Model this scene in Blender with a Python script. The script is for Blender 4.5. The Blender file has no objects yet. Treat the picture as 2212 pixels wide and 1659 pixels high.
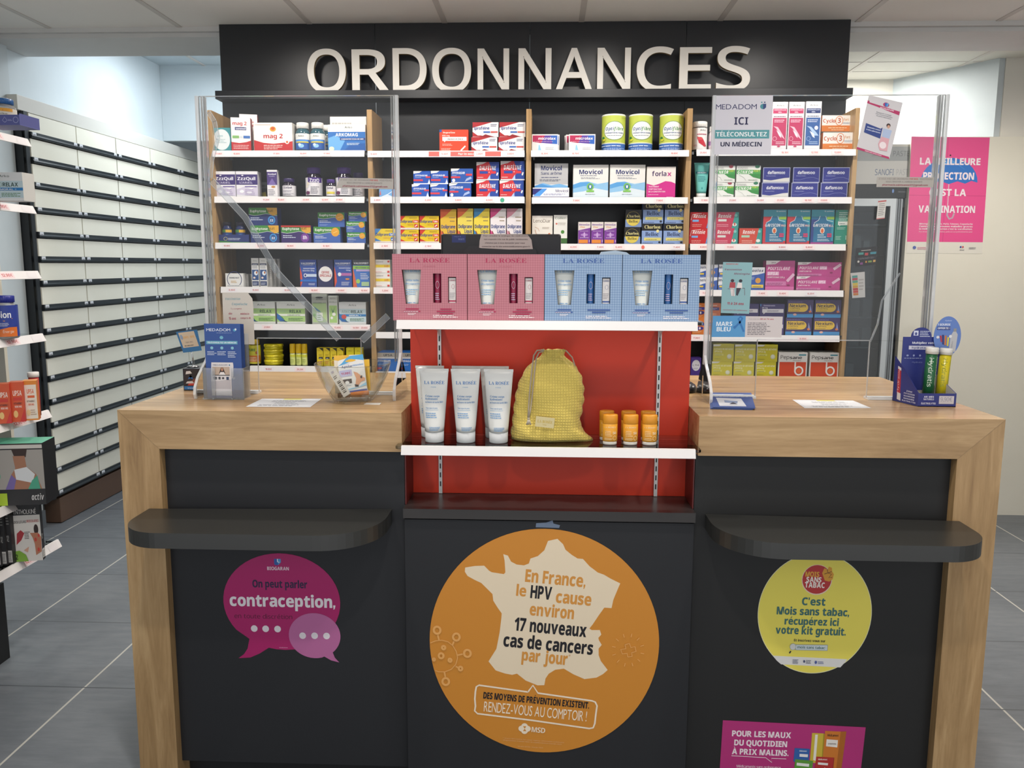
import bpy, math, random
from mathutils import Vector, Matrix
random.seed(7)
C = bpy.context.scene.collection
S = bpy.context.scene

# ------------------------------------------------------------------ camera
FPX, PITCH, YAW, ROLL, CAMH, CAMD = 1797.315, .142616, .039790, .003679, 1.346773, 1.95
fw = Vector((-math.sin(YAW)*math.cos(PITCH), math.cos(YAW)*math.cos(PITCH), -math.sin(PITCH)))
rr = fw.cross(Vector((0, 0, 1))).normalized(); uu = rr.cross(fw)
CR = math.cos(ROLL)*rr + math.sin(ROLL)*uu
CU = -math.sin(ROLL)*rr + math.cos(ROLL)*uu
CAM = Vector((0, -CAMD, CAMH))
cd = bpy.data.cameras.new('camera'); cam = bpy.data.objects.new('camera', cd); C.objects.link(cam)
cam.matrix_world = Matrix(((CR.x, CU.x, -fw.x, CAM.x), (CR.y, CU.y, -fw.y, CAM.y), (CR.z, CU.z, -fw.z, CAM.z), (0, 0, 0, 1)))
cd.sensor_width = 36; cd.lens = 36*FPX/2212; cd.clip_start = .05; S.camera = cam

def B(px, py, x=None, y=None, z=None):
    """the point of a real plane (x=, y= or z=) that the photograph shows at a pixel"""
    d = fw + CR*((px-1106)/FPX) - CU*((py-829.5)/FPX)
    t = (y-CAM.y)/d.y if y is not None else (z-CAM.z)/d.z if z is not None else (x-CAM.x)/d.x
    return CAM + d*t

# ------------------------------------------------------------------ light and exposure
S.view_settings.view_transform = 'Standard'; S.view_settings.look = 'None'
S.view_settings.gamma = 1; S.view_settings.use_curve_mapping = False
S.view_settings.exposure = 0.3
S.cycles.max_bounces = 10; S.cycles.transparent_max_bounces = 24; S.cycles.glossy_bounces = 4
S.cycles.transmission_bounces = 8; S.cycles.diffuse_bounces = 4; S.cycles.caustics_reflective = False; S.cycles.caustics_refractive = False
S.cycles.sample_clamp_indirect = 4
W = bpy.data.worlds.new('world'); S.world = W; W.use_nodes = True
bg = W.node_tree.nodes['Background']; bg.inputs[0].default_value = (.95, .97, 1, 1); bg.inputs[1].default_value = 1.0

def lamp(name, kind, loc, energy, col=(1, .93, .84), size=.15, rot=(0, 0, 0), spot=None, blend=.6):
    l = bpy.data.lights.new(name, kind); l.energy = energy; l.color = col
    if kind == 'AREA': l.shape = 'DISK'; l.size = size
    elif kind == 'SPOT': l.shadow_soft_size = size; l.spot_size = math.radians(spot or 100); l.spot_blend = blend
    else: l.shadow_soft_size = size
    o = bpy.data.objects.new(name, l); C.objects.link(o); o.location = loc; o.rotation_euler = rot
    return o
# ------------------------------------------------------------------ materials
def lin(h):
    h = h.lstrip('#'); v = [int(h[i:i+2], 16)/255 for i in (0, 2, 4)]
    return tuple((c/12.92 if c <= .04045 else ((c+.055)/1.055)**2.4) for c in v) + (1,)
MATS = {}
def mat(h, rough=.45, metal=0, coat=0, spec=.5):
    k = (h, rough, metal, coat, spec)
    if k not in MATS:
        m = bpy.data.materials.new('colour_' + h.strip('#')); m.use_nodes = True
        b = m.node_tree.nodes['Principled BSDF']
        b.inputs['Base Color'].default_value = lin(h); b.inputs['Roughness'].default_value = rough
        b.inputs['Metallic'].default_value = metal; b.inputs['Coat Weight'].default_value = coat
        b.inputs['Specular IOR Level'].default_value = spec
        MATS[k] = m
    return MATS[k]
def M(c): return mat(c) if isinstance(c, str) else c
def nodes(name):
    m = bpy.data.materials.new(name); m.use_nodes = True; nt = m.node_tree
    return m, nt, nt.nodes['Principled BSDF'], nt.nodes['Material Output']
def N(nt, t, **k):
    n = nt.nodes.new(t)
    for a, v in k.items(): setattr(n, a, v)
    return n
def math_(nt, op, a, b=None):
    n = N(nt, 'ShaderNodeMath', operation=op)
    for i, v in enumerate((a, b)):
        if v is None: continue
        if isinstance(v, (int, float)): n.inputs[i].default_value = v
        else: nt.links.new(v, n.inputs[i])
    return n.outputs[0]
def ramp(nt, fac, stops):
    r = N(nt, 'ShaderNodeValToRGB'); nt.links.new(fac, r.inputs[0]); e = r.color_ramp.elements
    while len(e) < len(stops): e.new(.5)
    for i, (p, c) in enumerate(stops): e[i].position = p; e[i].color = lin(c)
    return r.outputs[0]
def coords(nt, scale=(1, 1, 1), rot=(0, 0, 0), loc=(0, 0, 0), src='Object'):
    tc = N(nt, 'ShaderNodeTexCoord'); mp = N(nt, 'ShaderNodeMapping')
    mp.inputs['Scale'].default_value = scale; mp.inputs['Rotation'].default_value = rot; mp.inputs['Location'].default_value = loc
    nt.links.new(tc.outputs[src], mp.inputs[0]); return mp.outputs[0]
def noise(nt, vec, scale, detail=4, rough=.5, dist=0):
    n = N(nt, 'ShaderNodeTexNoise'); nt.links.new(vec, n.inputs['Vector'])
    n.inputs['Scale'].default_value = scale; n.inputs['Detail'].default_value = detail
    n.inputs['Roughness'].default_value = rough; n.inputs['Distortion'].default_value = dist
    return n.outputs['Fac']
def wood(name, axis, stops, rough=.35):
    m, nt, b, o = nodes(name)
    sc = {'x': (1.1, 14, 14), 'z': (14, 14, 1.1), 'y': (14, 1.1, 14)}[axis]
    v = coords(nt, sc); n1 = noise(nt, v, 1.6, 6, .62, 1.4)
    v2 = coords(nt, tuple(s*5 for s in sc)); n2 = noise(nt, v2, 2.2, 3, .6)
    v3 = coords(nt, tuple(max(1.5, s*.25) for s in sc)); n3 = noise(nt, v3, 1.5, 2, .5)
    f = math_(nt, 'ADD', math_(nt, 'ADD', math_(nt, 'MULTIPLY', n1, .62), math_(nt, 'MULTIPLY', n2, .2)), math_(nt, 'MULTIPLY', n3, .22))
    nt.links.new(ramp(nt, f, stops), b.inputs['Base Color']); b.inputs['Roughness'].default_value = rough
    return m
OAK = [(.30, '#7b5c3e'), (.43, '#9d7d54'), (.53, '#ac8b60'), (.66, '#bf9f73')]
OAK_X = wood('oak_laminate_long', 'x', OAK, .27); OAK_Z = wood('oak_laminate_upright', 'z', OAK)
def clear(name, tint=(1, 1, 1, 1), ior=1.45, haze=0., rough=0.0):
    """thin clear sheet: the straight-through light of a sheet too thin to bend it, plus its Fresnel reflection"""
    m, nt, b, o = nodes(name); nt.nodes.remove(b)
    t = N(nt, 'ShaderNodeBsdfTransparent'); t.inputs[0].default_value = tint
    g = N(nt, 'ShaderNodeBsdfGlossy'); g.inputs['Roughness'].default_value = rough
    f = N(nt, 'ShaderNodeFresnel'); f.inputs[0].default_value = ior
    x = N(nt, 'ShaderNodeMixShader'); nt.links.new(f.outputs[0], x.inputs[0]); nt.links.new(t.outputs[0], x.inputs[1]); nt.links.new(g.outputs[0], x.inputs[2])
    out = x.outputs[0]
    if haze:
        d = N(nt, 'ShaderNodeBsdfDiffuse'); d.inputs[0].default_value = (.85, .87, .88, 1)
        y = N(nt, 'ShaderNodeMixShader'); y.inputs[0].default_value = haze
        nt.links.new(out, y.inputs[1]); nt.links.new(d.outputs[0], y.inputs[2]); out = y.outputs[0]
    nt.links.new(out, o.inputs[0]); return m
GLASS = clear('clear_glass_sheet', (.93, .96, .95, 1)); PLEXI = clear('clear_acrylic_sheet', (.98, .985, .985, 1), 1.28, .008)
PLEXI_EDGE = clear('acrylic_cut_edge', (1, 1, 1, 1), 1.3, .6); HAZY = clear('scratched_acrylic', (.93, .95, .97, 1), 1.45, .14)
SEAM = clear('acrylic_seam', (1, 1, 1, 1), 1.3, .3)
def glow(name, col, s):
    m, nt, b, o = nodes(name); b.inputs['Emission Color'].default_value = col; b.inputs['Emission Strength'].default_value = s; return m

# ------------------------------------------------------------------ glyphs (the built-in font and its built-in fallbacks)
def conv(ch, st):
    base = {'s': (0x1D5A0, 0x1D5BA, 0x1D7E2), 'h': (0x1D5D4, 0x1D5EE, 0x1D7EC), 'b': (0x1D5D4, 0x1D5EE, 0x1D7EC), 'i': (0x1D63C, 0x1D656, 0x1D7EC), 'f': (0x1D400, 0x1D41A, 0x1D7CE)}.get(st)
    if base:
        if 'A' <= ch <= 'Z': return chr(base[0]+ord(ch)-65)
        if 'a' <= ch <= 'z': return chr(base[1]+ord(ch)-97)
        if '0' <= ch <= '9': return chr(base[2]+ord(ch)-48)
    return ch
ACC = {'é': 'e/', 'É': 'E/', 'è': 'e\\', 'à': 'a\\', 'À': 'A\\', 'ê': 'e^', 'ô': 'o^', 'ï': 'i:', 'Ï': 'I:', 'ç': 'c,', 'ü': 'u:', 'È': 'E\\'}
GL = {}
try: MATHF = bpy.data.fonts.load(bpy.utils.system_resource('DATAFILES') + '/fonts/NotoSansMath-Regular.woff2')   # the face the built-in font falls back to
except Exception: MATHF = None
def make_glyphs():
    chars = 'ABCDEFGHIJKLMNOPQRSTUVWXYZabcdefghijklmnopqrstuvwxyz0123456789'
    punct = ".,'!-+*:@/%()"
    objs = []
    for st in 'gsbifh':
        cs = chars + (punct + '€' if st == 'g' else '')
        c = bpy.data.curves.new('g', 'FONT')
        if st != 'g' and MATHF: c.font = MATHF
        if st == 'h': c.offset = .011 if MATHF else .016
        c.body = '\n'.join(conv(ch, st) for ch in cs); c.size = 1; c.space_line = 4; c.resolution_u = 4
        o = bpy.data.objects.new('g', c); C.objects.link(o); objs.append((st, cs, o))
    bpy.context.view_layer.update(); dg = bpy.context.evaluated_depsgraph_get()
    for st, cs, o in objs:
        ev = o.evaluated_get(dg); me = ev.to_mesh()
        step = 4.0; co = [(v.co.x, v.co.y) for v in me.vertices]; fs = [tuple(p.vertices) for p in me.polygons]
        lo = min(y for x, y in co)
        step = LINE_STEP(co, len(cs))
        idx = [int(round(-y/step + .1)) for x, y in co]
        for n, ch in enumerate(cs):
            ids = [i for i, k_ in enumerate(idx) if k_ == n]; mp = {i: j for j, i in enumerate(ids)}
            vs = [(co[i][0], co[i][1]+n*step) for i in ids]
            GL[st+ch] = (vs, [tuple(mp[i] for i in f) for f in fs if f[0] in mp], min([v[0] for v in vs] or [0]), max([v[0] for v in vs] or [.3]))
        ev.to_mesh_clear()
    for st, cs, o in objs: c = o.data; bpy.data.objects.remove(o); bpy.data.curves.remove(c)
def LINE_STEP(co, n):
    """distance between the lines of the glyph sheet: the feet of A (row 0) and Z (row 25) stand on their baselines"""
    ys = sorted(-y for x, y in co); rows = []; prev = -9
    for y in ys:
        if y-prev > 1.5: rows.append([])
        rows[-1].append(y); prev = y
    return (max(rows[23])-max(rows[0]))/23
make_glyphs()
CAP = {st: max(v[1] for v in GL[st+'H'][0]) for st in 'gsbifh'}
TRACK = {'g': .085, 's': .085, 'b': .075, 'i': .06, 'f': .05, 'h': .06}
def layout(text, st='b', track=0):
    """[(verts, faces)] in cap-height units, and the width"""
    x = 0; out = []; cap = CAP[st]; em = cap/.69; tr = (TRACK[st] + track)*em
    for ch in text:
        if ch == ' ': x += .27*em; continue
        acc = ''
        if ch in ACC: ch, acc = ACC[ch]
        if ch in '’‘': ch = "'"
        if st in 'bhi' and ch in ".,'!|":
            w_ = .2 if st == 'h' else .17; X = x/cap
            dot = ([(X, 0), (X+w_, 0), (X+w_, w_), (X, w_)], [(0, 1, 2, 3)])
            if ch in '.!': out.append(dot)
            if ch == ',': out.append(([(X, -.16), (X+w_*.6, -.12), (X+w_, w_*.5), (X+w_, w_), (X, w_), (X, 0), (X+.04, 0)], [tuple(range(7))]))
            if ch == "'": out.append(([(X+.02, .68), (X+w_-.04, .68), (X+w_, 1), (X, 1)], [(0, 1, 2, 3)]))
            if ch == '!': out.append(([(X+.03, .28), (X+w_-.03, .28), (X+w_, 1), (X, 1)], [(0, 1, 2, 3)]))
            if ch == '|': out.append(([(X, -.1), (X+.06, -.1), (X+.06, 1.05), (X, 1.05)], [(0, 1, 2, 3)]))
            x += w_*cap+tr; continue
        k = st+ch if st+ch in GL else 'g'+ch
        if k not in GL: x += .3*em; continue
        vs, fs, x0, x1 = GL[k]
        if k[0] != st: g_ = cap/CAP['g']; vs = [(a*g_, b*g_) for a, b in vs]; x0 *= g_; x1 *= g_
        dx = x - x0
        out.append(([((vx+dx)/cap, vy/cap) for vx, vy in vs], fs))
        if acc:
            cx = (x + (x1-x0)/2)/cap; top = max(v[1] for v in vs)/cap + .08
            q = {'/': [(-.07, 0), (.03, 0), (.2, .24), (.04, .24)], '\\': [(.07, 0), (-.03, 0), (-.2, .24), (-.04, .24)],
                 '^': [(-.2, 0), (-.1, 0), (0, .12), (.1, 0), (.2, 0), (.05, .24), (-.05, .24)], ',': [(-.05, -top-.22), (.07, -top-.22), (.08, -top-.08), (-.01, -top-.08)]}
            if acc == ':':
                for s in (-.18, .06): out.append(([(cx+s, top), (cx+s+.13, top), (cx+s+.13, top+.14), (cx+s, top+.14)], [(0, 1, 2, 3)]))
            else: out.append(([(cx+a, top+b) for a, b in q[acc]], [tuple(range(len(q[acc])))]))
        x += (x1-x0) + tr
    return out, max(.01, (x-tr)/cap)

# ------------------------------------------------------------------ mesh builder
class Flat:
    """a flat printed face: o = bottom left corner, U and V = its full edges, outward normal"""
    curved = False
    def __init__(s, o, U, V, e=.00012):
        s.o, s.U, s.V = Vector(o), Vector(U), Vector(V); s.w, s.h = s.U.length, s.V.length; s.n = s.U.cross(s.V).normalized(); s.e = e
    def at(s, u, v, l): return s.o + s.U*u + s.V*v + s.n*(s.e*l)
class Round:
    """a printed band on a cylinder about the local z axis; u runs left to right across the visible half"""
    curved = True
    def __init__(s, r, z0, z1, span=150, x=0, y=0, r1=None, flat=1.):
        s.r, s.z0, s.z1, s.sp, s.x, s.y = r, z0, z1, math.radians(span), x, y; s.w = r*s.sp; s.h = z1-z0; s.r1 = r if r1 is None else r1; s.fl = flat
    def at(s, u, v, l):
        a = (u-.5)*s.sp; q = s.r + (s.r1-s.r)*v + .00025*l + .0001
        return Vector((s.x + q*math.sin(a), s.y - q*math.cos(a)*s.fl - (.0002*l if s.fl < 1 else 0), s.z0 + (s.z1-s.z0)*v))
def clip(pts, u, sg):
    out = []
    for (x0, y0), (x1, y1) in zip(pts, pts[1:]+pts[:1]):
        a, b = (x0-u)*sg, (x1-u)*sg
        if a >= 0: out.append((x0, y0))
        if a*b < 0: t = a/(a-b); out.append((x0+(x1-x0)*t, y0+(y1-y0)*t))
    return out
class MB:
    def __init__(s): s.v = []; s.f = []; s.m = []; s.sm = []; s.mats = []
    def mi(s, m):
        m = M(m)
        if m not in s.mats: s.mats.append(m)
        return s.mats.index(m)
    def add(s, vs, fs, m, smooth=False):
        b = len(s.v); s.v += [tuple(v) for v in vs]; i = s.mi(m)
        for f in fs: s.f.append(tuple(b+k for k in f)); s.m.append(i); s.sm.append(smooth)
        return s
    def box(s, x0, y0, z0, x1, y1, z1, m):
        vs = [(x, y, z) for z in (z0, z1) for y in (y0, y1) for x in (x0, x1)]
        return s.add(vs, [(0, 2, 3, 1), (4, 5, 7, 6), (0, 1, 5, 4), (2, 6, 7, 3), (0, 4, 6, 2), (1, 3, 7, 5)], m)
    def prism(s, pts, lo, hi, m, axis='z', smooth=False):
        n = len(pts); mk = {'z': lambda p, h: (p[0], p[1], h), 'y': lambda p, h: (p[0], h, p[1]), 'x': lambda p, h: (h, p[0], p[1])}[axis]
        vs = [mk(p, lo) for p in pts] + [mk(p, hi) for p in pts]
        s.add(vs, [tuple(range(n))[::-1], tuple(range(n, 2*n))], m)
        return s.add(vs, [(i, (i+1) % n, n+(i+1) % n, n+i) for i in range(n)], m, smooth)
    def lathe(s, prof, m, seg=28, x=0, y=0, smooth=True, fl=1.):
        vs = []; k = len(prof)
        for i in range(seg):
            a = 2*math.pi*i/seg
            for r, z in prof: vs.append((x+r*math.cos(a), y+r*math.sin(a)*fl, z))
        fs = [(i*k+j, ((i+1) % seg)*k+j, ((i+1) % seg)*k+j+1, i*k+j+1) for i in range(seg) for j in range(k-1)]
        return s.add(vs, fs, m, smooth)
    def rings(s, rings, m, cap=True, smooth=True, closed=True):
        n = len(rings[0]); vs = [p for r in rings for p in r]; fs = []
        for j in range(len(rings)-1):
            for i in range(n if closed else n-1): fs.append((j*n+i, j*n+(i+1) % n, (j+1)*n+(i+1) % n, (j+1)*n+i))
        if cap: fs += [tuple(range(n))[::-1], tuple((len(rings)-1)*n+i for i in range(n))]
        return s.add(vs, fs, m, smooth)
    def tube(s, pts, r, m, seg=8, smooth=True):
        pts = [Vector(p) for p in pts]; rg = []
        for i, p in enumerate(pts):
            t = (pts[min(i+1, len(pts)-1)] - pts[max(i-1, 0)]).normalized()
            a = t.orthogonal().normalized() if i == 0 else (a - t*a.dot(t)).normalized(); b = t.cross(a)
            q = r[i] if isinstance(r, (list, tuple)) else r
            rg.append([p + (a*math.cos(2*math.pi*k/seg) + b*math.sin(2*math.pi*k/seg))*q for k in range(seg)])
        return s.rings(rg, m, True, smooth)
    def art(s, F, ops, l0=1):
        l = l0
        for op in ops:
            k = op[0]
            if k == 'R':
                _, x0, y0, x1, y1, c = op; n = max(10, int((x1-x0)*math.degrees(getattr(F, 'sp', 1.5))/6)) if F.curved else 1
                vs = [F.at(x0+(x1-x0)*i/n, y, l) for i in range(n+1) for y in (y0, y1)]
                s.add(vs, [(2*i, 2*i+2, 2*i+3, 2*i+1) for i in range(n)], c)
            elif k == 'E':
                _, cx, cy, rx, ry, c = op; n = 28
                vs = [F.at(cx+rx*q*math.cos(2*math.pi*i/n), cy+ry*q*math.sin(2*math.pi*i/n), l) for q in ((1, .85, .7, .5, .3, .12) if F.curved else (1,)) for i in range(n)]
                kk = len(vs)//n; fs = [(j*n+i, j*n+(i+1) % n, (j+1)*n+(i+1) % n, (j+1)*n+i) for j in range(kk-1) for i in range(n)]
                s.add(vs, fs + [tuple(range((kk-1)*n, kk*n))], c)
            elif k == 'C':      # ring
                _, cx, cy, rx, ry, th, c = op; n = 32
                vs = [F.at(cx+(rx-q*th)*math.cos(2*math.pi*i/n), cy+(ry-q*th*F.w/F.h)*math.sin(2*math.pi*i/n), l) for q in (0, 1) for i in range(n)]
                s.add(vs, [(i, (i+1) % n, n+(i+1) % n, n+i) for i in range(n)], c)
            elif k == 'P':
                _, c, pts = op
                if F.curved:
                    lo, hi = min(q[0] for q in pts), max(q[0] for q in pts); n = max(2, int((hi-lo)*16))
                    for i in range(n):
                        q = clip(clip(pts, lo+(hi-lo)*i/n, 1), lo+(hi-lo)*(i+1)/n, -1)
                        if len(q) > 2: s.add([F.at(x, y, l) for x, y in q], [tuple(range(len(q)))], c)
                else: s.add([F.at(x, y, l) for x, y in pts], [tuple(range(len(pts)))], c)
            elif k == 'S':      # stroke through points, width th (fraction of the face width)
                _, c, th, pts = op; vs = []; asp = F.w/F.h
                for i, (x, y) in enumerate(pts):
                    a = pts[max(i-1, 0)]; b = pts[min(i+1, len(pts)-1)]
                    dx, dy = (b[0]-a[0])*F.w, (b[1]-a[1])*F.h; L = math.hypot(dx, dy) or 1
                    nx, ny = -dy/L*th/2, dx/L*th/2*asp
                    vs += [F.at(x+nx, y+ny, l), F.at(x-nx, y-ny, l)]
                s.add(vs, [(2*i, 2*i+1, 2*i+3, 2*i+2) for i in range(len(pts)-1)], c)
            elif k == 'L':      # lines of print too small to read
                _, x0, y0, x1, y1, n, c = op; h = (y1-y0)/n*.42
                rnd = random.Random(int(x0*977+y0*613+n))
                for i in range(n):
                    y = y1-(i+1)*(y1-y0)/n; x = x0; e = x1-(x1-x0)*rnd.random()*.3
                    while x < e:
                        w = min((x1-x0)*(.05+.14*rnd.random()), e-x)
                        s.add([F.at(x, y, l), F.at(x+w, y, l), F.at(x+w, y+h, l), F.at(x, y+h, l)], [(0, 1, 2, 3)], c); x += w+(x1-x0)*.025
            elif k == 'T':      # text: centre x, baseline y, cap height (fraction of face height), colour, style, width (fraction of face width), rotation
                _, t, cx, cy, h, c, st = op[:7]; wd = op[7] if len(op) > 7 else None; rot = op[8] if len(op) > 8 else 0
                gl, w = layout(t, st); H = h*F.h; sx = (wd*F.w/w) if wd else H
                ca, sa = math.cos(math.radians(rot)), math.sin(math.radians(rot))
                for vs, fs in gl:
                    q = []
                    for x, y in vs:
                        X, Y = (x-w/2)*sx, y*H; q.append(F.at(cx+(X*ca-Y*sa)/F.w, cy+(X*sa+Y*ca)/F.h, l))
                    s.add(q, fs, c)
            l += 1
        return s
    def build(s, name, loc=(0, 0, 0), rz=0, parent=None, rot=None):
        me = bpy.data.meshes.new(name); me.from_pydata(s.v, [], s.f)
        for m in s.mats: me.materials.append(m)
        me.polygons.foreach_set('material_index', s.m); me.polygons.foreach_set('use_smooth', s.sm); me.update()
        o = bpy.data.objects.new(name, me); C.objects.link(o); o.location = loc; o.rotation_euler = rot or (0, 0, rz)
        if parent: o.parent = parent
        return o
def tag(o, label=None, cat=None, group=None, kind=None):
    for k, v in (('label', label), ('category', cat), ('group', group), ('kind', kind)):
        if v: o[k] = v
    return o
def empty(name, loc=(0, 0, 0), rz=0, label=None, cat=None, group=None, rot=None):
    o = bpy.data.objects.new(name, None); C.objects.link(o); o.location = loc; o.rotation_euler = rot or (0, 0, rz); o.empty_display_size = .02
    return tag(o, label, cat, group)
def copy_tree(o, parent=None):
    c = o.copy(); C.objects.link(c)
    if parent: c.parent = parent
    for ch in list(o.children): copy_tree(ch, c)
    return c
def struct(mb, name, **k): return tag(mb.build(name, **k), kind='structure')
def bevel(o, w=.002, seg=2):
    m = o.modifiers.new('bevel', 'BEVEL'); m.width = w; m.segments = seg; m.limit_method = 'ANGLE'; m.angle_limit = .8
    return o
# ------------------------------------------------------------------ the room
ZC = 2.404
def plaster(name, c1, c2, rough=.7):
    m, nt, b, o = nodes(name); v = coords(nt); f = noise(nt, v, 2.2, 5, .6)
    nt.links.new(ramp(nt, f, [(.3, c1), (.7, c2)]), b.inputs['Base Color']); b.inputs['Roughness'].default_value = rough
    bp = N(nt, 'ShaderNodeBump'); bp.inputs['Strength'].default_value = .08; nt.links.new(noise(nt, v, 160, 2), bp.inputs['Height']); nt.links.new(bp.outputs[0], b.inputs['Normal'])
    return m
WALL = plaster('white_paint', '#c6d0d5', '#ced7db'); WALLW = plaster('warm_white_paint', '#d8d5cc', '#dedbd2'); BLUEW = plaster('pale_blue_paint', '#bdc7cb', '#c8d0d3')
CEILM = plaster('ceiling_tile', '#f2ede7', '#f5f1eb', .9); RAILM = mat('#d2ccc6', .6)
CREAM = plaster('cream_melamine', '#dedacb', '#e3dfd1', .4)
# floor tiles: 48 cm slabs with light joints
m, nt, b, o = nodes('grey_stone_tile'); FLOOR = m
v = coords(nt); sx = N(nt, 'ShaderNodeSeparateXYZ'); nt.links.new(v, sx.inputs[0])
def joint(s, off, w):
    f = math_(nt, 'FRACT', math_(nt, 'DIVIDE', math_(nt, 'ADD', s, off), .48))
    return math_(nt, 'LESS_THAN', math_(nt, 'ABSOLUTE', math_(nt, 'SUBTRACT', f, .5)), w)
jx = joint(sx.outputs[0], 2.425+.24+4.8, .007); jy = joint(sx.outputs[1], -.495+.24+9.6, .006)
f = math_(nt, 'ADD', math_(nt, 'MULTIPLY', noise(nt, v, 1.3, 6, .6, .6), .6), math_(nt, 'MULTIPLY', noise(nt, coords(nt, (1, 5, 1)), 7, 5, .65), .4))
base = ramp(nt, f, [(.35, '#5c6167'), (.5, '#696e74'), (.65, '#777b80')])
mx = N(nt, 'ShaderNodeMix', data_type='RGBA'); nt.links.new(jx, mx.inputs[0]); nt.links.new(base, mx.inputs[6]); mx.inputs[7].default_value = lin('#b9b7af')
my = N(nt, 'ShaderNodeMix', data_type='RGBA'); nt.links.new(jy, my.inputs[0]); nt.links.new(mx.outputs[2], my.inputs[6]); my.inputs[7].default_value = lin('#4a4e53')
nt.links.new(my.outputs[2], b.inputs['Base Color']); b.inputs['Roughness'].default_value = .42
struct(MB().box(-4, -3, -.05, 4, 5, 0, FLOOR), 'floor')
# suspended ceiling: panels and T rails; the grid runs with the room
cl = MB().box(-4, -3, ZC, 4, 1.96, ZC+.05, CEILM)
gx = [-.457+.603*(k-3) for k in range(-2, 10)]
for i, x in enumerate(gx): cl.box(x-.012, -3, ZC-.003, x+.012, 1.96, ZC, RAILM)
for y in (1.02, .42, -.18, -.78, -1.38, -1.98): cl.box(-4, y-.012, ZC-.003, 4, y+.012, ZC, RAILM)
struct(cl, 'ceiling')
BEAMM = plaster('beam_paint', '#c9c8c6', '#d2d1cf')
struct(MB().box(-4, 1.96, ZC-.038, 4, 2.3, ZC+.3, BEAMM).box(-4, 1.935, ZC-.02, 4, 1.96, ZC-.0, BEAMM), 'trim_1')
cr = MB().box(.2, 2.3, ZC, 4, 3.2, ZC+.05, WALLW)
for y in (2.45, 2.68, 2.9): cr.box(.2, y-.006, ZC-.002, 4, y+.006, ZC, RAILM)
for x in (1.66, 2.2): cr.box(x-.01, 2.3, ZC-.003, x+.01, 3.2, ZC, RAILM)
struct(cr, 'ceiling_right_room')
cb = MB().box(-4, 2.3, 2.66, .2, 4.8, 2.71, WALL)
for y in (2.6, 3.2, 3.8): cb.box(-4, y-.01, 2.655, .2, y+.01, 2.66, RAILM)
for x in (-2.3, -1.7, -1.1): cb.box(x-.01, 2.3, 2.655, x+.01, 4.8, 2.66, RAILM)
struct(cb, 'ceiling_left_room')
struct(MB().box(-4, 2.3, ZC, .2, 2.34, 2.66, WALL).box(.16, 2.34, ZC, .2, 4.8, 2.66, WALL), 'trim_2')
# walls
struct(MB().box(-2.75, -3, 0, -2.57, 2.09, ZC, BLUEW), 'wall_left')
struct(MB().box(-2.75, 2.09, 0, -2.605, 4.8, 2.66, WALL), 'wall_left_rear')
struct(MB().box(-2.604, 3.78, 2.17, -1.2, 3.84, 2.66, WALL), 'trim_3')
struct(MB().box(-2.75, 4.65, 0, .3, 4.8, 2.66, WALL), 'wall_back_left')
struct(MB().box(.3, 3.1, 0, 2.2, 3.2, ZC, WALLW), 'wall_back_right')
struct(MB().prism([(2.315, 2.606), (2.42, 2.63), (2.06, 3.14), (1.98, 3.1)], 0, ZC, BLUEW), 'wall_right_angled')
struct(MB().box(2.348, 2.605, 0, 4, 2.7, ZC, WALLW), 'wall_back_far_right')
struct(MB().box(3.9, -3, 0, 4, 2.6, ZC, WALLW), 'wall_right')
struct(MB().box(-2.57, -3, 0, -2.558, 2.09, .09, mat('#5b6166', .5)), 'baseboard_left')
# the low cream partition that carries the vaccination poster
pt = MB().box(1.885, 2.56, 0, 3.4, 2.6, 2.006, CREAM)
o = pt.build('partition_panel'); tag(o, 'tall cream partition panel behind the right end of the counter', 'partition')

# ceiling lamps: recessed round downlights; the lit discs are the lamps' own
GLOWD = glow('lit_diffuser', (1, .95, .87, 1), 14)
def downlight(x, y, energy, label, spot=None, col=(1, .94, .87)):
    r = empty('ceiling_downlight', (x, y, ZC), label=label, cat='ceiling light', group='round recessed ceiling lights')
    MB().lathe([(.055, -.001), (.055, -.006), (.078, -.006), (.082, -.001), (.082, 0)], mat('#d8d6d2', .4), 32).build('trim_ring', parent=r)
    MB().lathe([(.0005, -.002), (.055, -.002)], GLOWD, 32).build('diffuser', parent=r)
    l = lamp('downlight_beam', 'SPOT', (x, y, ZC-.012), energy, col, .05, spot=spot or 130, blend=.7)
    return r
for i, (x, y, e) in enumerate([(-.62, 1.25, 24), (.23, 1.25, 24), (1.02, 1.25, 24), (-1.2, 1.25, 24), (-.2, .95, 24), (-.7, -.45, 48), (.75, -.45, 48), (0, -1.3, 48), (-.8, .45, 26), (.8, .45, 26), (2.05, 1.5, 75), (-1.9, 1.2, 22)]):  # pair from the board's glow, then some added to brighten shelves, worktops and partition
    downlight(x, y, e, 'round recessed ceiling light out of the picture, in a set partly added to brighten the shop', spot=176 if i < 4 or x > 2 else None)
for i, q in enumerate([(1970, 290), (1725, 322), (1672, 357)]):
    v = B(*q, z=ZC); downlight(v.x, max(2*.28-v.y, -2.9+.25*i) if i < 2 else -2.2, 30, 'round recessed ceiling light behind the viewer, mirrored in the screens')
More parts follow.
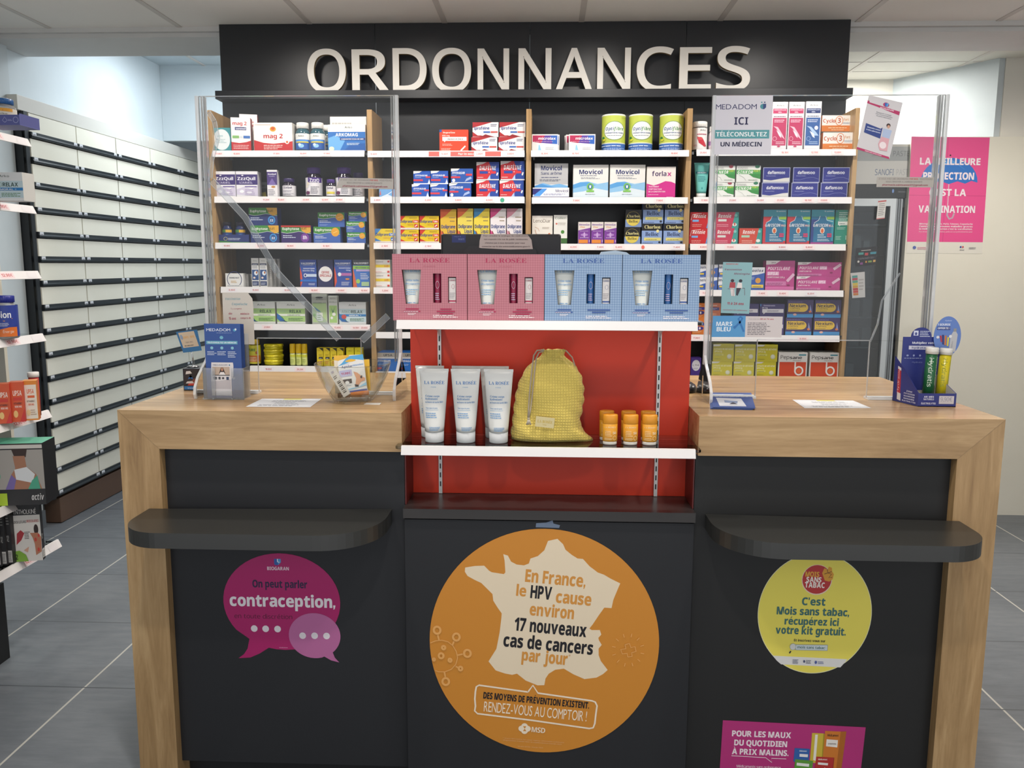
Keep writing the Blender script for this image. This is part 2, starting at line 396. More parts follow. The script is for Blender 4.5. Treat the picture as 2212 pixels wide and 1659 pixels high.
# lit panel in the ceiling of the rear left room
pn = MB().box(-.3, -.3, -.012, .3, .3, 0, glow('lit_panel', (.9, .96, 1, 1), 3)); pn.box(-.31, -.31, -.016, .31, -.3, 0, mat('#dddddd')).box(-.31, .3, -.016, .31, .31, 0, mat('#dddddd'))
tag(pn.build('ceiling_light_panel', (-2.0, 3.06, 2.655)), 'square lit ceiling panel in the bright room behind on the left', 'ceiling light')
lamp('rear_panel_beam', 'AREA', (-2.0, 3.1, 2.62), 8, (.88, .95, 1), .6)
lamp('rear_room_fill', 'AREA', (-.9, 3.1, 2.6), 22, (.9, .96, 1), 1.2, rot=(0, math.radians(38), 0))  # added unseen fill, tilted to brighten the drawer fronts
lamp('rear_right_fill', 'AREA', (1.75, 2.75, 2.39), 9, (1, .96, .9), .3)  # added unseen fill that lifts the dark corner around the fridge
# ------------------------------------------------------------------ wall shelving, header board and letters
BOARD = mat('#1f2125', .38); BLK = mat('#17181a', .5)
YS, YB = 1.68, 1.90
UPR = [-1.444, -.755, -.0775, .597, 1.287]
sh = empty('wall_shelving', (-.08, YB, 0), label='tall dark wall shelving in four bays with oak uprights, behind the counter', cat='shelving')
def local(o, p):  # parent with world-space geometry
    o.parent = p; o.location = Vector(o.location) - Vector(p.location); return o
JX = [-1.4705, -.769, -.080, .606, 1.3125]
for i in range(4):
    local(MB().box(JX[i]+.0012, YB, 0, JX[i+1]-.0012, YB+.018, 2.085, BOARD).build('back_panel'), sh)
for x in UPR:
    w = .011 if x not in (UPR[0], UPR[-1]) else .009
    local(bevel(MB().box(x-w, YS, .02, x+w, YB-.001, 1.995, OAK_Z).build('upright'), .0008), sh)
local(MB().box(-1.455, 1.70, 0, 1.30, YB-.002, .84, BLK).build('base_cabinet'), sh)
hb = empty('header_board', (-.08, YB, 2.08), label='black header board above the shelving with a narrow ledge', cat='sign board')
for i in range(4):
    local(MB().box(JX[i]+.0012, YB, 2.085, JX[i+1]-.0012, YB+.018, ZC-.001, BOARD).build('board_panel'), hb)
local(bevel(MB().box(-1.462, 1.80, 2.064, 1.304, YB-.001, 2.099, BOARD).build('ledge'), .001), hb)
# letters
sg = empty('letter_sign', (-.08, 1.86, 2.0995), label='free-standing white letters spelling ORDONNANCES on the black ledge', cat='sign')
LETW = mat('#e4e0d8', .55); LETE = mat('#8d7a55', .7)
def make_letters():
    text = 'ORDONNANCES'
    xs = [(665, 748), (761, 842), (849, 922), (934, 1018), (1032, 1100), (1120, 1191), (1200, 1280), (1290, 1362), (1375, 1454), (1467, 1536), (1547, 1620)]
    objs = []
    for ch in text:
        c = bpy.data.curves.new('l', 'FONT')
        if MATHF: c.font = MATHF
        c.body = conv(ch, 's'); c.size = 1; c.extrude = .5; c.offset = .007; c.resolution_u = 8
        o = bpy.data.objects.new('l', c); C.objects.link(o); objs.append(o)
    bpy.context.view_layer.update(); dg = bpy.context.evaluated_depsgraph_get()
    for ch, o, (pa, pb) in zip(text, objs, xs):
        ev = o.evaluated_get(dg); me = bpy.data.meshes.new_from_object(ev)
        vs = [v.co.copy() for v in me.vertices]; x0 = min(v.x for v in vs); x1 = max(v.x for v in vs); y0 = min(v.y for v in vs); y1 = max(v.y for v in vs)
        a = B(pa, 150, y=1.845).x; b = B(pb, 150, y=1.845).x
        H = .182 if ch in 'OCDS' else .178; cut = .006 if ch in 'OCS' else 0
        for v, w in zip(me.vertices, vs):
            z = (w.y-y0)/(y1-y0)*(H+cut)-cut; z = max(z, 0)
            v.co = (a+(w.x-x0)/(x1-x0)*(b-a), 1.845+.0 - w.z*.018, 2.0995+z)
        me.materials.clear(); me.materials.append(LETW); me.materials.append(LETE)
        me.update()
        for p in me.polygons: p.material_index = 0 if abs(p.normal.y) > .7 else 1
        l = bpy.data.objects.new('letter', me); C.objects.link(l); l.location = (0, 0, 0); local(l, sg)
    for o in objs: c = o.data; bpy.data.objects.remove(o); bpy.data.curves.remove(c)
make_letters()

# shelves: one glass plate with a white price rail each; z of the plate from the photograph
RAIL = mat('#e9e6e6', .35); TAGC = mat('#efe6e6', .4)
COLX = [(-1.434, -.767), (-.743, -.089), (-.066, .586), (.609, 1.277)]
def zpx(px, py, y=1.68): return B(px, py, y=y).z
ROWS = [[326, 425.4, 525, 620.5, 700.5, 791], [326.6, 426, 525.5, 622, 718.6, 804], [325.5, 427, 527.4, 624], [323.5, 426.5, 527.6, 627.3, 724.5, 816.6]]
MID = [625, 967, 1320, 1670]
ZS = [[zpx(MID[c], p) for p in r] for c, r in enumerate(ROWS)]
# pixel extents and the price tags (pixel x, text) of every rail
RAILS = [[(459, 787, [(470, '17,90€'), (511, '10,80€'), (597, '17,90€'), (655, '15,80€'), (706, '17,90€')]), (463, 787, [(575, '11,20€'), (607, '15,80€'), (661, '25,90€'), (702, '12,50€'), (733, '21,90€')]),
          (465, 787, [(490, '19,90€'), (563, '9,20€'), (627, '10,90€'), (705, '9,10€')]), (477, 798, [(501, '8,90€'), (552, '15,90€'), (621, '10,90€'), (679, '10,90€'), (737, '11,90€'), (787, '10,90€')]),
          (480, 799, [(577, '21,90€'), (729, '11,40€'), (769, '14,90€'), (787, '20,90€')]), (540, 799, [(580, '19,80€'), (648, '20,20€')])],
         [(794, 1133, [(800, '9,40€'), (961, '5,40€'), (1036, '5,80€'), (1103, '3,85€')]), (800, 1133, [(815, '2,80€'), (925, '2,20€'), (990, '3,80€'), (1057, '4,50€')]),
          (807, 1133, [(831, '2,10€'), (925, '2,10€'), (1040, '3,60€')]), (807, 1133, [(832, '1,20€')]), (812, 1133, []), (812, 1133, [])],
         [(1147, 1488.5, [(1177, '8,30€'), (1244, '8,70€'), (1457, '10,80€')]), (1149, 1486, [(1245, '7,90€'), (1425, '7,90€')]), (1150, 1480, [(1239, '4,20€'), (1297, '7,40€'), (1337, '5,40€'), (1462, '7,40€')]), (1150, 1478, [])],
         [(1505, 1849, [(1518, '25,90€'), (1696, '15,10€'), (1760, '12,70€'), (1810, '13,80€')]), (1499, 1840, [(1522, '17,90€'), (1583, '21,50€'), (1643, '24,90€'), (1686, '21,20€'), (1746, '18,70€'), (1780, '11,80€')]),
          (1491, 1827, [(1520, '8,80€'), (1578, '11,20€'), (1631, '11,20€'), (1690, '9,80€'), (1748, '9,80€')]), (1491, 1822, [(1525, '7,90€'), (1646, '7,40€'), (1691, '9,40€'), (1752, '6,25€')]),
          (1491, 1813.6, [(1500, '7,90€'), (1735, '9,90€')]), None]]
for c in range(4):
    for r, R_ in enumerate(RAILS[c]):
        if R_ is None: continue
        z = ZS[c][r]; xa, xb = COLX[c]; py = ROWS[c][r]
        g = MB().box(xa, 1.684, z-.006, xb, YB-.003, z, GLASS)
        for bx in (xa+.004, xb-.012): g.box(bx, 1.70, z-.016, bx+.008, 1.72, z-.006, mat('#9a9c9e', .3, .8)); g.box(bx, 1.86, z-.016, bx+.008, 1.875, z-.006, mat('#9a9c9e', .3, .8))
        go = local(g.build('shelf', (0, 0, 0)), sh)
        a = B(R_[0], py, y=1.672).x; b = B(R_[1], py, y=1.672).x; h = .0255
        rl = MB().prism([(1.672, z+.001), (1.668, z-h), (1.671, z-h-.001), (1.6835, z-.002), (1.6835, z+.001)], a, b, RAIL, 'x')
        F = Flat((a, 1.668, z-h), (b-a, 0, 0), (0, .004, h), .00015); ops = []
        for px, t in R_[2]:
            u = (B(px, py, y=1.67).x-a)/(b-a); w = .024/(b-a)
            if u-w*1.1 < 0: u = w*1.15
            ops += [('R', u-w, .12, u+w, .86, mat('#f0dfe0' if (px+r) % 3 else '#e6e2e6', .4)), ('T', t, u, .36, .28, '#c2605f', 'b', w*1.2)]
        if (c, r) == (1, 0):
            ops = [('R', (B(926, py, y=1.67).x-a)/(b-a), .1, (B(1082, py, y=1.67).x-a)/(b-a), .9, '#d9605a')] + ops
            ops += [('T', 'Pour les maux de', (B(1010, py, y=1.67).x-a)/(b-a), .3, .38, '#f5e6e2', 'i', .12)]
        if (c, r) == (1, 1): ops.append(('E', (B(1085, py, y=1.67).x-a)/(b-a), .5, .009/(b-a), .36, '#3fa383'))
        if (c, r) == (2, 2): ops.append(('E', (B(1389, py, y=1.67).x-a)/(b-a), .5, .007/(b-a), .3, '#e0695a'))
        rl.art(F, ops)
        ro = rl.build('price_rail'); ro.parent = go; ro.location = -Vector(go.location) - Vector(sh.location)
        ro.location = Vector((0, 0, 0))
        go_loc = go.location
# price rails carry world coordinates; their shelf already sits at minus the shelving's origin

# ------------------------------------------------------------------ the long drawer cabinet on the left wall
CX = -2.52
cab = empty('drawer_cabinet', (-2.56, 3.3, 0), label='wall-length pharmacy drawer cabinet with cream fronts and black rails', cat='drawer cabinet')
DRK = mat('#1b1f23', .4); RAILD = mat('#23282c', .3); BROWN = mat('#5d4637', .5)
DCR = plaster('drawer_front_cream', '#ebe8d8', '#f0eddf', .35); TAGW = mat('#dfe3e8', .3)
local(MB().box(-2.60, 2.095, .14, CX-.012, 4.62, 2.075, DRK).build('carcass'), cab)
local(bevel(MB().box(-2.60, 2.06, 2.07, CX, 4.62, 2.14, mat('#cfcdc6', .5)).build('fascia'), .002), cab)
local(bevel(MB().box(-2.60, 2.15, .003, CX+.005, 4.62, .135, BROWN).build('plinth'), .003), cab)
local(MB().box(-2.52, 2.095, .14, CX+.004, 2.124, 2.07, DRK).build('side_stile'), cab)
cols = [2.13, 2.545, 2.96, 3.386, 3.805, 4.215, 4.615]; pit = (2.067-.147)/16
dm = {}
for j in range(6):
    for i in range(16):
        zt = 2.067-pit*i; w = cols[j+1]-cols[j]-.008
        if j not in dm:
            d = MB().box(-.010, 0, -pit+.032, .004, w, -.001, DCR)
            d.prism([(-.006, -pit+.002), (.014, -pit+.004), (.018, -pit+.012), (.012, -pit+.020), (.012, -pit+.032), (-.006, -pit+.032)], -.003, w+.003, RAILD, 'y')
            F = Flat((.0125, 0, -pit+.0205), (0, w, 0), (0, 0, .011)); 
            for u in (.015, .9): 
                q = F.at(u, .0, 1); d.box(.0122, u*w, -pit+.012, .0145, u*w+.03, -pit+.031, TAGW); d.box(.0146, u*w+.005, -pit+.018, .0149, u*w+.025, -pit+.022, mat('#8a8792'))
            dm[j] = d.build('drawer', (CX, cols[j]+.004, zt)); o = dm[j]
        else: o = dm[j].copy(); C.objects.link(o); o.location = (CX, cols[j]+.004, zt)
        if o.parent is None: local(o, cab)
        else: o.location = Vector((CX, cols[j]+.004, zt)) - Vector(cab.location)
for y in (2.4, 2.9, 3.35, 3.8, 4.3):
    pass

# ------------------------------------------------------------------ counters
XL, XR, ZT, ZB = -1.037, 1.073, .994, .8985
CHAR = mat('#26272a', .5, 0, 0, .35); CHARB = mat('#232323', .5, 0, 0, .35); LEDGE = mat('#2d2d2b', .33, 0, 0, .75)
def counter(side):
    L = side < 0
    xo, xi, xn = (XL, -.938, -.3425) if L else (XR, .970, .3655)
    r = empty('sales_counter', ((xo+xn)/2, .3, 0), label='%s block of the oak-framed charcoal counter, %s' % (('left', 'under the clear screen nearest the drawer cabinet') if L else ('right', 'with the yellow round sticker')), cat='counter')
    top = MB().prism([(xo, ZT), (xn, ZT), (xn, ZB), (xi, ZB)], 0, .74, OAK_X, 'y'); local(top.build('worktop'), r)
    leg = MB().prism([(xo, ZT-.0004), (xi, ZB-.0004), (xi, 0), (xo, 0)], .0005, .7395, OAK_Z, 'y'); local(leg.build('side_leg'), r)
    a, b = sorted((xi, xn)); local(MB().box(a, .028, .06, b, .05, ZB-.0005, CHAR if L else CHARB).build('front_panel'), r)
    local(MB().box(a, .07, 0, b, .09, .06, BLK).build('plinth'), r)
    # rounded customer ledge
    if L: x0, x1, r0, r1 = -.972, -.374, .10, .14
    else: x0, x1, r0, r1 = .393, .986, .14, .10
    yf = -.185; pts = [(x0, .027)]
    n = 12
    for k in range(n+1):
        t = math.pi*(1+k/n/2); pts.append((x0+r0+r0*math.cos(t), yf+r0*1.05+r0*1.05*math.sin(t)))
    for k in range(n+1):
        t = math.pi*(1.5+k/n/2); pts.append((x1-r1+r1*math.cos(t), yf+r1*1.05+r1*1.05*math.sin(t)))
    pts.append((x1, .027)); pts = [(x, min(y, .0265)) for x, y in pts]
    # behind the front face the ledge must not enter the leg: stop at the leg's front
    if L: pts[0] = (x0, -.0005)
    else: pts[-1] = (x1, -.0005)
    e = .0125
    lo = MB().prism(pts, .712, .748, LEDGE); local(bevel(lo.build('customer_ledge'), .003, 3), r)
    return r
counter(-1); counter(1)

# central display cabinet between the two blocks
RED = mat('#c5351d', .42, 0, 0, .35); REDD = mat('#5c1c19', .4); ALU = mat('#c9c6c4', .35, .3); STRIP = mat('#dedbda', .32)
cc = empty('display_cabinet', (.011, .2, 0), label='centre display cabinet with a red back panel between the two counter blocks', cat='display cabinet')
NX0, NX1, NZ = -.3415, .3645, .7585
local(MB().box(NX0, .141, NZ+.0006, NX1, .16, 1.20, RED).build('back_panel'), cc)
local(MB().box(NX0, -.004, NZ-.024, NX1, .16, NZ, mat('#33302f', .3)).build('lower_board'), cc)
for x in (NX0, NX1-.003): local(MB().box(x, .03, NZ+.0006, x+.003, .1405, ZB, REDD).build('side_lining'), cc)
local(bevel(MB().box(-.3405, .004, .045, .3635, .022, NZ-.0285, mat('#242528', .5, 0, 0, .35)).build('door_panel'), .0012), cc)
local(MB().box(NX0, .03, 0, NX1, .6, NZ-.03, BLK).build('carcass'), cc)
for x in (-.267, .286):
    s = MB().box(x-.0045, .1345, NZ+.001, x+.0045, .1408, 1.20, ALU); z = NZ+.02; k = 0
    while z < 1.18:
        s.box(x-.0016, .1340, z, x+.0016, .1346, z+.013, BLK); z += .0235; k += 1
    local(s.build('slotted_rail'), cc)
GZ = .92; UZ = 1.2175
for z, nm in ((GZ, 'lower'), (UZ, 'upper')):
    y0 = -.038 if z == GZ else -.045
    g = MB().prism([(-.343+.0, y0), (.355, y0), (.3635, y0+.03), (.3635, .1335), (-.3405, .1335), (-.3405, y0+.03)], z-.006, z, GLASS)
    if z == GZ: g = MB().prism([(-.352, y0+.006), (-.345, y0), (.36, y0), (.366, y0+.006), (.366, -.001), (.3635, -.0005), (.3635, .1335), (-.3405, .1335), (-.3405, -.0005), (-.352, -.001)], z-.006, z, GLASS)
    go = local(g.build('glass_shelf'), cc)
    xa, xb = (-.337, .352) if z == GZ else (-.342, .345)
    st = MB().prism([(y0-.002, z+.002), (y0-.009, z-.018), (y0-.006, z-.019), (y0+.0005, z-.001), (y0+.008, z+.0005), (y0+.008, z+.002)], xa, xb, STRIP, 'x'); local(st.build('price_rail'), cc)
    for x in (-.267, .286):
        b_ = MB().prism([(.134, z-.007), (.134, z-.05), (.11, z-.035), (y0+.05, z-.014), (y0+.05, z-.007)], x-.0015, x+.0015, ALU, 'x'); local(b_.build('bracket'), cc)
# scrap of tape over the round sticker
t = MB(); v = B(1183, 1134, y=.0035); tag(MB().prism([(-.029, -.006), (.028, -.007), (.030, 0), (.014, .004), (.012, .012), (-.004, .006), (-.028, .004)], 0, .0006, mat('#6f7f96', .6), 'y').build('tape_scrap', (v.x, .0030, v.z)), 'scrap of blue-grey tape above the big orange sticker', 'tape')
# ------------------------------------------------------------------ packages
Wt = mat('#e4e2df', .4)
def box_mesh(w, d, h, body, art, side=None, sideart=None, top=None):
    m = MB(); m.box(-w/2, 0, 0, w/2, d, h, body)
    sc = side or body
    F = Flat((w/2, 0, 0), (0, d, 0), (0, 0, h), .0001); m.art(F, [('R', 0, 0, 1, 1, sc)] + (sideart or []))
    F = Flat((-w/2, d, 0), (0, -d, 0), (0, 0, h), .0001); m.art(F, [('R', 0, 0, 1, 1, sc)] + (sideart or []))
    if top: m.art(Flat((-w/2, 0, h), (w, 0, 0), (0, d, 0), .0001), [('R', 0, 0, 1, 1, top)])
    m.art(Flat((-w/2, 0, 0), (w, 0, 0), (0, 0, h)), art)
    return m
wave = lambda y0, y1, a, b, c, n=8, ph=0: ('P', c, [(0, y0), (1, y0)] + [(1-i/n, y1 + (b-y1)*(i/n) + a*math.sin(ph+6.28*i/n)) for i in range(n+1)])
K = {}
def k(name, body, art, side=None, sideart=None, top=None): K[name] = (body, art, side, sideart, top)
T = lambda *a: ('T',)+a
k('teal', '#3f8f96', [('E', .5, .5, .46, .44, '#dfe6e8'), T('ARKO', .42, .62, .07, '#7fb0b4', 'b', .3), ('L', .2, .36, .8, .56, 3, '#9ab7bb')])
k('magsom', '#ece6e2', [('P', '#b52a30', [(0, 0), (1, 0), (1, .33), (.75, .28), (.4, .25), (0, .28)]), T('mag 2', .45, .78, .1, '#b8242c', 'b', .72), ('R', .2, .63, .78, .72, '#27356b'), T('sommeil', .5, .65, .05, '#e8e8f0', 'b', .5),
  ('R', .06, .39, .4, .47, '#7fb069'), ('R', .62, .39, .96, .47, '#3f6db0'), ('E', .5, .43, .08, .03, '#c9d0d4'), ('L', .1, .08, .9, .22, 3, '#e8b9b9')], '#a5222b')
k('magtall', '#ece6e2', [T('mag 2', .55, .7, .12, '#b8242c', 'b', .5)], '#a5222b')
k('mag', '#ece7e2', [('P', '#b92b2e', [(0, 0), (1, 0), (1, .36), (.8, .31), (.5, .27), (.25, .3), (0, .4)]), ('E', .5, .78, .08, .09, '#d99a2b'), ('E', .5, .8, .05, .055, '#c0562a'), T('mag 2', .5, .46, .15, '#b8242c', 'b', .5),
  ('L', .25, .08, .75, .26, 3, '#e9c9c4'), ('E', .86, .33, .055, .07, '#f2ece6'), ('E', .86, .33, .03, .04, '#c9642a'), ('S', '#cf8a4a', .006, [(.03, .93), (.45, .93)])], '#ddd8d0')
k('arkomag', '#e7e5e1', [('R', 0, 0, 1, .73, '#2b6cb5'), ('P', '#6aa7dc', [(0, .0), (.3, 0), (.45, .4), (.2, .6), (0, .5)]), ('P', '#1f57a0', [(.4, 0), (1, 0), (1, .3), (.6, .28)]), T('Arko', .55, .86, .08, '#3b4a44', 'g', .2), T('ARKOMAG', .5, .56, .12, '#e7edf4', 'b', .6),
  ('R', .32, .42, 1, .5, '#2a3c7a'), T("CONCENTRÉ D'EAU DE MER", .65, .435, .045, '#e0e4ee', 'b', .6), ('L', .5, .24, .9, .34, 2, '#cfe0f0'), ('E', .09, .1, .07, .08, '#d8e4c8')], '#dedcd8')
k('blankwhite', '#e4e1db', [('L', .05, .5, .6, .9, 4, '#b9b6b0'), ('L', .6, .3, .95, .5, 2, '#b9b6b0')])
k('zzz', '#e8e6ea', [('R', 0, .48, 1, .88, '#3b2a6e'), ('P', '#cfc8dc', [(0, .1), (1, .05), (1, .45), (.7, .3), (.4, .42), (0, .3)]), T('ZzzQuil', .48, .66, .12, '#f0eef6', 'b', .84), T('SOMMEIL', .45, .52, .08, '#cfc8e4', 's', .64), ('E', .3, .84, .05, .02, '#f0eef6'),
  ('R', .4, .39, .95, .43, '#7a6aa8'), ('E', .25, .22, .1, .06, '#f3f1f6'), ('E', .6, .18, .12, .05, '#f3f1f6'), ('L', .4, .08, .9, .34, 4, '#b3a9c9')], '#e0dde4')
k('zzztall', '#e6e3e6', [('R', 0, .45, 1, .93, '#4a3678'), T('ZzzQuil', .5, .82, .05, '#f0eef6', 'b', .8), T('SOMMEIL', .5, .75, .03, '#cfc8e4', 's', .6), ('P', '#7a66a8', [(.1, .45), (.9, .45), (.5, .7)]), ('E', .6, .38, .2, .04, '#c08a4a'), ('L', .1, .08, .8, .32, 4, '#8c8a99')])
k('darkbox', '#26282c', [('P', '#a89a35', [(.1, 0), (.9, .1), (.8, .4), (.3, .35)]), ('R', 0, .6, 1, .95, '#5d5f62'), T('nature', .4, .7, .12, '#26282c', 'b', .6)])
def euph(night, red=False, small=False):
    a = [('R', 0, 0, 1, 1, '#26356f' if night else '#3f63ad'), ('P', '#3f8a3c', [(0, .62), (.2, .55), (.4, .6), (.6, .66), (.75, .62), (1, .56), (1, 1), (0, 1)]), ('S', '#dfe8e0', .012, [(0, .62), (.2, .55), (.4, .6), (.6, .66), (.75, .62), (1, .54)])]
    if night: a += [('P', '#e0a93a', [(.62, 1), (1, 1), (1, .62), (.85, .55), (.7, .7)]), T('Euphytose', .33, .74, .14, '#eef2ea', 'b', .56), T('Nuit', .75, .76, .15, '#5a4a1c', 's', .22)]
    else: a += [('E', .82, .68, .15, .27, '#e6a52e'), ('S', '#f0cf7a', .02, [(.74, .62), (.9, .74)]), T('Euphytose', .37, .74, .15, '#eef2ea', 'b', .62)]
    a += [('L', .06, .3, .5, .5, 2, '#d5def0')]
    if night: a += [('E', .8, .3, .13, .24, '#3f8fd0'), ('E', .8, .3, .09, .17, '#26518f'), T('zz', .8, .22, .16, '#e6eef8', 'b', .12)]
    else: a += [('L', .06, .08, .4, .22, 2, '#8fa8d6')]
    if red: a = [('R', 0, 0, 1, 1, '#3a2a68')] + a[1:] + [('R', 0, .9, 1, 1, '#b5342c'), ('E', .8, .3, .14, .26, '#7a3f9a'), T('8h', .8, .22, .2, '#f0e6f6', 'b', .14)]
    return a
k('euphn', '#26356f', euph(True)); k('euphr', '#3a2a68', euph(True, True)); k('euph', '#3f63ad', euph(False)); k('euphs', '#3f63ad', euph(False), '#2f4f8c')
k('navycircle', '#e6e6e4', [('C', .5, .55, .42, .6, .035, '#27356b'), ('R', 0, 0, 1, .14, '#e6e6e4'), T('BONNE NUIT', .5, .62, .1, '#4a5060', 'b', .55), ('L', .3, .3, .7, .5, 2, '#d0a860'), ('L', .1, .05, .9, .14, 1, '#9aa0a8')])
k('arkotall', '#e6e5e3', [T('Arko', .5, .89, .035, '#3b4a44', 'g', .5), ('R', .06, .75, .94, .82, '#2e3a5a'), T('SOMMEIL', .5, .765, .03, '#dfe3ee', 'b', .7), ('L', .1, .65, .9, .73, 2, '#6a7080'), ('R', .06, .24, .94, .6, '#2b4f86'), ('E', .6, .48, .26, .08, '#dfe8f2'), ('E', .68, .5, .1, .045, '#b8682f'), ('E', .35, .32, .15, .035, '#e8d4c8'), ('R', .06, .05, .94, .2, '#34426b'), ('L', .15, .08, .85, .17, 2, '#c5cbdc')], '#b9b8b6')
k('edgegrey', '#a9a7a4', [('R', .1, .05, .5, .95, '#8b8b8a'), ('L', .5, .3, .9, .9, 9, '#d6d4d0')])
k('vald', '#2f4fa0', [('P', '#d2503a', [(0, 0), (.14, .2), (.1, .5), (0, .75)]), ('R', 0, .93, 1, 1, '#27409a'), T('VALDISPERT', .5, .83, .065, '#eef0f6', 'b', .86), ('S', '#dfe4f0', .012, [(.2, .8), (.8, .8)]), T('Sommeil Rapide', .55, .66, .045, '#dfe6f4', 'b', .7), T('Extra Fort 1,9mg', .52, .58, .045, '#dfe6f4', 'b', .7),
  ('R', .3, .38, 1, .48, '#c8d6ea'), ('E', .32, .43, .1, .07, '#e8eef6'), ('E', .32, .43, .06, .045, '#2b3f86'), ('R', 0, .2, 1, .28, '#2b6cc0'), ('L', .5, .08, .92, .16, 2, '#d2daec')], '#253f88')
k('offre', '#1c2052', [('E', .5, .48, .44, .28, '#e9e6e6'), T('OFFRE', .5, .5, .085, '#b5302c', 'b', .5), T('SPÉCIALE', .5, .38, .085, '#b5302c', 'b', .74)])
k('vald2', '#2f4fa0', [('P', '#d2503a', [(0, 0), (.14, .2), (.1, .5), (0, .75)]), T('VALDISPERT', .5, .83, .065, '#eef0f6', 'b', .86), ('S', '#dfe4f0', .012, [(.15, .78), (.9, .78)]), T('Sommeil Continu', .6, .68, .04, '#dfe6f4', 'b', .66), T('1,9mg', .8, .6, .04, '#dfe6f4', 'b', .25),
  ('R', .3, .42, 1, .52, '#b36aa8'), ('E', .3, .47, .1, .07, '#e8eef6'), ('E', .75, .3, .12, .03, '#d98a3a'), ('L', .4, .08, .92, .22, 3, '#d2daec')], '#253f88')
k('vald3', '#3f74c4', [('P', '#d2623a', [(0, 0), (.24, 0), (.1, .45), (0, .75)]), ('R', 0, .8, 1, 1, '#3a3f4a'), T('VALDISPERT', .5, .84, .065, '#eef0f6', 'b', .86), ('R', .02, .66, 1, .78, '#8fc24a'), T('MÉLATONINE 1,9', .55, .69, .045, '#35506a', 'b', .8), ('R', .2, .58, 1, .65, '#b8a8d8'), ('L', .45, .3, .95, .54, 4, '#dfe6f4'), ('E', .3, .22, .12, .08, '#9fc860'), ('R', .5, .05, .95, .2, '#a8c89a')], '#2b5aa0')
def arkor(c, c2, word, w2):
    return [('R', 0, .1, 1, .7, c), T('Arko', .5, .83, .08, '#3b4a44', 'g', .28), T('ARKO', .26, .5, .14, '#8fae9a', 's', .34), T('RELAX', .66, .5, .14, '#37504a', 'b', .42), ('R', .0 if word else 0, .36, 1, .46, w2), T(word, .6, .375, .055, '#f0f2ec' if w2 != '#e8ece0' else '#5f8a4a', 'b', .45),
            ('P', '#3f8a4a', [(.05, .45), (.2, .3), (.3, .12), (.15, .25)]), ('P', '#2b6cb5', [(0, .5), (.12, .35), (.3, .1), (.38, .1), (.1, .12), (0, .25)]), ('L', .4, .15, .95, .3, 3, '#5d8a56')]
k('arelax', '#e4e6e2', arkor('#a9cf7c', 0, 'CANNABIS SATIVA', '#e8ece0'), '#c9c9c5'); k('amoral', '#e6e8e8', arkor('#c9dde4', 0, 'MORAL +', '#2f7fc0') + [('E', .18, .34, .09, .1, '#c9504a')], '#c9c9c5')
k('hangpack', '#b9bdb2', [('R', .05, .06, .95, .7, '#b4cf92'), ('E', .5, .88, .25, .03, '#3c3e40'), T('Arko', .5, .8, .04, '#3b4a44', 'g', .45), T('ARKORELAX', .5, .68, .045, '#4a6a5a', 's', .85), ('P', '#5f8fb0', [(.1, .6), (.5, .45), (.6, .38), (.3, .45)]), ('R', .3, .1, .7, .38, '#e9ede4'), ('L', .35, .14, .65, .34, 3, '#6a9a5a'), ('E', .15, .3, .1, .05, '#7fb84a')])
k('hangnarrow', '#e2e4dc', [('R', .08, .05, .95, .66, '#a9cf7c'), T('Arko', .5, .9, .035, '#3b4a44', 'g', .6), T('ARKORELAX', .5, .76, .04, '#4a6a5a', 's', .9), ('P', '#3f7a5a', [(.3, .6), (.5, .45), (.7, .62), (.55, .4), (.45, .4)]), ('E', .6, .35, .2, .06, '#f0f0ea'), ('E', .35, .22, .15, .05, '#f0f0ea')])
k('bachbox', '#e0c92a', [('P', '#2b2a22', [(.35, 1), (1, 1), (1, .82)]), T('Elixir', .35, .85, .05, '#c98a1a', 'i', .4), ('L', .3, .55, .95, .68, 3, '#a88a1a'), ('R', .3, .38, .95, .5, '#24242a'), ('L', .4, .41, .85, .47, 1, '#e8e8e0'), ('L', .2, .1, .9, .3, 4, '#d9862a')])
k('yellowbox', '#dccf25', [T('Bio', .5, .8, .06, '#b8a01a', 'i', .4), ('L', .2, .3, .8, .6, 4, '#b8a01a')])
k('ibu', '#d8462c', [('R', 0, .88, .08, 1, '#2b4f9a'), T('Ibuprofène', .33, .83, .07, '#f2dcd2', 'b', .42), T('400 mg', .22, .7, .065, '#f2dcd2', 'b', .26), ('R', .1, .49, .94, .67, '#ece8e4'), T('douleurs et fièvre', .55, .54, .07, '#5a4a4a', 'i', .54), ('P', '#ece8e4', [(.15, .5), (.22, .5), (.17, .42)]), ('L', .1, .28, .45, .38, 2, '#f0c2b4'), ('L', .06, .05, .45, .18, 3, '#f0c2b4'), ('S', '#f0e2da', .05, [(.74, .05), (.9, .26)])], '#b83a24')
k('ipro', '#e2e0e0', [('P', '#a82a30', [(0, 1), (.75, 1), (0, .62)]), ('P', '#a82a30', [(0, .02), (0, .35), (.2, .1), (.55, .12), (.4, .0)]), ('P', '#8b1f27', [(.3, 0), (.85, 0), (.5, .18)]), T('Iproféine', .35, .5, .2, '#2b3f86', 'b', .6), ('R', .42, .28, .68, .38, '#2f5fae'), ('R', .7, .28, .97, .38, '#c04a45'), ('L', .7, .72, .98, .92, 2, '#6a7290'), ('E', .38, .14, .06, .06, '#e8e6e6')], '#c9c6c6')
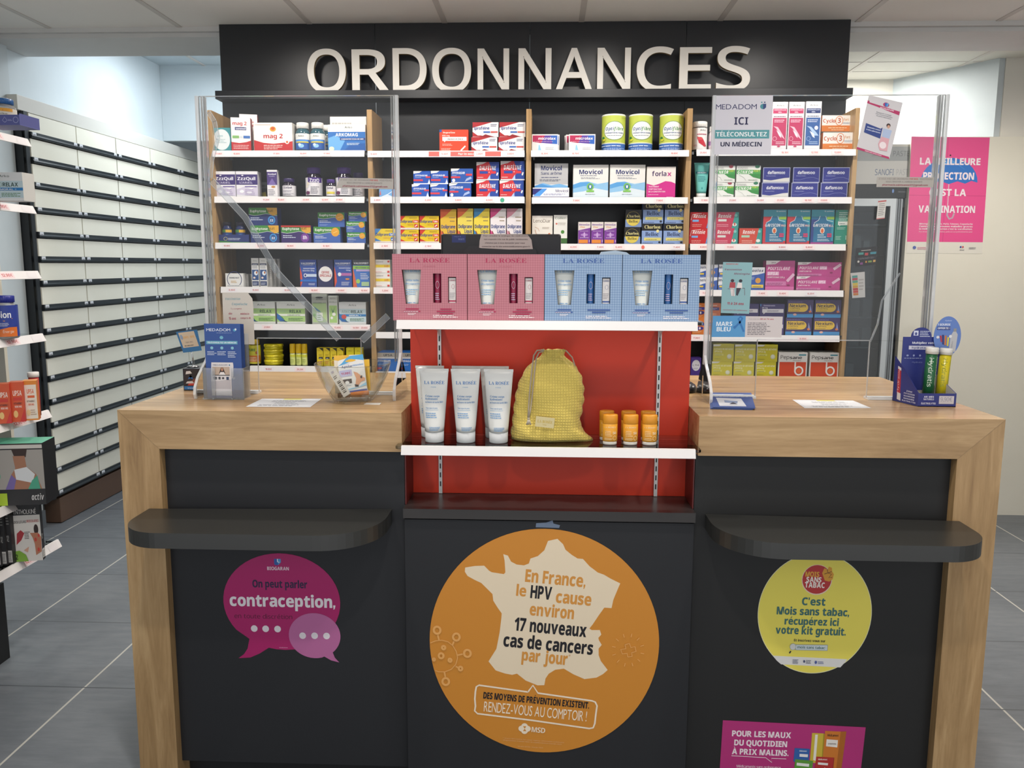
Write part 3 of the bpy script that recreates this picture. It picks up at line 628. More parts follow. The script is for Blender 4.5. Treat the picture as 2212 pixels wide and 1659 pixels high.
k('effs', '#2b57b0', [('P', '#e4e4e2', [(0, 1), (.5, 1), (.35, .86), (0, .8)]), T('EFFERALGAN', .46, .6, .13, '#eef2f8', 'i', .72), ('L', .1, .5, .45, .56, 1, '#c5d4ec'), ('R', .0, .24, .55, .38, '#cf4250'), ('R', .72, .48, 1, .6, '#cf4250'), ('P', '#dfe6f0', [(.82, .0), (1, .0), (.92, .4)]), ('R', 0, 0, 1, .08, '#dfe2e8')], '#1f3f86')
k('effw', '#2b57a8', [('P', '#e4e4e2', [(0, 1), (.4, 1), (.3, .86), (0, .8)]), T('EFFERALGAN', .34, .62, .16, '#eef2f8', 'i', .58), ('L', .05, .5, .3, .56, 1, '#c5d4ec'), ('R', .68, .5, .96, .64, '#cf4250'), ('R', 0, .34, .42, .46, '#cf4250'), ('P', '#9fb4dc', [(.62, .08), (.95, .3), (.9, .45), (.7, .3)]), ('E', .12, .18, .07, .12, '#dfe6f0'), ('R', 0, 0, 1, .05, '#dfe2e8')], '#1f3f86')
k('dalf', '#c7303a', [('P', '#27479c', [(.55, 1), (1, 1), (1, 0), (.5, 0), (.72, .5)]), ('P', '#e0dfde', [(0, 1), (.45, 1), (.3, .9), (0, .8)]), T('DALFÉINE', .5, .56, .22, '#eceef2', 'i', .74), ('R', .14, .36, .5, .5, '#27479c'), ('R', .6, .36, .86, .5, '#cf3540'), T('+', .56, .37, .14, '#eeeeff', 'b', .05), ('P', '#a9c4ea', [(.45, .0), (.62, .0), (.6, .3)]), ('S', '#ece8ea', .06, [(.9, .26), (.94, .42)]), ('L', .04, .14, .4, .22, 1, '#f0d8d8'), ('R', 0, 0, 1, .06, '#dcdadc')], '#22387c')
def dol(c1, c2, w, tagc, mg):
    return [('P', c1, [(0, 1), (.3, 1), (0, .5)]), ('P', c1, [(0, .1), (0, .35), (.35, .1)]), T('Doliprane', .34, .5, .2, '#27407f', 'b', .62), ('R', .67, .5, .98, .7, tagc), T('Tabs', .82, .53, .13, '#f4eeea', 'b', .22), T(mg, .55, .3, .13, '#c98a2a', 's', .3), ('R', .75, .16, .95, .4, tagc), ('S', '#f0f0f0', .04, [(.79, .22), (.91, .34)]), ('L', .5, .84, .95, .94, 1, '#a8862a'), ('R', 0, 0, 1, .13, '#e6dfd8'), ('L', .1, .04, .9, .09, 1, '#c9908a')]
k('dol500', '#e3c72a', dol('#3f86d0', 0, 0, '#2f6fc0', '500mg'), '#2f6fb0'); k('dol1000', '#dcbf28', dol('#c93a2c', 0, 0, '#c9402f', '1000mg'), '#b83a2c')
def liq(c1, c2, mg, tagc):
    return [('P', c1, [(0, 1), (.75, 1), (.3, .8), (0, .72)]), ('P', c1, [(0, 0), (0, .4), (.5, .08), (.5, 0)]), ('L', .55, .74, .95, .8, 1, '#8a7a5a'), ('L', .6, .64, .95, .7, 1, '#8a7a5a'), T('Doliprane', .5, .44, .1, '#2b4284', 'b', .88), T('Liquiz', .7, .3, .1, '#2b4284', 'b', .5), ('L', .45, .23, .95, .27, 1, '#8a8a9a'), ('R', .4, .04, 1, .18, tagc), T(mg, .72, .065, .08, '#f0e6e6', 'b', .5), ('S', '#8a3f3a', .05, [(.12, .36), (.4, .06)])]
k('liqa', '#dcb43c', liq('#d2603a', 0, '1000mg', '#cf4a35'), '#b84a30'); k('liqb', '#e3cf5a', liq('#d96a3c', 0, '1000mg', '#cf4a35')); k('liqc', '#e6d04a', liq('#3f86b8', 0, '500mg', '#2f6fc0')); k('liqd', '#e6e0e2', liq('#cf4a86', 0, '300mg', '#cf3f80')); k('liqe', '#e4dfe2', liq('#c98a9c', 0, '200mg', '#d27a9c'))
k('parac', '#eae7e2', [T('Paracétamol', .36, .8, .1, '#4a4a55', 's', .5), ('R', .86, .8, .97, .93, '#d2453c'), ('R', 0, .44, 1, .64, '#ecd02c'), T('1g', .12, .48, .11, '#d2453c', 'b', .1), T('=4,95', .78, .48, .11, '#d2453c', 'b', .28), ('R', .06, .06, .75, .22, '#f0ecea'), ('L', .12, .1, .7, .18, 1, '#d27a70'), ('R', .84, .06, .97, .2, '#d2453c')])
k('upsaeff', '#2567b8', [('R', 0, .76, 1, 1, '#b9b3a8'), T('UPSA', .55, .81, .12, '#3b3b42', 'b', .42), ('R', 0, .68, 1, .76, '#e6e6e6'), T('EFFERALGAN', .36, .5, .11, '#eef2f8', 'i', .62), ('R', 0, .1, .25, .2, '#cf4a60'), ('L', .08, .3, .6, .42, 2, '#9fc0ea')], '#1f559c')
k('partblue', '#6fa4d8', [('P', '#d8e4f0', [(0, 0), (1, 0), (.5, .4)]), ('P', '#cf5a5a', [(.02, .3), (.12, .3), (.08, .9)]), ('S', '#dfeaf6', .04, [(.4, .2), (.9, .8)])])
k('microlax', '#e9e7e5', [('P', '#5a3f9c', [(.03, .93), (.97, .93), (.97, .42), (.6, .46), (.3, .5), (.03, .56)]), ('P', '#b02a55', [(.03, .93), (.5, .93), (.35, .48), (.03, .56)]), ('P', '#2f62b8', [(.72, .93), (.97, .93), (.97, .42), (.78, .44)]), T('microlax', .58, .68, .15, '#f2eef2', 'b', .66), ('L', .08, .56, .9, .6, 1, '#e6c0cc'), ('P', '#8fc4e6', [(.24, .05), (.36, .05), (.3, .38), (.26, .38)]), ('L', .52, .12, .9, .3, 2, '#b9bcc4'), ('E', .88, .1, .05, .08, '#cfd6e2')], '#d6d4d2')
k('movs', '#b9babc', [('R', 0, 0, 1, .38, '#e4e6e8'), ('P', '#7ab4e2', [(0, .32), (.25, .42), (.5, .36), (.75, .4), (1, .34), (1, .06), (0, .06)]), ('P', '#4f96d6', [(0, .34), (.2, .4), (.4, .34), (.7, .28), (.3, .22), (0, .26)]), T('Movicol', .5, .8, .13, '#1f2c6a', 'b', .62), T('Sans arôme', .5, .67, .08, '#1f2c6a', 's', .62), ('L', .2, .58, .8, .62, 1, '#3a4470'), ('L', .15, .48, .85, .55, 2, '#6a7080'), ('E', .5, .17, .09, .12, '#1f3f9a'), ('P', '#e8ecf4', [(.48, .12), (.52, .12), (.53, .22), (.47, .22)])])
k('movtray', '#2b2f6a', [('R', 0, .1, 1, 1, '#e4e4e8'), ('P', '#2f2f78', [(0, .9), (.4, .9), (.1, .3), (0, .3)]), ('P', '#4f96e0', [(0, .15), (.2, .15), (.4, .9), (.26, .9)]), T('Movicol', .8, .55, .26, '#2b3a7a', 's', .34), ('L', .3, .25, .95, .45, 2, '#7a84b0')])
k('mov', '#e6e5e1', [('P', '#d5e2ea', [(0, 0), (1, 0), (1, .45), (0, .45)]), ('P', '#8fc0e4', [(0, .4), (.2, .48), (.42, .5), (.7, .42), (1, .48), (1, .22), (.6, .3), (.3, .2), (0, .16)]), ('P', '#5aa0da', [(0, .4), (.2, .47), (.45, .48), (.65, .38), (.3, .36), (0, .28)]), T('Movicol', .5, .72, .13, '#1f2c6a', 'b', .66), ('L', .2, .67, .8, .7, 1, '#3a4470'), ('L', .22, .58, .78, .64, 2, '#8a90a0'), ('E', .49, .34, .1, .11, '#7fbf4f'), ('E', .49, .34, .065, .075, '#2b6f9a'), ('P', '#f0f4f6', [(.47, .3), (.51, .3), (.52, .38), (.46, .38)]), ('R', .38, .18, .6, .23, '#7fc05a'), ('L', .35, .11, .65, .14, 1, '#8a90a0')], '#d6d6d2')
k('forlax', '#ebe5df', [('P', '#cf2f8c', [(0, 0), (1, 0), (1, .46), (.85, .52), (.65, .54), (.45, .46), (.25, .4), (0, .46)]), T('forla', .43, .7, .15, '#4a3560', 'b', .5), T('x', .78, .7, .15, '#c22f86', 'b', .15), T('TRAITEMENT', .25, .34, .045, '#f2d8e6', 'b', .36), T('SYMPTOMATIQUE', .3, .26, .045, '#f2d8e6', 'b', .46), T('DE LA CONSTIPATION', .36, .18, .045, '#f2d8e6', 'b', .58), ('L', .06, .1, .5, .13, 1, '#f2d8e6'), ('L', .7, .02, .95, .06, 1, '#f2d8e6')])
k('leno', '#e9e5dc', [T('LenoDiar', .48, .76, .12, '#6a5a50', 's', .84), ('S', '#d2a48a', .03, [(.15, .5), (.2, .36), (.4, .3), (.6, .34)]), ('S', '#d9b49a', .025, [(.2, .2), (.3, .1), (.6, .12), (.7, .2)]), ('S', '#d2a48a', .02, [(.14, .6), (.3, .55), (.35, .45)]), ('L', .5, .54, .9, .62, 2, '#b0a498'), ('E', .58, .1, .07, .06, '#6f9a2f'), ('E', .84, .34, .06, .05, '#d27a50')])
k('colilen', '#e6e6e0', [T('Colilen', .5, .86, .07, '#5a6a5a', 's', .82), ('L', .3, .66, .9, .76, 3, '#b0a8a0'), ('E', .2, .7, .07, .03, '#d26a5a'), ('E', .66, .42, .13, .06, '#4f8a3a'), ('R', .55, .02, 1, .2, '#3f6a35')])
k('meteo', '#e4dcd6', [('P', '#7d3f9c', [(0, 0), (1, 0), (1, .74), (.5, .68), (0, .62)]), T('MeteoGaz', .5, .84, .08, '#7a4a9a', 'b', .86), T('Plus', .35, .74, .06, '#e09a4a', 'i', .4), ('E', .5, .42, .3, .06, '#b084c8'), ('E', .5, .42, .08, .12, '#c8a4da'), ('L', .15, .58, .85, .62, 1, '#d8c4e6'), ('R', .04, .04, .8, .2, '#e08a3a'), ('L', .15, .28, .9, .33, 1, '#d8c4e6'), ('E', .92, .14, .02, .07, '#f0e8f0')], '#d8cfd6')
k('charbs', '#1c1c1e', [('R', 0, 0, 1, .44, '#7f97c4'), ('E', .48, .48, .43, .42, '#dcc85a'), ('P', '#1c1c1e', [(.02, .46), (.95, .46), (.9, .7), (.7, .92), (.3, .92), (.08, .7)]), T('Charbon', .5, .56, .15, '#e6dc9a', 'f', .8), T('Belloc', .5, .26, .15, '#5a5230', 'f', .6), ('C', .48, .48, .43, .42, .012, '#c9b85a')])
k('charb', '#8ba5d4', [('R', 0, .66, 1, 1, '#17171a'), T('Charbon', .52, .76, .16, '#e6dc9a', 'f', .78), ('E', .78, .64, .07, .075, '#e6dc9a'), T('Belloc', .5, .4, .19, '#26355f', 'f', .66), ('R', .12, .18, .95, .32, '#dcd27a'), ('L', .2, .21, .85, .28, 1, '#7a7a50'), ('E', .88, .1, .06, .05, '#2a3040'), ('L', .05, .05, .6, .1, 1, '#4a5a86')], '#5f78a8')
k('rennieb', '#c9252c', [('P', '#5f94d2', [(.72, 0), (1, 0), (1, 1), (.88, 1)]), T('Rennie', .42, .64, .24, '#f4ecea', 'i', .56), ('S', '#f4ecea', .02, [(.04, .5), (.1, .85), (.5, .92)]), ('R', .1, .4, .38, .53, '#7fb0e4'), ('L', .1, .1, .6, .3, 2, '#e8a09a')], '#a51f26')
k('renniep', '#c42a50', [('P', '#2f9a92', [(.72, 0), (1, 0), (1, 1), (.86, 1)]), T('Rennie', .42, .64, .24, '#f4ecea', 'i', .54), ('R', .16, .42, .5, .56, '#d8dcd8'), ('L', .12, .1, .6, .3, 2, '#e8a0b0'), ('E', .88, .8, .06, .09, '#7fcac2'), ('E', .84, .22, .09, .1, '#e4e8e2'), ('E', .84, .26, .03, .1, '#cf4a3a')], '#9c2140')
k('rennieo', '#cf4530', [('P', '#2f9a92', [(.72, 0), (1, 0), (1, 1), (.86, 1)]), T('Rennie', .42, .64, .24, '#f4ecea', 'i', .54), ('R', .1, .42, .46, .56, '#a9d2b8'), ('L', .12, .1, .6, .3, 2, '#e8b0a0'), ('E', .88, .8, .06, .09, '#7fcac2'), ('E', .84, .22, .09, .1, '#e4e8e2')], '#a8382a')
def gav(c, nm, w, c3):
    return [('R', 0, 0, 1, .72, c), ('P', '#2f9ab0', [(0, 1), (1, 1), (1, .1), (.55, .1), (.2, .5), (.38, .7), (.38, .8), (0, .8)]), ('P', '#1f6f9a', [(.12, .62), (.3, .68), (.36, .8), (.64, .8), (.7, .68), (.9, .62), (.9, .06), (.12, .06)]), ('S', '#dfeef2', .02, [(.12, .62), (.32, .7), (.38, .82)]), ('S', '#dfeef2', .02, [(.62, .82), (.68, .7), (.95, .66)]),
            ('R', .68, .72, 1, .8, '#9ac84a'), T('12 sachets', .75, .94, .03, '#dff0f2', 'b', .4), T('GAVISCON', .42, .51, .085, '#eef4f8', 'i', .66), T(nm, .88, .51, .06, '#f2c8c0', 'b', .2), ('E', .5, .4, .1, .09, '#e8e0d0'), ('E', .5, .39, .06, .065, '#d9622c'), ('R', .72, .27, .92, .32, '#c23a6a'), ('R', .72, .21, .92, .26, '#c23a6a'), ('L', .3, .2, .68, .32, 2, '#cfe6ee'), ('L', .3, .1, .9, .18, 2, '#cfe6ee'), ('R', 0, 0, 1, .06, c3)]
k('gav', '#c9303a', gav('#c9303a', 'PRO', 0, '#c9303a'), '#1f5f7a'); k('gavell', '#1f6f9a', gav('#2a3f86', 'ELL', 0, '#a83a8a'), '#1f5f7a')
k('greenb', '#1f8f78', [('E', .06, .96, .04, .02, '#2b4f9a'), ('L', .25, .7, .95, .96, 5, '#d8ece6'), ('R', .2, .56, .9, .67, '#dfe6e0'), ('L', .3, .59, .8, .64, 1, '#4a6a60'), ('P', '#dfe6e0', [(.3, .57), (.4, .57), (.3, .52)]), ('L', .15, .44, .8, .52, 2, '#a8d8c8'), ('L', .08, .14, .5, .26, 3, '#a8d8c8'), ('R', .8, .14, .84, .26, '#d8ece6')])
k('veinp', '#e4dfe2', [T('Arko', .5, .91, .03, '#3b4a44', 'g', .5), ('R', .05, .76, .95, .86, '#bf2f62'), T('VEINOFLUX', .5, .82, .026, '#f0d2de', 'b', .8), T('GEL', .5, .775, .026, '#f0d2de', 'b', .25), ('L', .1, .69, .9, .73, 1, '#8a6a78'), ('R', .05, .1, .95, .67, '#b82f5e'), ('L', .15, .58, .9, .65, 2, '#f0d2de'), ('P', '#e8b8c8', [(.1, .5), (.3, .45), (.6, .3), (.9, .22), (.7, .34), (.4, .48)]), ('P', '#f2dce4', [(.3, .42), (.5, .3), (.65, .25), (.6, .34)]), ('C', .22, .24, .13, .045, .02, '#e8c2d0'), ('L', .3, .13, .9, .2, 2, '#e8c2d0'), ('E', .5, .08, .1, .015, '#bf2f62')])
k('veinb', '#e4e2e6', [T('Arko', .5, .91, .03, '#3b4a44', 'g', .5), ('R', .05, .76, .95, .86, '#26386f'), T('VEINOFLUX', .5, .82, .026, '#d2daec', 'b', .8), T('GEL', .5, .775, .026, '#d2daec', 'b', .25), ('L', .1, .69, .9, .73, 1, '#5a6a88'), ('R', .05, .1, .95, .67, '#2f5a9a'), ('L', .15, .58, .9, .65, 2, '#d2daec'), ('P', '#a9c4e4', [(.1, .5), (.3, .45), (.6, .3), (.9, .3), (.7, .38), (.4, .48)]), ('P', '#dfe8f4', [(.3, .4), (.5, .28), (.65, .25), (.6, .34)]), ('E', .72, .46, .12, .042, '#e4e6ee'), ('C', .25, .24, .13, .045, .02, '#a9c4e4'), ('L', .3, .13, .9, .2, 2, '#a9c4e4')])
k('cyclo', '#ebe6df', [('R', 0, 0, 1, .37, '#d2762c'), T('Cyclo', .22, .55, .22, '#bf4f22', 'b', .38), ('C', .53, .66, .12, .3, .018, '#d9762c'), T('3', .53, .52, .3, '#bf4f22', 'b', .09), T('fort', .74, .66, .15, '#d29a6a', 'b', .16), ('L', .64, .46, .92, .6, 2, '#8a98b0'), ('P', '#2b3350', [(.9, .42), (.96, .42), (.97, .56)]), ('L', .2, .2, .8, .3, 1, '#f0cfa8'), ('L', .3, .08, .7, .16, 1, '#f0cfa8')], '#c9702c')
k('gink', '#e6e8e4', [('R', 0, .5, 1, .75, '#3fa04a'), ('P', '#2f8a3c', [(.45, .5), (1, .5), (1, .2), (.7, .3), (.5, .5)]), T('GINKOR', .36, .52, .19, '#f0f4ee', 'i', .64), T('FORT', .84, .62, .12, '#c9d24a', 'b', .26), ('E', .8, .95, .1, .1, '#9c3a4a'), ('L', .04, .8, .6, .95, 2, '#a8aca8'), ('S', '#b9bdb8', .015, [(.1, .45), (.3, .3), (.4, .1)]), ('L', .5, .12, .95, .22, 1, '#9aa89a'), ('R', 0, 0, 1, .08, '#dfe0dc')], '#d2d4d0')
k('gink2', '#e6e8e4', [o if o[0] != 'E' else ('E', .86, .95, .1, .1, '#2f7a5a') for o in K['gink'][1]], '#d2d4d0')
def daf(mg, wv):
    return [('R', 0, 0, 1, 1, '#b4b8d2'), ('R', .02, .04, .98, .96, '#232a86')] + ([('P', '#d8d8d4', [(.02, .05), (.98, .05), (.98, .32), (.8, .3), (.5, .2), (.3, .14), (.02, .2)])] if wv else [('S', '#8f98cc', .008, [(.05, .2), (.25, .17), (.5, .3), (.75, .34), (.97, .22)])]) + [T('daflon', .36 if wv else .36, .56, .2, '#eef0f6', 'b', .38), T(mg, .68, .56, .16, '#dfe2ee', 'b', .26), ('L', .12, .42, .5, .48, 1, '#a8b0dc')]
k('daf1', '#232a86', daf('1000', True)); k('daf5', '#232a86', daf('500', False))
k('maal', '#e6e8ee', [('P', '#2b57ae', [(0, 0), (1, 0), (1, .78), (.6, .62), (.2, .4), (0, .38)]), T('Maalox', .3, .68, .2, '#26355f', 'i', .6), ('E', .75, .38, .12, .16, '#e09a3a'), ('R', .05, .2, .35, .34, '#e6c84a'), ('L', .05, .06, .5, .14, 1, '#b4cdf0')], '#2b4f9a')
k('maalt', '#e6e8ee', [('P', '#2b57ae', [(0, 0), (1, 0), (1, .76), (.6, .68), (0, .62)]), T('Maalox', .52, .8, .12, '#26355f', 'i', .86), ('E', .65, .42, .15, .12, '#e0a03a'), ('R', .3, .1, .95, .24, '#e6c84a'), ('L', .35, .13, .9, .2, 1, '#4a4a3a'), ('P', '#e6c84a', [(0, .02), (.2, .1), (.05, .16)]), ('L', .1, .46, .45, .6, 3, '#b4cdf0')], '#2b4f9a')
k('poly', '#c2408c', [('P', '#ece4e6', [(0, 1), (.5, 1), (.32, .88), (0, .86)]), T('UPSA', .26, .91, .04, '#8a6a7a', 'b', .16), T('POLYSILANE', .45, .68, .11, '#f4dcea', 'i', .78), ('R', .05, .5, .46, .63, '#e4a8cc'), T('UPSA', .24, .51, .11, '#f8e6f0', 'i', .34), T('DIMÉTICONE 2,25 g', .36, .41, .055, '#f4dcea', 'i', .6), ('R', .0, .16, .72, .3, '#d27ab0'), ('L', .05, .18, .7, .27, 2, '#8a2f6a'), ('S', '#e8b8d4', .1, [(.75, .3), (.98, .55)]), ('E', .8, .17, .06, .03, '#8a1f5a'), ('R', 0, 0, 1, .12, '#d86aaa')], '#a83478')
k('polyw', '#c2408c', [('P', '#ece4e6', [(0, 1), (.32, 1), (.22, .84), (0, .8)]), T('UPSA', .15, .87, .08, '#8a6a7a', 'b', .1), T('POLYSILANE', .26, .5, .19, '#f4dcea', 'i', .44), ('R', .5, .48, .67, .72, '#e4a8cc'), T('UPSA', .58, .5, .19, '#f8e6f0', 'i', .15), T('DIMÉTICONE 15%', .18, .3, .1, '#f4dcea', 'i', .28), ('R', .0, .04, .55, .18, '#d27ab0'), ('L', .04, .07, .5, .15, 1, '#8a2f6a'), ('S', '#e8c4d8', .06, [(.82, .5), (.98, .85)]), ('E', .77, .26, .035, .05, '#8a1f5a')], '#a83478')
k('orb', '#dd7a2c', [('L', .1, .82, .7, .92, 1, '#f4dcc4'), ('R', .1, .58, .95, .76, '#3a2f86'), ('L', .15, .62, .85, .72, 2, '#c9c4ea'), ('E', .62, .4, .3, .12, '#3a2f86'), ('E', .62, .4, .07, .08, '#efe6e0'), ('L', .1, .1, .8, .26, 3, '#f0b888')], '#b8622a')
k('orb2', '#c9683a', [('L', .06, .84, .8, .94, 1, '#f0d4c4'), ('R', .06, .55, .9, .74, '#34307a'), ('L', .1, .6, .8, .7, 2, '#c9c4ea'), ('L', .1, .1, .8, .4, 4, '#e8b08a')], '#a85428')
k('eso', '#34256a', [('R', 0, .86, .06, 1, '#2f6fb0'), T('Esoméprazole', .38, .86, .09, '#c4bce0', 'b', .46), T('20 mg', .2, .72, .08, '#e4e0f0', 'b', .22), ('R', .1, .44, .96, .68, '#e8e4ea'), ('L', .3, .5, .8, .64, 2, '#6a6284'), ('P', '#e8e4ea', [(.14, .45), (.24, .45), (.15, .34)]), ('L', .1, .1, .5, .26, 2, '#8f84ba')])
k('nex', '#38235f', [('R', .04, .32, .6, .8, '#e6bf3c'), ('E', .6, .56, .2, .24, '#e6bf3c'), T('Nexium', .4, .58, .18, '#201c3c', 'b', .62), T('CONTROL', .3, .46, .08, '#201c3c', 's', .4), ('L', .08, .36, .5, .42, 1, '#6a5a2a'), ('R', 0, .0, 1, .2, '#3f94d2'), ('E', .3, .17, .07, .06, '#e8b8a8'), ('P', '#8f9ad0', [(.86, .3), (.95, .3), (.88, .75)]), ('E', .88, .34, .05, .06, '#e07a3a'), ('L', .04, .86, .6, .92, 1, '#8a7ab8')], '#2a1c4c')
k('cit', '#cfc326', [('P', '#e6e2d4', [(0, 1), (.4, 1), (.3, .9), (0, .88)]), T('CITRATE DE BÉTAÏNE', .5, .68, .1, '#f0ecc0', 'i', .9), T('UPSA 2g', .25, .54, .1, '#f0ecc0', 'i', .36), ('R', .08, .34, .5, .46, '#dcd66a'), ('L', .1, .37, .48, .44, 1, '#8a8420'), ('E', .78, .3, .11, .14, '#d2d2b0'), ('E', .77, .33, .08, .1, '#e0e0c8'), ('L', .08, .14, .4, .2, 1, '#8a8420')], '#5f5a1c')
k('pep', '#e6e2dc', [('P', '#d2461e', [(.04, .02), (.96, .02), (.96, .62), (.04, .62)]), T('Pep', .22, .74, .15, '#3b3632', 's', .3), T('sane', .6, .74, .12, '#3b3632', 'b', .42), ('R', .7, .88, .95, .93, '#2f8a9a'), ('C', .72, .27, .16, .19, .055, '#efe8e2'), ('R', .56, .27, .61, .62, '#efe8e2'), ('E', .72, .27, .08, .1, '#e2622c'), ('L', .5, .67, .88, .71, 1, '#8a8480')], '#d2cdc6')
k('upsac', '#d2552c', [T('UPSA', .55, .66, .13, '#f2dcd0', 'b', .62), ('R', .25, .54, .85, .62, '#c9372c'), T('VITAMINE C', .55, .44, .05, '#4a2a24', 'b', .6), T('1000 MG', .55, .36, .05, '#f2dcd0', 'b', .5), ('E', .35, .2, .16, .09, '#e8c07a'), ('P', '#c9302c', [(.6, 0), (1, 0), (1, .35)])], '#b8352a', None, '#c96a4a')
k('upsac2', '#e08a2c', [('R', .1, .04, .95, .9, '#ece2d2'), T('UPSA', .52, .68, .11, '#d9622c', 'b', .5), ('R', .3, .57, .8, .63, '#d9622c'), T('VITAMINE C', .52, .46, .05, '#6a4a34', 'b', .6), T('500 MG', .52, .38, .05, '#d9622c', 'b', .4), ('E', .3, .2, .14, .08, '#e8cf9a'), ('L', .45, .14, .85, .3, 3, '#b89a7a')], '#c96a24', None, '#e09a5a')

_cache = {}
def carton(kind, w, d, h, loc, label, group=None, rz=0, name='medicine_box'):
    key = (kind, name); c = _cache.get(key)
    if c and abs(c[1]-w) < .0045 and abs(c[3]-h) < .0045 and abs(c[2]-d) < .001:
        o = c[0].copy(); C.objects.link(o); o.location = loc; o.rotation_euler = (0, 0, rz)
        hh = c[3]
    else:
        body, art, side, sa, top = K[kind]; o = box_mesh(w, d, h, body, art, side, sa, top).build(name, loc, rz); _cache[key] = (o, w, d, h); hh = h
    tag(o, label, 'box of medicine' if name == 'medicine_box' else None, group)
    return o, hh

YF = 1.70
def put(c, r, kind, xa, xb, yt, label, yb=None, d=.055, y=YF, group=None, rz=0, on=None):
    """a carton on shelf r of bay c; on = the carton it stands on. Returns (object, z of its top)"""
    py = (yt+ROWS[c][r])/2; x0 = B(xa, py, y=y).x; x1 = B(xb, py, y=y).x
    z0 = ZS[c][r]+.0004 if on is None else on[1]+.0003
    z1 = B((xa+xb)/2, yt, y=y).z
    jr = random.Random(int(xa*7+yt)); rz = rz or (jr.random()-.5)*.035
    o, hh = carton(kind, (x1-x0)*.985, d, max(.02, z1-z0), ((x0+x1)/2, y, z0), label, group, rz)
    return o, z0+hh

def jar(name, r, h, bodym, capm, labm, art, loc, label, cat, group=None, caph=.2, neck=.8, span=150, rz=0, caprad=None, lab=(.08, .62), key=None):
    """a rounded bottle with a screw cap and a wrap-round label"""
    kk = ('jar', key or label)
    if kk in _cache:
        o = copy_tree(_cache[kk]); o.location = loc; o.rotation_euler = (0, 0, rz); tag(o, label, cat, group); return o
    e = empty(name, loc, rz, label, cat, group); hc = h*caph; hb = h-hc; cr = caprad or r*neck
    MB().lathe([(.0005, 0), (r*.9, 0), (r, h*.02), (r, hb*.78), (r*.93, hb*.88), (cr*.9, hb*.97), (cr*.88, hb+hc*.2), (.0005, hb+hc*.2)], bodym).build('bottle_body', parent=e)
    c = MB().lathe([(cr*.9, hb-.0005), (cr, hb), (cr, h-.001), (cr*.95, h), (.0005, h)], capm)
    for i in range(30):
        a = i*math.pi/15; c.box(cr*math.cos(a)-.0004, cr*math.sin(a)-.0004, hb+.001, cr*math.cos(a)+.0004, cr*math.sin(a)+.0004, h-.002, capm)
    c.build('screw_cap', parent=e)
    F = Round(r+.0004, h*lab[0], h*lab[1], span); lb = MB(); lb.art(Round(r+.0003, h*lab[0], h*lab[1], 330), [('R', 0, 0, 1, 1, labm)], 0); lb.art(F, art, 2); lb.build('wrap_label', parent=e)
    _cache[kk] = e; return e
def jput(c, r, xa, xb, yt, y=1.74, **k):
    py = (yt+ROWS[c][r])/2; x0 = B(xa, py, y=y).x; x1 = B(xb, py, y=y).x; z0 = ZS[c][r]+.0004; z1 = B((xa+xb)/2, yt, y=y).z
    return jar(r=(x1-x0)/2, h=z1-z0, loc=((x0+x1)/2, y, z0), **k)
# ------------------------------------------------------------------ stock on the wall shelving. bays 0..3 from the left, rows from the top
p = put
# bay 0
p(0, 0, 'teal', 459, 499, 276, 'teal carton with a big pale round label, left end of the top shelf')
p(0, 0, 'magtall', 519, 556, 247, 'tall red and white carton standing behind the magnesium cartons', y=1.775, d=.07, rz=.25)
p(0, 0, 'magsom', 500, 541, 254, 'tall white carton with red base, turned to show its red side', rz=.18, d=.05)
p(0, 0, 'mag', 548, 632, 265, 'wide white and red carton with an orange sun, top shelf of left bay', d=.07)
p(0, 0, 'blankwhite', 713, 792, 252, 'plain white carton lying behind the blue seawater carton', y=1.80)
p(0, 0, 'arkomag', 708, 790, 269, 'white and bright blue seawater magnesium carton at right end of top left shelf', d=.07)
lab_am = [('R', 0, 0, 1, .62, '#2b5aa4'), ('R', .1, .5, .9, .6, '#4f8fd0'), ('R', .2, .42, .9, .5, '#d8c24a'), ('E', .5, .22, .14, .12, '#8fc0ea'), ('E', .42, .3, .08, .08, '#cfe0f0'), T('Arko', .5, .8, .1, '#3b4a44', 'g', .3)]
TEALG = mat('#2f5560', .12); WCAP = mat('#e4e2de', .4); LABW = mat('#dfe0de', .4)
for xa, xb, y, lb in ((639, 670, 1.74, 'small teal glass pill bottle left of its twin, beside the orange-sun carton'), (671, 702, 1.74, 'small teal glass pill bottle next to the blue seawater carton')):
    jput(0, 0, xa, xb, 266, y=y, name='pill_bottle', bodym=TEALG, capm=WCAP, labm=LABW, art=lab_am, label=lb, cat='pill bottle', group='teal glass pill bottles', key='am')
jput(0, 0, 690, 719, 273, y=1.81, name='pill_bottle', bodym=TEALG, capm=WCAP, labm=LABW, art=lab_am, label='teal glass pill bottle half hidden behind the front two', cat='pill bottle', group='teal glass pill bottles', key='am')
p(0, 1, 'zzz', 463, 509, 370, 'purple and white sleep aid carton, left one of the pair', group='purple sleep aid cartons')
p(0, 1, 'zzz', 511, 556, 370, 'purple and white sleep aid carton, right one of the pair', group='purple sleep aid cartons', rz=.03)
p(0, 1, 'darkbox', 560, 577, 392, 'dark carton with yellow shape tucked behind the narrow purple carton', y=1.78)
p(0, 1, 'zzztall', 577, 599, 367, 'tall narrow purple and white carton standing alone', d=.03)
PURC = mat('#4a2c80', .35); DKB = mat('#1e1626', .1)
lab_z = [('P', '#4a2c80', [(.3, .72), (1, .72), (1, 1), (.3, 1)]), T('ZzzQ', .62, .74, .2, '#f0eef6', 'b', .44), ('E', .3, .66, .07, .09, '#e8dcc8'), ('E', .24, .5, .07, .08, '#f0e8dc'), ('E', .34, .3, .09, .1, '#efe4ec'), ('E', .28, .14, .12, .1, '#6a2a5a'), ('L', .45, .1, .85, .55, 5, '#8a8a96')]
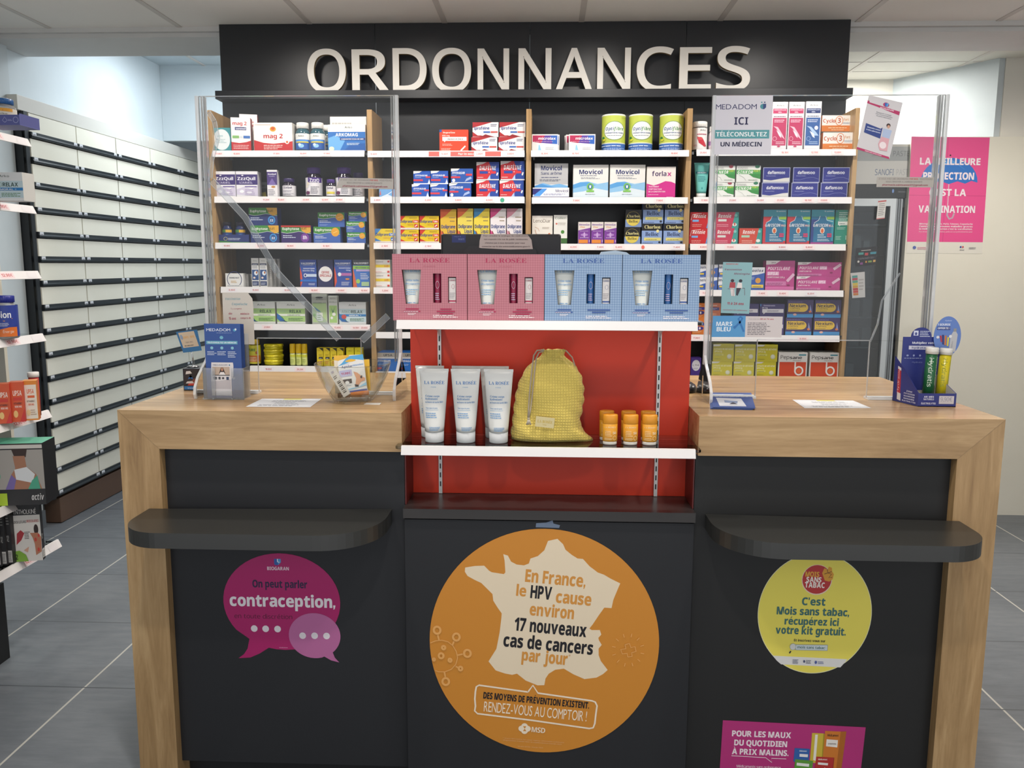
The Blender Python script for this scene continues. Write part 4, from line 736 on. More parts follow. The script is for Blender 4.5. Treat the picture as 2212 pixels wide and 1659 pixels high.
jput(0, 1, 661, 696, 363, name='gummy_bottle', bodym=DKB, capm=PURC, labm=mat('#e4e2e6', .4), art=lab_z, label='large dark sleep gummy bottle with purple cap, clear of the paper note', cat='pill bottle', group='large dark bottles with purple caps', key='zq', lab=(.07, .66))
jput(0, 1, 726, 761, 363, name='gummy_bottle', bodym=DKB, capm=PURC, labm=mat('#e4e2e6', .4), art=lab_z, label='large dark bottle with purple cap half covered by the e-mail note', cat='pill bottle', group='large dark bottles with purple caps', key='zq', lab=(.07, .66))
lab_zs = [T('ZzzQuil', .5, .72, .16, '#3a2a5a', 'b', .5), ('L', .2, .4, .8, .6, 2, '#9a96a8'), ('L', .15, .08, .85, .3, 3, '#8a8a96')]
jput(0, 1, 611, 639, 386, name='pill_bottle', bodym=DKB, capm=mat('#2e1f55', .35), labm=mat('#dfdce0', .4), art=lab_zs, label='squat dark bottle with white label right of the narrow purple carton', cat='pill bottle', key='zs1')
jput(0, 1, 705, 725, 388, y=1.715, name='pill_bottle', bodym=DKB, capm=PURC, labm=mat('#dcd9dc', .4), art=lab_zs[:1] + [('R', .2, .2, .9, .42, '#d8c850')], label='smallest dark bottle with a yellow stripe between the two big purple-capped bottles', cat='pill bottle', key='zs2')
jput(0, 1, 762, 787, 374, y=1.77, name='pill_bottle', bodym=DKB, capm=mat('#2e1f55', .35), labm=mat('#c9c6ca', .4), art=[('L', .1, .1, .9, .8, 6, '#4a4a50')], label='dark bottle under the e-mail note beside the oak upright', cat='pill bottle', key='zs3')
# row 2
lab_e = [('R', 0, .75, 1, 1, '#4f8a3c'), ('R', .5, .75, 1, 1, '#e0b23a'), ('R', 0, 0, 1, .74, '#26417f'), ('E', .6, .35, .2, .25, '#4f94d0'), T('z', .66, .3, .2, '#e8f0f8', 'b', .08)]
NAVYB = mat('#23305f', .2)
tr = empty('counter_tray', (B(503, 520, y=1.70).x, 1.70, ZS[0][2]+.0004), label='dark blue cardboard tray with a green wave, left end of third shelf', cat='display tray')
w = B(538, 520, y=1.70).x - B(468, 520, y=1.70).x; m_ = MB().box(-w/2, 0, 0, w/2, .09, .003, '#26356f'); m_.box(-w/2, 0, .003, w/2, .002, .036, '#26356f').box(-w/2, .088, .003, w/2, .09, .04, '#26356f').box(-w/2, .002, .003, -w/2+.002, .088, .036, '#26356f').box(w/2-.002, .002, .003, w/2, .088, .036, '#26356f')
m_.art(Flat((-w/2, 0, 0), (w, 0, 0), (0, 0, .036)), [('P', '#3f8a3c', [(0, 0), (1, 0), (1, .1), (.5, .12), (0, .3)]), ('L', .36, .35, .75, .65, 2, '#c9d2e4'), ('C', .28, .5, .06, .22, .01, '#c9c46a')]); m_.build('tray', parent=tr)
for i, (px, yy) in enumerate(((490, 1.735), (519, 1.74))):
    v = B(px, 470, y=yy); jar('pill_bottle', .0215, .088, NAVYB, mat('#2e2a40', .3), mat('#26417f', .4), lab_e, (v.x, yy, ZS[0][2]+.0036), 'small blue, green and yellow pill bottle in the cardboard tray, ' + ('nearer the shelf end' if i == 0 else 'next to the stacked cartons'), 'pill bottle', 'pill bottles in the blue tray', key='ejar', caph=.16)
a = p(0, 2, 'euphn', 541, 603, 487, 'navy, green and yellow night carton, lower of the stack by the tray', group='navy night relaxation cartons'); p(0, 2, 'euphn', 537, 601, 450, 'navy, green and yellow night carton, upper of the stack by the tray', on=a, group='navy night relaxation cartons')
p(0, 2, 'euphr', 607, 672, 487, 'navy and purple night carton with a red top edge')
a = p(0, 2, 'euph', 677, 735, 490, 'wide blue and green carton with yellow disc, lower of two', group='wide blue carton pair'); p(0, 2, 'euph', 687, 745, 459, 'wide blue and green carton with yellow disc, upper of two, set back', on=a, y=1.712, group='wide blue carton pair')
a = p(0, 2, 'euphs', 749, 790, 502, 'small blue carton with yellow disc, bottom of the stack of three', group='small blue cartons'); a = p(0, 2, 'euphs', 748, 788.5, 479.5, 'small blue carton with yellow disc, middle of the stack of three', on=a, group='small blue cartons'); p(0, 2, 'euphs', 753, 793, 457.5, 'small blue carton with yellow disc, top of the stack of three', on=a, y=1.708, group='small blue cartons')
# row 3
for i, xx in enumerate((525, 536)): p(0, 3, 'edgegrey', xx, xx+12, 592, 'pale grey carton edge, %s in the queue behind the navy-ringed carton' % ('front' if i == 0 else 'back'), y=1.73+.03*i, d=.02, group='pale carton edges')
p(0, 3, 'navycircle', 487, 526, 590.5, 'flat white carton with a navy ring, left end of fourth shelf', d=.04)
p(0, 3, 'arkotall', 543.5, 559.5, 557.5, 'tall narrow white and navy carton, left of the pair', d=.03, group='tall narrow navy cartons'); p(0, 3, 'arkotall', 560.5, 577.5, 557.5, 'tall narrow white and navy carton, right of the pair', d=.03, group='tall narrow navy cartons')
for i, xx in enumerate((579, 588, 597)): p(0, 3, 'edgegrey', xx, xx+8, 559, 'grey carton edge %s the tall navy pair' % ('touching', 'second away from', 'farthest from')[i], y=1.72+.02*i, d=.02, group='grey carton edges')
p(0, 3, 'vald', 648, 684, 561, 'blue sleep carton with pale pill strip, left of the round special offer'); p(0, 3, 'offre', 686, 720, 561, 'dark navy carton with a white round special offer label')
p(0, 3, 'vald2', 722, 760, 561, 'blue sleep carton with a pink strip, right of the round offer label'); p(0, 3, 'vald3', 762, 799, 561, 'blue, orange and green melatonin carton at the shelf end')
# row 4
p(0, 4, 'arelax', 534, 595, 652, 'white and green hemp carton partly behind the vaccination leaflet', d=.07, group='green hemp cartons'); p(0, 4, 'arelax', 598, 659, 652, 'white and green hemp carton in full view', d=.07, group='green hemp cartons', rz=.03)
p(0, 4, 'hangpack', 673.5, 707, 635, 'grey-green hanging pack with a punched slot', d=.03); p(0, 4, 'hangnarrow', 709.5, 729, 639, 'narrow pale green pack beside the hanging pack', d=.025)
p(0, 4, 'amoral', 732, 791, 653, 'white carton with blue band and rainbow leaf, right end of fifth shelf', d=.07)
# row 5
lab_y = [('R', 0, 0, 1, 1, '#d8cf3a'), ('R', 0, .1, 1, .45, '#d97a2c'), ('L', .15, .15, .85, .4, 3, '#f2e2c0'), T('PURE', .4, .68, .14, '#3f7a3a', 'b', .5), ('E', .72, .6, .08, .08, '#b8682f')]
jput(0, 5, 539, 563, 733, name='syrup_bottle', bodym=mat('#4a3a14', .15), capm=mat('#d9b82a', .4), labm=mat('#d8cf3a', .4), art=lab_y, label='yellow-labelled amber bottle with a yellow cap, bottom left shelf', cat='bottle', lab=(.04, .78), key='yb')
YT = mat('#d0c421', .25, .15)
zz = ZS[0][5]+.0004; v0 = B(592, 780, y=1.745).x
def tin(loc, label, hh, key):
    if key in _cache: o = copy_tree(_cache[key]); o.location = loc; tag(o, label); return
    e = empty('pastille_tin', loc, 0, label, 'tin', 'stack of round yellow tins'); rr_ = .0405
    MB().lathe([(.0005, 0), (rr_*.97, 0), (rr_, .002), (rr_, hh*.55), (.0005, hh*.55)], YT, 36).build('tin_body', parent=e)
    lid = MB().lathe([(rr_+.0012, hh*.5), (rr_+.0014, hh*.95), (rr_-.001, hh), (.0005, hh-.001)], mat('#dccd2a', .25, .15), 36)
    for i in range(36): an = i*math.pi/18; lid.box((rr_+.0015)*math.cos(an)-.0007, (rr_+.0015)*math.sin(an)-.0007, hh*.56, (rr_+.0015)*math.cos(an)+.0007, (rr_+.0015)*math.sin(an)+.0007, hh*.8, '#b8a91c')
    lid.build('tin_lid', parent=e); _cache[key] = e
for i, lb in enumerate(('bottom', 'second from bottom', 'second from top', 'top')): tin((v0+(.001 if i % 2 else -.001), 1.745, zz+i*.0232), 'round yellow pastille tin, %s of its stack' % lb, .0230, 'tin')
for i, (xa, xb) in enumerate(((626, 639), (639.5, 651.5), (652, 664))):
    key = 'spray'; x = (B(xa, 766, y=1.71).x+B(xb, 766, y=1.71).x)/2; lb = 'yellow-capped rescue spray, %s of three side by side' % ('left', 'middle', 'right')[i]
    if key in _cache: o = copy_tree(_cache[key]); o.location = (x, 1.71, zz); tag(o, lb); continue
    e = empty('spray_can', (x, 1.71, zz), 0, lb, 'spray', 'yellow-capped sprays'); _cache[key] = e
    b_ = MB().lathe([(.0005, 0), (.0115, 0), (.012, .002), (.012, .053), (.0105, .0555), (.0005, .0555)], '#d3d8a0', 20); b_.build('can_body', parent=e)
    w_ = MB().art(Round(.0121, .004, .05, 170), [('R', 0, 0, 1, 1, '#d8e08a'), ('L', .2, .15, .8, .6, 5, '#8a9a3a'), ('R', 0, .75, 1, 1, '#cfd04a')]); w_.build('wrap_label', parent=e)
    MB().lathe([(.0125, .056), (.0128, .058), (.0128, .094), (.0118, .0965), (.0005, .097)], mat('#d8b41c', .35), 20).build('cap', parent=e)
for i, (xa, xb) in enumerate(((684.5, 698), (699, 712.5), (713.5, 727), (728, 742))): p(0, 5, 'bachbox', xa, xb, 751.5, 'small yellow and black carton, %s of four behind the glass bowl' % ('farthest left', 'second from the left', 'third from the left', 'farthest right')[i], d=.03, group='yellow and black cartons')
for i, (xa, xb) in enumerate(((748, 765), (766, 783.5))): p(0, 5, 'yellowbox', xa, xb, 751.5, 'plain yellow carton, %s of the pair by the oak upright' % ('left', 'right')[i], d=.03, group='plain yellow cartons')
# bay 1
p(1, 0, 'ibu', 949, 1012, 280, 'orange-red carton with a white speech bubble', d=.05)
a = p(1, 0, 'ipro', 1018, 1074.5, 296, 'silver, red and blue carton, lower left of the block of four', d=.04, group='silver and red cartons'); b_ = p(1, 0, 'ipro', 1076.5, 1133, 296, 'silver, red and blue carton, lower right of the block of four', d=.04, group='silver and red cartons')
p(1, 0, 'ipro', 1020.5, 1077, 265, 'silver, red and blue carton, upper left of the block of four', on=a, d=.04, group='silver and red cartons'); p(1, 0, 'ipro', 1079, 1135, 265, 'silver, red and blue carton, upper right of the block of four', on=b_, d=.04, group='silver and red cartons')
p(1, 1, 'partblue', 819, 853, 408.6, 'pale blue pack behind the end of the e-mail note', d=.04)
G = 'small blue and red pain relief cartons'
a = p(1, 1, 'effs', 889.5, 927, 398, 'small blue carton with red stripe, lower left of four', d=.04, group=G); b_ = p(1, 1, 'effs', 929.5, 966.5, 398, 'small blue carton with red stripe, lower right of four', d=.04, group=G)
p(1, 1, 'effs', 893.5, 930, 371.5, 'small blue carton with red stripe, upper left of four', on=a, d=.04, group=G, y=1.706); p(1, 1, 'effs', 931, 968, 371, 'small blue carton with red stripe, upper right of four', on=b_, d=.04, group=G)
a = p(1, 1, 'effw', 970, 1018, 395.5, 'wider blue carton, lower of the stack of two', d=.05, group='wider blue cartons'); p(1, 1, 'effw', 974, 1022, 362.5, 'wider blue carton, upper of the stack of two', on=a, d=.05, group='wider blue cartons')
G = 'red and blue caffeine cartons'
a = p(1, 1, 'dalf', 1028.5, 1077.5, 389.5, 'red and blue carton with slanting name, lower left of its block', group=G); b_ = p(1, 1, 'dalf', 1079, 1132, 389.5, 'red and blue carton with slanting name, lower right of its block', group=G)
p(1, 1, 'dalf', 1029, 1078.5, 350, 'red and blue carton with slanting name, upper left of its block', on=a, group=G); p(1, 1, 'dalf', 1081, 1133.5, 348, 'red and blue carton with slanting name, upper right of its block', on=b_, group=G)
p(1, 2, 'dol500', 810, 855.5, 494, 'yellow and blue carton standing alone beside the oak upright')
G = 'yellow and red paracetamol cartons'
a = p(1, 2, 'dol1000', 863, 905, 496, 'yellow and red carton, lower left of its block of four', group=G); b_ = p(1, 2, 'dol1000', 907, 949, 496, 'yellow and red carton, lower right of its block of four', group=G)
p(1, 2, 'dol1000', 863.5, 905.5, 465.5, 'yellow and red carton, upper left of its block of four', on=a, group=G); p(1, 2, 'dol1000', 906.5, 948.5, 466, 'yellow and red carton, upper right of its block of four', on=b_, group=G)
for kd, xa, xb, yt, lb in (('liqa', 951, 986, 452, 'tall mustard and orange carton, first of the tall row'), ('liqb', 988, 1022, 450.5, 'tall yellow carton with orange corner above the monitor'), ('liqc', 1023.5, 1057.5, 450.5, 'tall yellow and blue carton above the paper note'), ('liqd', 1059, 1093, 450.5, 'tall white carton with a pink corner'), ('liqe', 1094.5, 1128.5, 450.5, 'tall white carton with a pale rose corner, end of the tall row')):
    p(1, 2, kd, xa, xb, yt, lb, d=.045)
a = p(1, 3, 'parac', 804, 843, 591, 'white carton with yellow band, lower of two by the pink gift sets', group='white and yellow paracetamol cartons'); p(1, 3, 'parac', 804, 843, 560, 'white carton with yellow band, upper of two by the pink gift sets', on=a, group='white and yellow paracetamol cartons')
p(1, 5, 'upsaeff', 813, 859, 762, 'blue and grey effervescent carton behind the glass bowl', d=.12, group='blue effervescent cartons'); p(1, 5, 'upsaeff', 861, 905, 762, 'blue and grey effervescent carton mostly behind the red panel', d=.12, group='blue effervescent cartons')
# bay 2
for i, (xa, xb, y) in enumerate(((1152, 1209, 1.74), (1222, 1282, 1.74), (1219, 1279, 1.765))): p(2, 0, 'microlax', xa, xb, 291, ('white carton peeping out behind the left pink and blue carton', 'white carton directly behind the right pink and blue carton', 'rearmost white carton behind the right pink and blue carton')[i], y=y, d=.022, group='white cartons behind')
p(2, 0, 'microlax', 1148.5, 1206, 290, 'white carton with pink-to-blue band, left one at the front', d=.03, group='pink and blue band cartons'); p(2, 0, 'microlax', 1228, 1287, 288.5, 'white carton with pink-to-blue band, right one at the front', d=.03, group='pink and blue band cartons')
OLV = mat('#b6c24a', .35)
def can(loc, r, h, label):
    if 'can' in _cache: o = copy_tree(_cache['can']); o.location = loc; tag(o, label); return
    e = empty('powder_can', loc, 0, label, 'can', 'green and blue fibre cans'); _cache['can'] = e
    MB().lathe([(.0005, 0), (r*.98, 0), (r, .002), (r, h*.965), (.0005, h*.965)], OLV, 40).build('can_body', parent=e)
    w_ = MB(); F = Round(r+.0002, .002, h*.96, 178)
    w_.art(F, [('R', 0, 0, 1, 1, '#b9c552'), ('R', 0, 0, 1, .21, '#3f6cb4'), ('R', 0, .21, 1, .235, '#dfe3d2'), ('E', .5, .57, .31, .27, '#7a9a5a'), ('E', .5, .57, .29, .25, '#e8e8e4'), T('Opti', .37, .58, .09, '#2f5a8a', 'i', .24), T('fibre', .62, .58, .09, '#3f8a4a', 'i', .28), T('CONSTIPATION', .5, .49, .035, '#4a6a9a', 'b', .5), ('L', .3, .43, .7, .46, 1, '#7a8aa0'), ('E', .17, .38, .05, .035, '#2f7a3a'), ('E', .2, .32, .05, .03, '#d8d23a'), ('L', .7, .92, .92, .95, 2, '#7a8a3a'), ('L', .1, .13, .9, .18, 1, '#d8e2f2'), ('L', .2, .03, .8, .1, 2, '#b4c8ea')]); w_.build('wrap_label', parent=e)
    MB().lathe([(r+.0008, h*.955), (r+.0012, h*.965), (r+.001, h*.985), (r-.001, h), (.0005, h-.002)], mat('#dfe2d4', .35), 40).build('lid', parent=e)
x_ = lambda px, py, y: B(px, py, y=y).x
for i, (xa, xb) in enumerate(((1300, 1350.5), (1358.5, 1409), (1424.5, 1475.5))):
    yy = 1.755; r = (x_(xb, 290, 1.755)-x_(xa, 290, 1.755))/2; can(((x_(xa, 290, yy)+x_(xb, 290, yy))/2, yy, ZS[2][0]+.0004), r, B(1350, 250, y=yy).z-ZS[2][0], 'green powder can with blue foot, %s' % ('left of the three', 'middle of the three', 'right of the three, by the oak upright')[i])
tr = empty('counter_tray', (x_(1190, 416, 1.688), 1.688, ZS[2][1]+.0004), label='low navy and white cardboard tray in front of the grey-blue laxative carton', cat='display tray')
m_ = box_mesh(x_(1229.5, 416, 1.688)-x_(1151, 416, 1.688), .004, .042, *K['movtray'][:2]); m_.build('tray_front', parent=tr)
w = x_(1229.5, 416, 1.688)-x_(1151, 416, 1.688); MB().box(-w/2, .005, 0, w/2, .1, .002, '#2b2f6a').box(-w/2, .005, .002, -w/2+.002, .1, .04, '#2b2f6a').box(w/2-.002, .005, .002, w/2, .1, .04, '#2b2f6a').build('tray_base', parent=tr)
zt = ZS[2][1]+.003; a_ = x_(1155, 380, 1.70); b2 = x_(1227, 380, 1.70); carton('movs', b2-a_, .07, B(1190, 353, y=1.70).z-zt, ((a_+b2)/2, 1.70, zt), 'grey-white laxative carton with blue waves standing in the cardboard tray')
p(2, 1, 'mov', 1237, 1240, 361, 'thin edge of a white carton behind the left wave carton', y=1.76, d=.05)
p(2, 1, 'mov', 1237.5, 1314.5, 356, 'white carton with blue waves and green disc, left of the pair', d=.07, group='white blue-wave laxative cartons'); p(2, 1, 'mov', 1317, 1394, 356, 'white carton with blue waves and green disc, right of the pair', d=.07, group='white blue-wave laxative cartons')
p(2, 1, 'forlax', 1396.5, 1459.5, 360, 'cream carton with a bright magenta wave', d=.06)
p(2, 2, 'leno', 1149, 1194, 466, 'cream carton with pale brown swirls above the monitor'); p(2, 2, 'colilen', 1196, 1225.5, 464.5, 'narrow cream carton with a green leaf beside the monitor corner')
for i, (xa, xb) in enumerate(((1249, 1275.5), (1277, 1303.5), (1305, 1332))): p(2, 2, 'meteo', xa, xb, 479.5, 'purple and orange carton, %s of the three' % ('left', 'middle', 'right')[i], d=.04, group='purple and orange cartons')
a = p(2, 2, 'charbs', 1348.5, 1383.5, 490.5, 'small black carton with yellow disc, lower', group='small black and yellow cartons'); p(2, 2, 'charbs', 1351, 1385, 453, 'small black carton with yellow disc, upper', on=a, group='small black and yellow cartons')
G = 'black, blue and yellow charcoal cartons'
a = p(2, 2, 'charb', 1386, 1430.5, 483, 'blue and black charcoal carton, lower left of four', group=G); b_ = p(2, 2, 'charb', 1432.5, 1478, 483, 'blue and black charcoal carton, lower right of four', group=G)
p(2, 2, 'charb', 1388, 1433, 440, 'blue and black charcoal carton, upper left of four', on=a, group=G); p(2, 2, 'charb', 1435, 1480, 440, 'blue and black charcoal carton, upper right of four', on=b_, group=G)
# bay 3
lab_r = [('P', '#b8283a', [(.3, .6), (.6, .5), (.85, .15), (.7, .12), (.4, .3)]), ('E', .45, .5, .14, .07, '#c94a50'), T('Arko', .6, .85, .08, '#3b4a44', 'g', .3), ('L', .3, .68, .9, .78, 1, '#b85a70'), ('L', .1, .15, .35, .25, 2, '#c97a8a')]
jput(3, 0, 1496, 1527, 264, name='gummy_jar', bodym=mat('#3b3c3e', .2), capm=WCAP, labm=mat('#e2dfde', .4), art=lab_r, label='white-capped jar with a red leaf, left of the screen edge', cat='pill bottle', key='rj', caph=.19, neck=.98, lab=(.05, .78))
jput(3, 0, 1530, 1546, 274, y=1.75, name='gummy_jar', bodym=mat('#d6d2d4', .3), capm=WCAP, labm=mat('#d9c9d2', .4), art=[('R', 0, .3, 1, .6, '#9a6aa0'), ('E', .5, .15, .2, .12, '#b8283a')], label='slim pink and white bottle partly behind the white teleconsultation sign', cat='pill bottle', key='pb')
p(3, 0, 'veinp', 1667, 1700.5, 220, 'tall white and pink gel carton nearest the white sign', d=.04, group='tall pink gel cartons'); p(3, 0, 'veinp', 1702, 1736.5, 220, 'tall white and pink gel carton beside the blue one', d=.04, group='tall pink gel cartons'); p(3, 0, 'veinb', 1739, 1773, 219, 'tall white and blue gel carton', d=.04)
a = p(3, 0, 'cyclo', 1777, 1849, 286, 'white and orange carton, lower front of two', d=.03, group='white and orange cartons'); p(3, 0, 'cyclo', 1774, 1845, 249, 'white and orange carton, upper one set back', on=(None, B(1810, 284, y=1.74).z), y=1.74, d=.1, group='white and orange cartons')
p(3, 0, 'blankwhite', 1774, 1845, 290, 'plain white carton that props up the rear orange carton', y=1.74, d=.1)
# teal cream tube, cap down
def cream_tube(name, loc, w, h, bodym, capm, art, label, cat, group=None, key=None, rz=0, r=None, capz=.14):
    if key and key in _cache: o = copy_tree(_cache[key]); o.location = loc; o.rotation_euler = (0, 0, rz); tag(o, label, cat, group); return o
    e = empty(name, loc, rz, label, cat, group); r = r or w*.31; n = 32; rg = []
    for i in range(13):
        t = i/12; z = h*capz + h*(1-capz)*t; hw = r*1.02+(w/2-r*1.02)*t**.9; dp = r*1.02*(1-t)**.75+.0012
        rg.append([(hw*math.cos(2*math.pi*q/n), dp*math.sin(2*math.pi*q/n), z) for q in range(n)])
    MB().rings(rg, bodym).build('tube_body', parent=e)
    MB().box(-w/2, -.0014, h*.965, w/2, .0014, h*1.0, bodym).build('crimp', parent=e)
    MB().lathe([(.0005, 0), (r*.96, 0), (r*1.0, .002), (r*1.02, h*capz-.001), (.0005, h*capz)], capm).build('cap', parent=e)
    class TubeFace:
        curved = True; w = w; h = h*(1-capz)
        def at(s, u, v, l):
            t = min(max(v, 0), 1)*.96; z = h*capz + h*(1-capz)*t; hw = r*1.02+(w/2-r*1.02)*t**.9; dp = r*1.02*(1-t)**.75+.0012
            x = (u-.5)*2*hw*.97; return Vector((x, -dp*math.sqrt(max(0, 1-(x/hw)**2)) - .0003 - .0001*l, z))
    TF = TubeFace(); TF.w = w; TF.h = h*(1-capz)
    MB().art(TF, art).build('print', parent=e)
    if key: _cache[key] = e
    return e
x0, x1 = x_(1499.5, 360, 1.73), x_(1533, 360, 1.73)
cream_tube('cream_tube', ((x0+x1)/2, 1.73, ZS[3][1]+.0004), x1-x0, B(1516, 352, y=1.73).z-ZS[3][1], mat('#6fc4be', .35), mat('#dfe2e0', .4), [('R', .04, .66, .96, .74, '#2f8a9a'), T('AKAZINC', .5, .675, .05, '#e0f0f0', 'b', .7), ('L', .2, .4, .8, .6, 4, '#2f7a86'), ('E', .5, .16, .07, .04, '#3f9a9a')], 'aqua cream tube standing on its white cap', 'tube')
G = 'white and green ginkgo cartons'
a = p(3, 1, 'gink', 1539, 1585.5, 394, 'white and green carton with a red dot, lower one nearest the screen edge', group=G); b_ = p(3, 1, 'gink2', 1588, 1639.5, 394, 'white and green carton with a green dot, lower one', group=G)
p(3, 1, 'gink', 1541, 1587.5, 358, 'white and green carton with a red dot, upper one nearest the screen edge', on=a, group=G); p(3, 1, 'gink2', 1590, 1642.5, 358, 'white and green carton with a green dot, upper one', on=b_, group=G)
G = 'deep blue circulation cartons'
a = p(3, 1, 'daf1', 1645, 1704, 394.5, 'deep blue carton with a white wave, lower', group=G); b_ = p(3, 1, 'daf5', 1709, 1767.5, 394.5, 'deep blue carton with thin line, lower one in the middle stack', group=G); c_ = p(3, 1, 'daf5', 1772, 1831, 394.5, 'deep blue carton with thin line, lower one at the shelf end', group=G)
p(3, 1, 'daf1', 1647, 1706.5, 360, 'deep blue carton with a white wave, upper', on=a, group=G); p(3, 1, 'daf5', 1711.5, 1771, 360, 'deep blue carton with thin line, upper one in the middle stack', on=b_, group=G); p(3, 1, 'daf5', 1775.5, 1835.5, 360, 'deep blue carton with thin line, upper one at the shelf end', on=c_, group=G)
a = p(3, 2, 'rennieb', 1488.5, 1538, 493, 'bright red carton with blue edge, lower', group='red and blue antacid cartons'); p(3, 2, 'rennieb', 1490, 1539.5, 457.5, 'bright red carton with blue edge, upper', on=a, group='red and blue antacid cartons')
a = p(3, 2, 'renniep', 1541, 1594, 493, 'crimson carton with teal edge, lower', group='crimson antacid cartons'); p(3, 2, 'renniep', 1542.5, 1595, 456.5, 'crimson carton with teal edge, upper', on=a, group='crimson antacid cartons')
p(3, 2, 'rennieo', 1596.5, 1646, 493, 'orange-red carton with teal edge standing singly')
p(3, 2, 'gav', 1648, 1698, 453, 'teal, blue and red flask-pattern carton nearest the orange-red carton', group='flask-pattern cartons', d=.05); p(3, 2, 'gav', 1700, 1749.5, 453, 'teal, blue and red flask-pattern carton in the middle of three', group='flask-pattern cartons', d=.05); p(3, 2, 'gavell', 1751.5, 1801.5, 453, 'teal and blue flask-pattern carton with a violet foot', d=.05)
p(3, 2, 'greenb', 1803.5, 1834, 453.5, 'plain green carton with a white speech bubble at the end', d=.05)
G = 'blue and white stomach cartons'
for xa, xb, nm in ((1503, 1549.5, 'left of the screen edge'), (1551, 1600, 'behind the blue vaccination leaflet')):
    a = p(3, 3, 'maal', xa, xb, 599, 'blue and white stomach carton %s, lower' % nm, group=G); p(3, 3, 'maal', xa+1, xb+1, 573, 'blue and white stomach carton %s, upper' % nm, on=a, group=G)
p(3, 3, 'maalt', 1612, 1651.5, 577.5, 'taller blue and white carton right of the blue leaflet')
p(3, 3, 'poly', 1653.5, 1716.5, 563, 'squarish magenta carton left of the long magenta ones', d=.05); a = p(3, 3, 'polyw', 1719.5, 1815.5, 597, 'long magenta carton, lower', d=.04, group='long magenta cartons'); p(3, 3, 'polyw', 1722, 1817, 567, 'long magenta carton, upper', on=a, d=.04, group='long magenta cartons')
a = p(3, 4, 'orb', 1495, 1522, 689, 'orange carton with purple disc, lower, left of the screen edge', group='orange cartons with purple discs'); p(3, 4, 'orb', 1496.5, 1523, 654.5, 'orange carton with purple disc, upper, left of the screen edge', on=a, group='orange cartons with purple discs')
a = p(3, 4, 'orb2', 1525, 1555, 689, 'dull orange carton, lower, above the blue ribbon note', group='dull orange cartons'); p(3, 4, 'orb2', 1526, 1556, 655, 'dull orange carton, upper, above the blue ribbon note', on=a, group='dull orange cartons')
G = 'dark purple speech bubble cartons'
for xa, xb, nm in ((1584, 1638, 'left'), (1639, 1694, 'right')):
    a = p(3, 4, 'eso', xa, xb, 690, 'dark purple carton with white bubble, lower %s' % nm, group=G); p(3, 4, 'eso', xa+.5, xb+.5, 657, 'dark purple carton with white bubble, upper %s' % nm, on=a, group=G)
G = 'purple, yellow and blue reflux cartons'
a = p(3, 4, 'nex', 1696.5, 1753.5, 686, 'purple carton with yellow lozenge, lower left of four', group=G); b_ = p(3, 4, 'nex', 1757, 1814.5, 686, 'purple carton with yellow lozenge, lower right of four', group=G)
p(3, 4, 'nex', 1698.5, 1757, 648, 'purple carton with yellow lozenge, upper left of four', on=a, group=G); p(3, 4, 'nex', 1759.5, 1815.5, 648, 'purple carton with yellow lozenge, upper right of four', on=b_, group=G)
# lowest row of bay 3 stands on the base cabinet
ZS[3][5] = max(ZS[3][5], .8402); ROWS[3][5] = 816.6
zb = ZS[3][5]
lp = [('E', .5, .6, .42, .3, '#e4e2e8'), T('L114', .5, .56, .1, '#4a4460', 's', .6), ('L', .2, .4, .8, .5, 2, '#8a84a8'), ('C', .5, .6, .42, .3, .02, '#6a5a9a')]
K['l114'] = ('#4a2f86', lp, '#3a2570', None, None); p(3, 5, 'l114', 1492, 1514.5, 773, 'purple carton with a white disc beside the red panel')
G = 'yellow effervescent cartons'
st_ = [p(3, 5, 'cit', xa, xb, 781, 'yellow carton, lower %s of the block of six' % nm, d=.12, group=G) for xa, xb, nm in ((1537, 1582, 'left'), (1584, 1629, 'middle'), (1631, 1676.5, 'right'))]
for q, (xa, xb, nm) in zip(st_, ((1539.5, 1585, 'left'), (1586.5, 1631.5, 'middle'), (1633.5, 1679, 'right'))): p(3, 5, 'cit', xa, xb, 744, 'yellow carton, upper %s of the block of six' % nm, on=q, d=.12, group=G)
p(3, 5, 'pep', 1680.5, 1744, 761.5, 'white and orange carton with a looped b, left of the pair', d=.1, group='white and orange looped cartons'); p(3, 5, 'pep', 1748, 1812, 761.5, 'white and orange carton with a looped b, right of the pair', d=.1, group='white and orange looped cartons')
# ------------------------------------------------------------------ on the centre display: gift sets, cream tubes, pouch, sun sticks
def gingham(name, c1, c2, c3, pitch=.0055):
    m, nt, b, o = nodes(name); v = coords(nt); sx = N(nt, 'ShaderNodeSeparateXYZ'); nt.links.new(v, sx.inputs[0])
    st = [math_(nt, 'LESS_THAN', math_(nt, 'FRACT', math_(nt, 'DIVIDE', math_(nt, 'ADD', sx.outputs[i], 5.), pitch)), .5) for i in (0, 2)]
    f = math_(nt, 'MULTIPLY', math_(nt, 'ADD', st[0], st[1]), .5)
    nt.links.new(ramp(nt, f, [(.0, c1), (.5, c2), (1., c3)]), b.inputs['Base Color']); b.inputs['Roughness'].default_value = .5; return m
PG = gingham('pink_gingham_card', '#bd7a84', '#b6717d', '#ae6874'); BG = gingham('blue_gingham_card', '#98aec8', '#839dbe', '#728eb2')
UZT = UZ+.0004
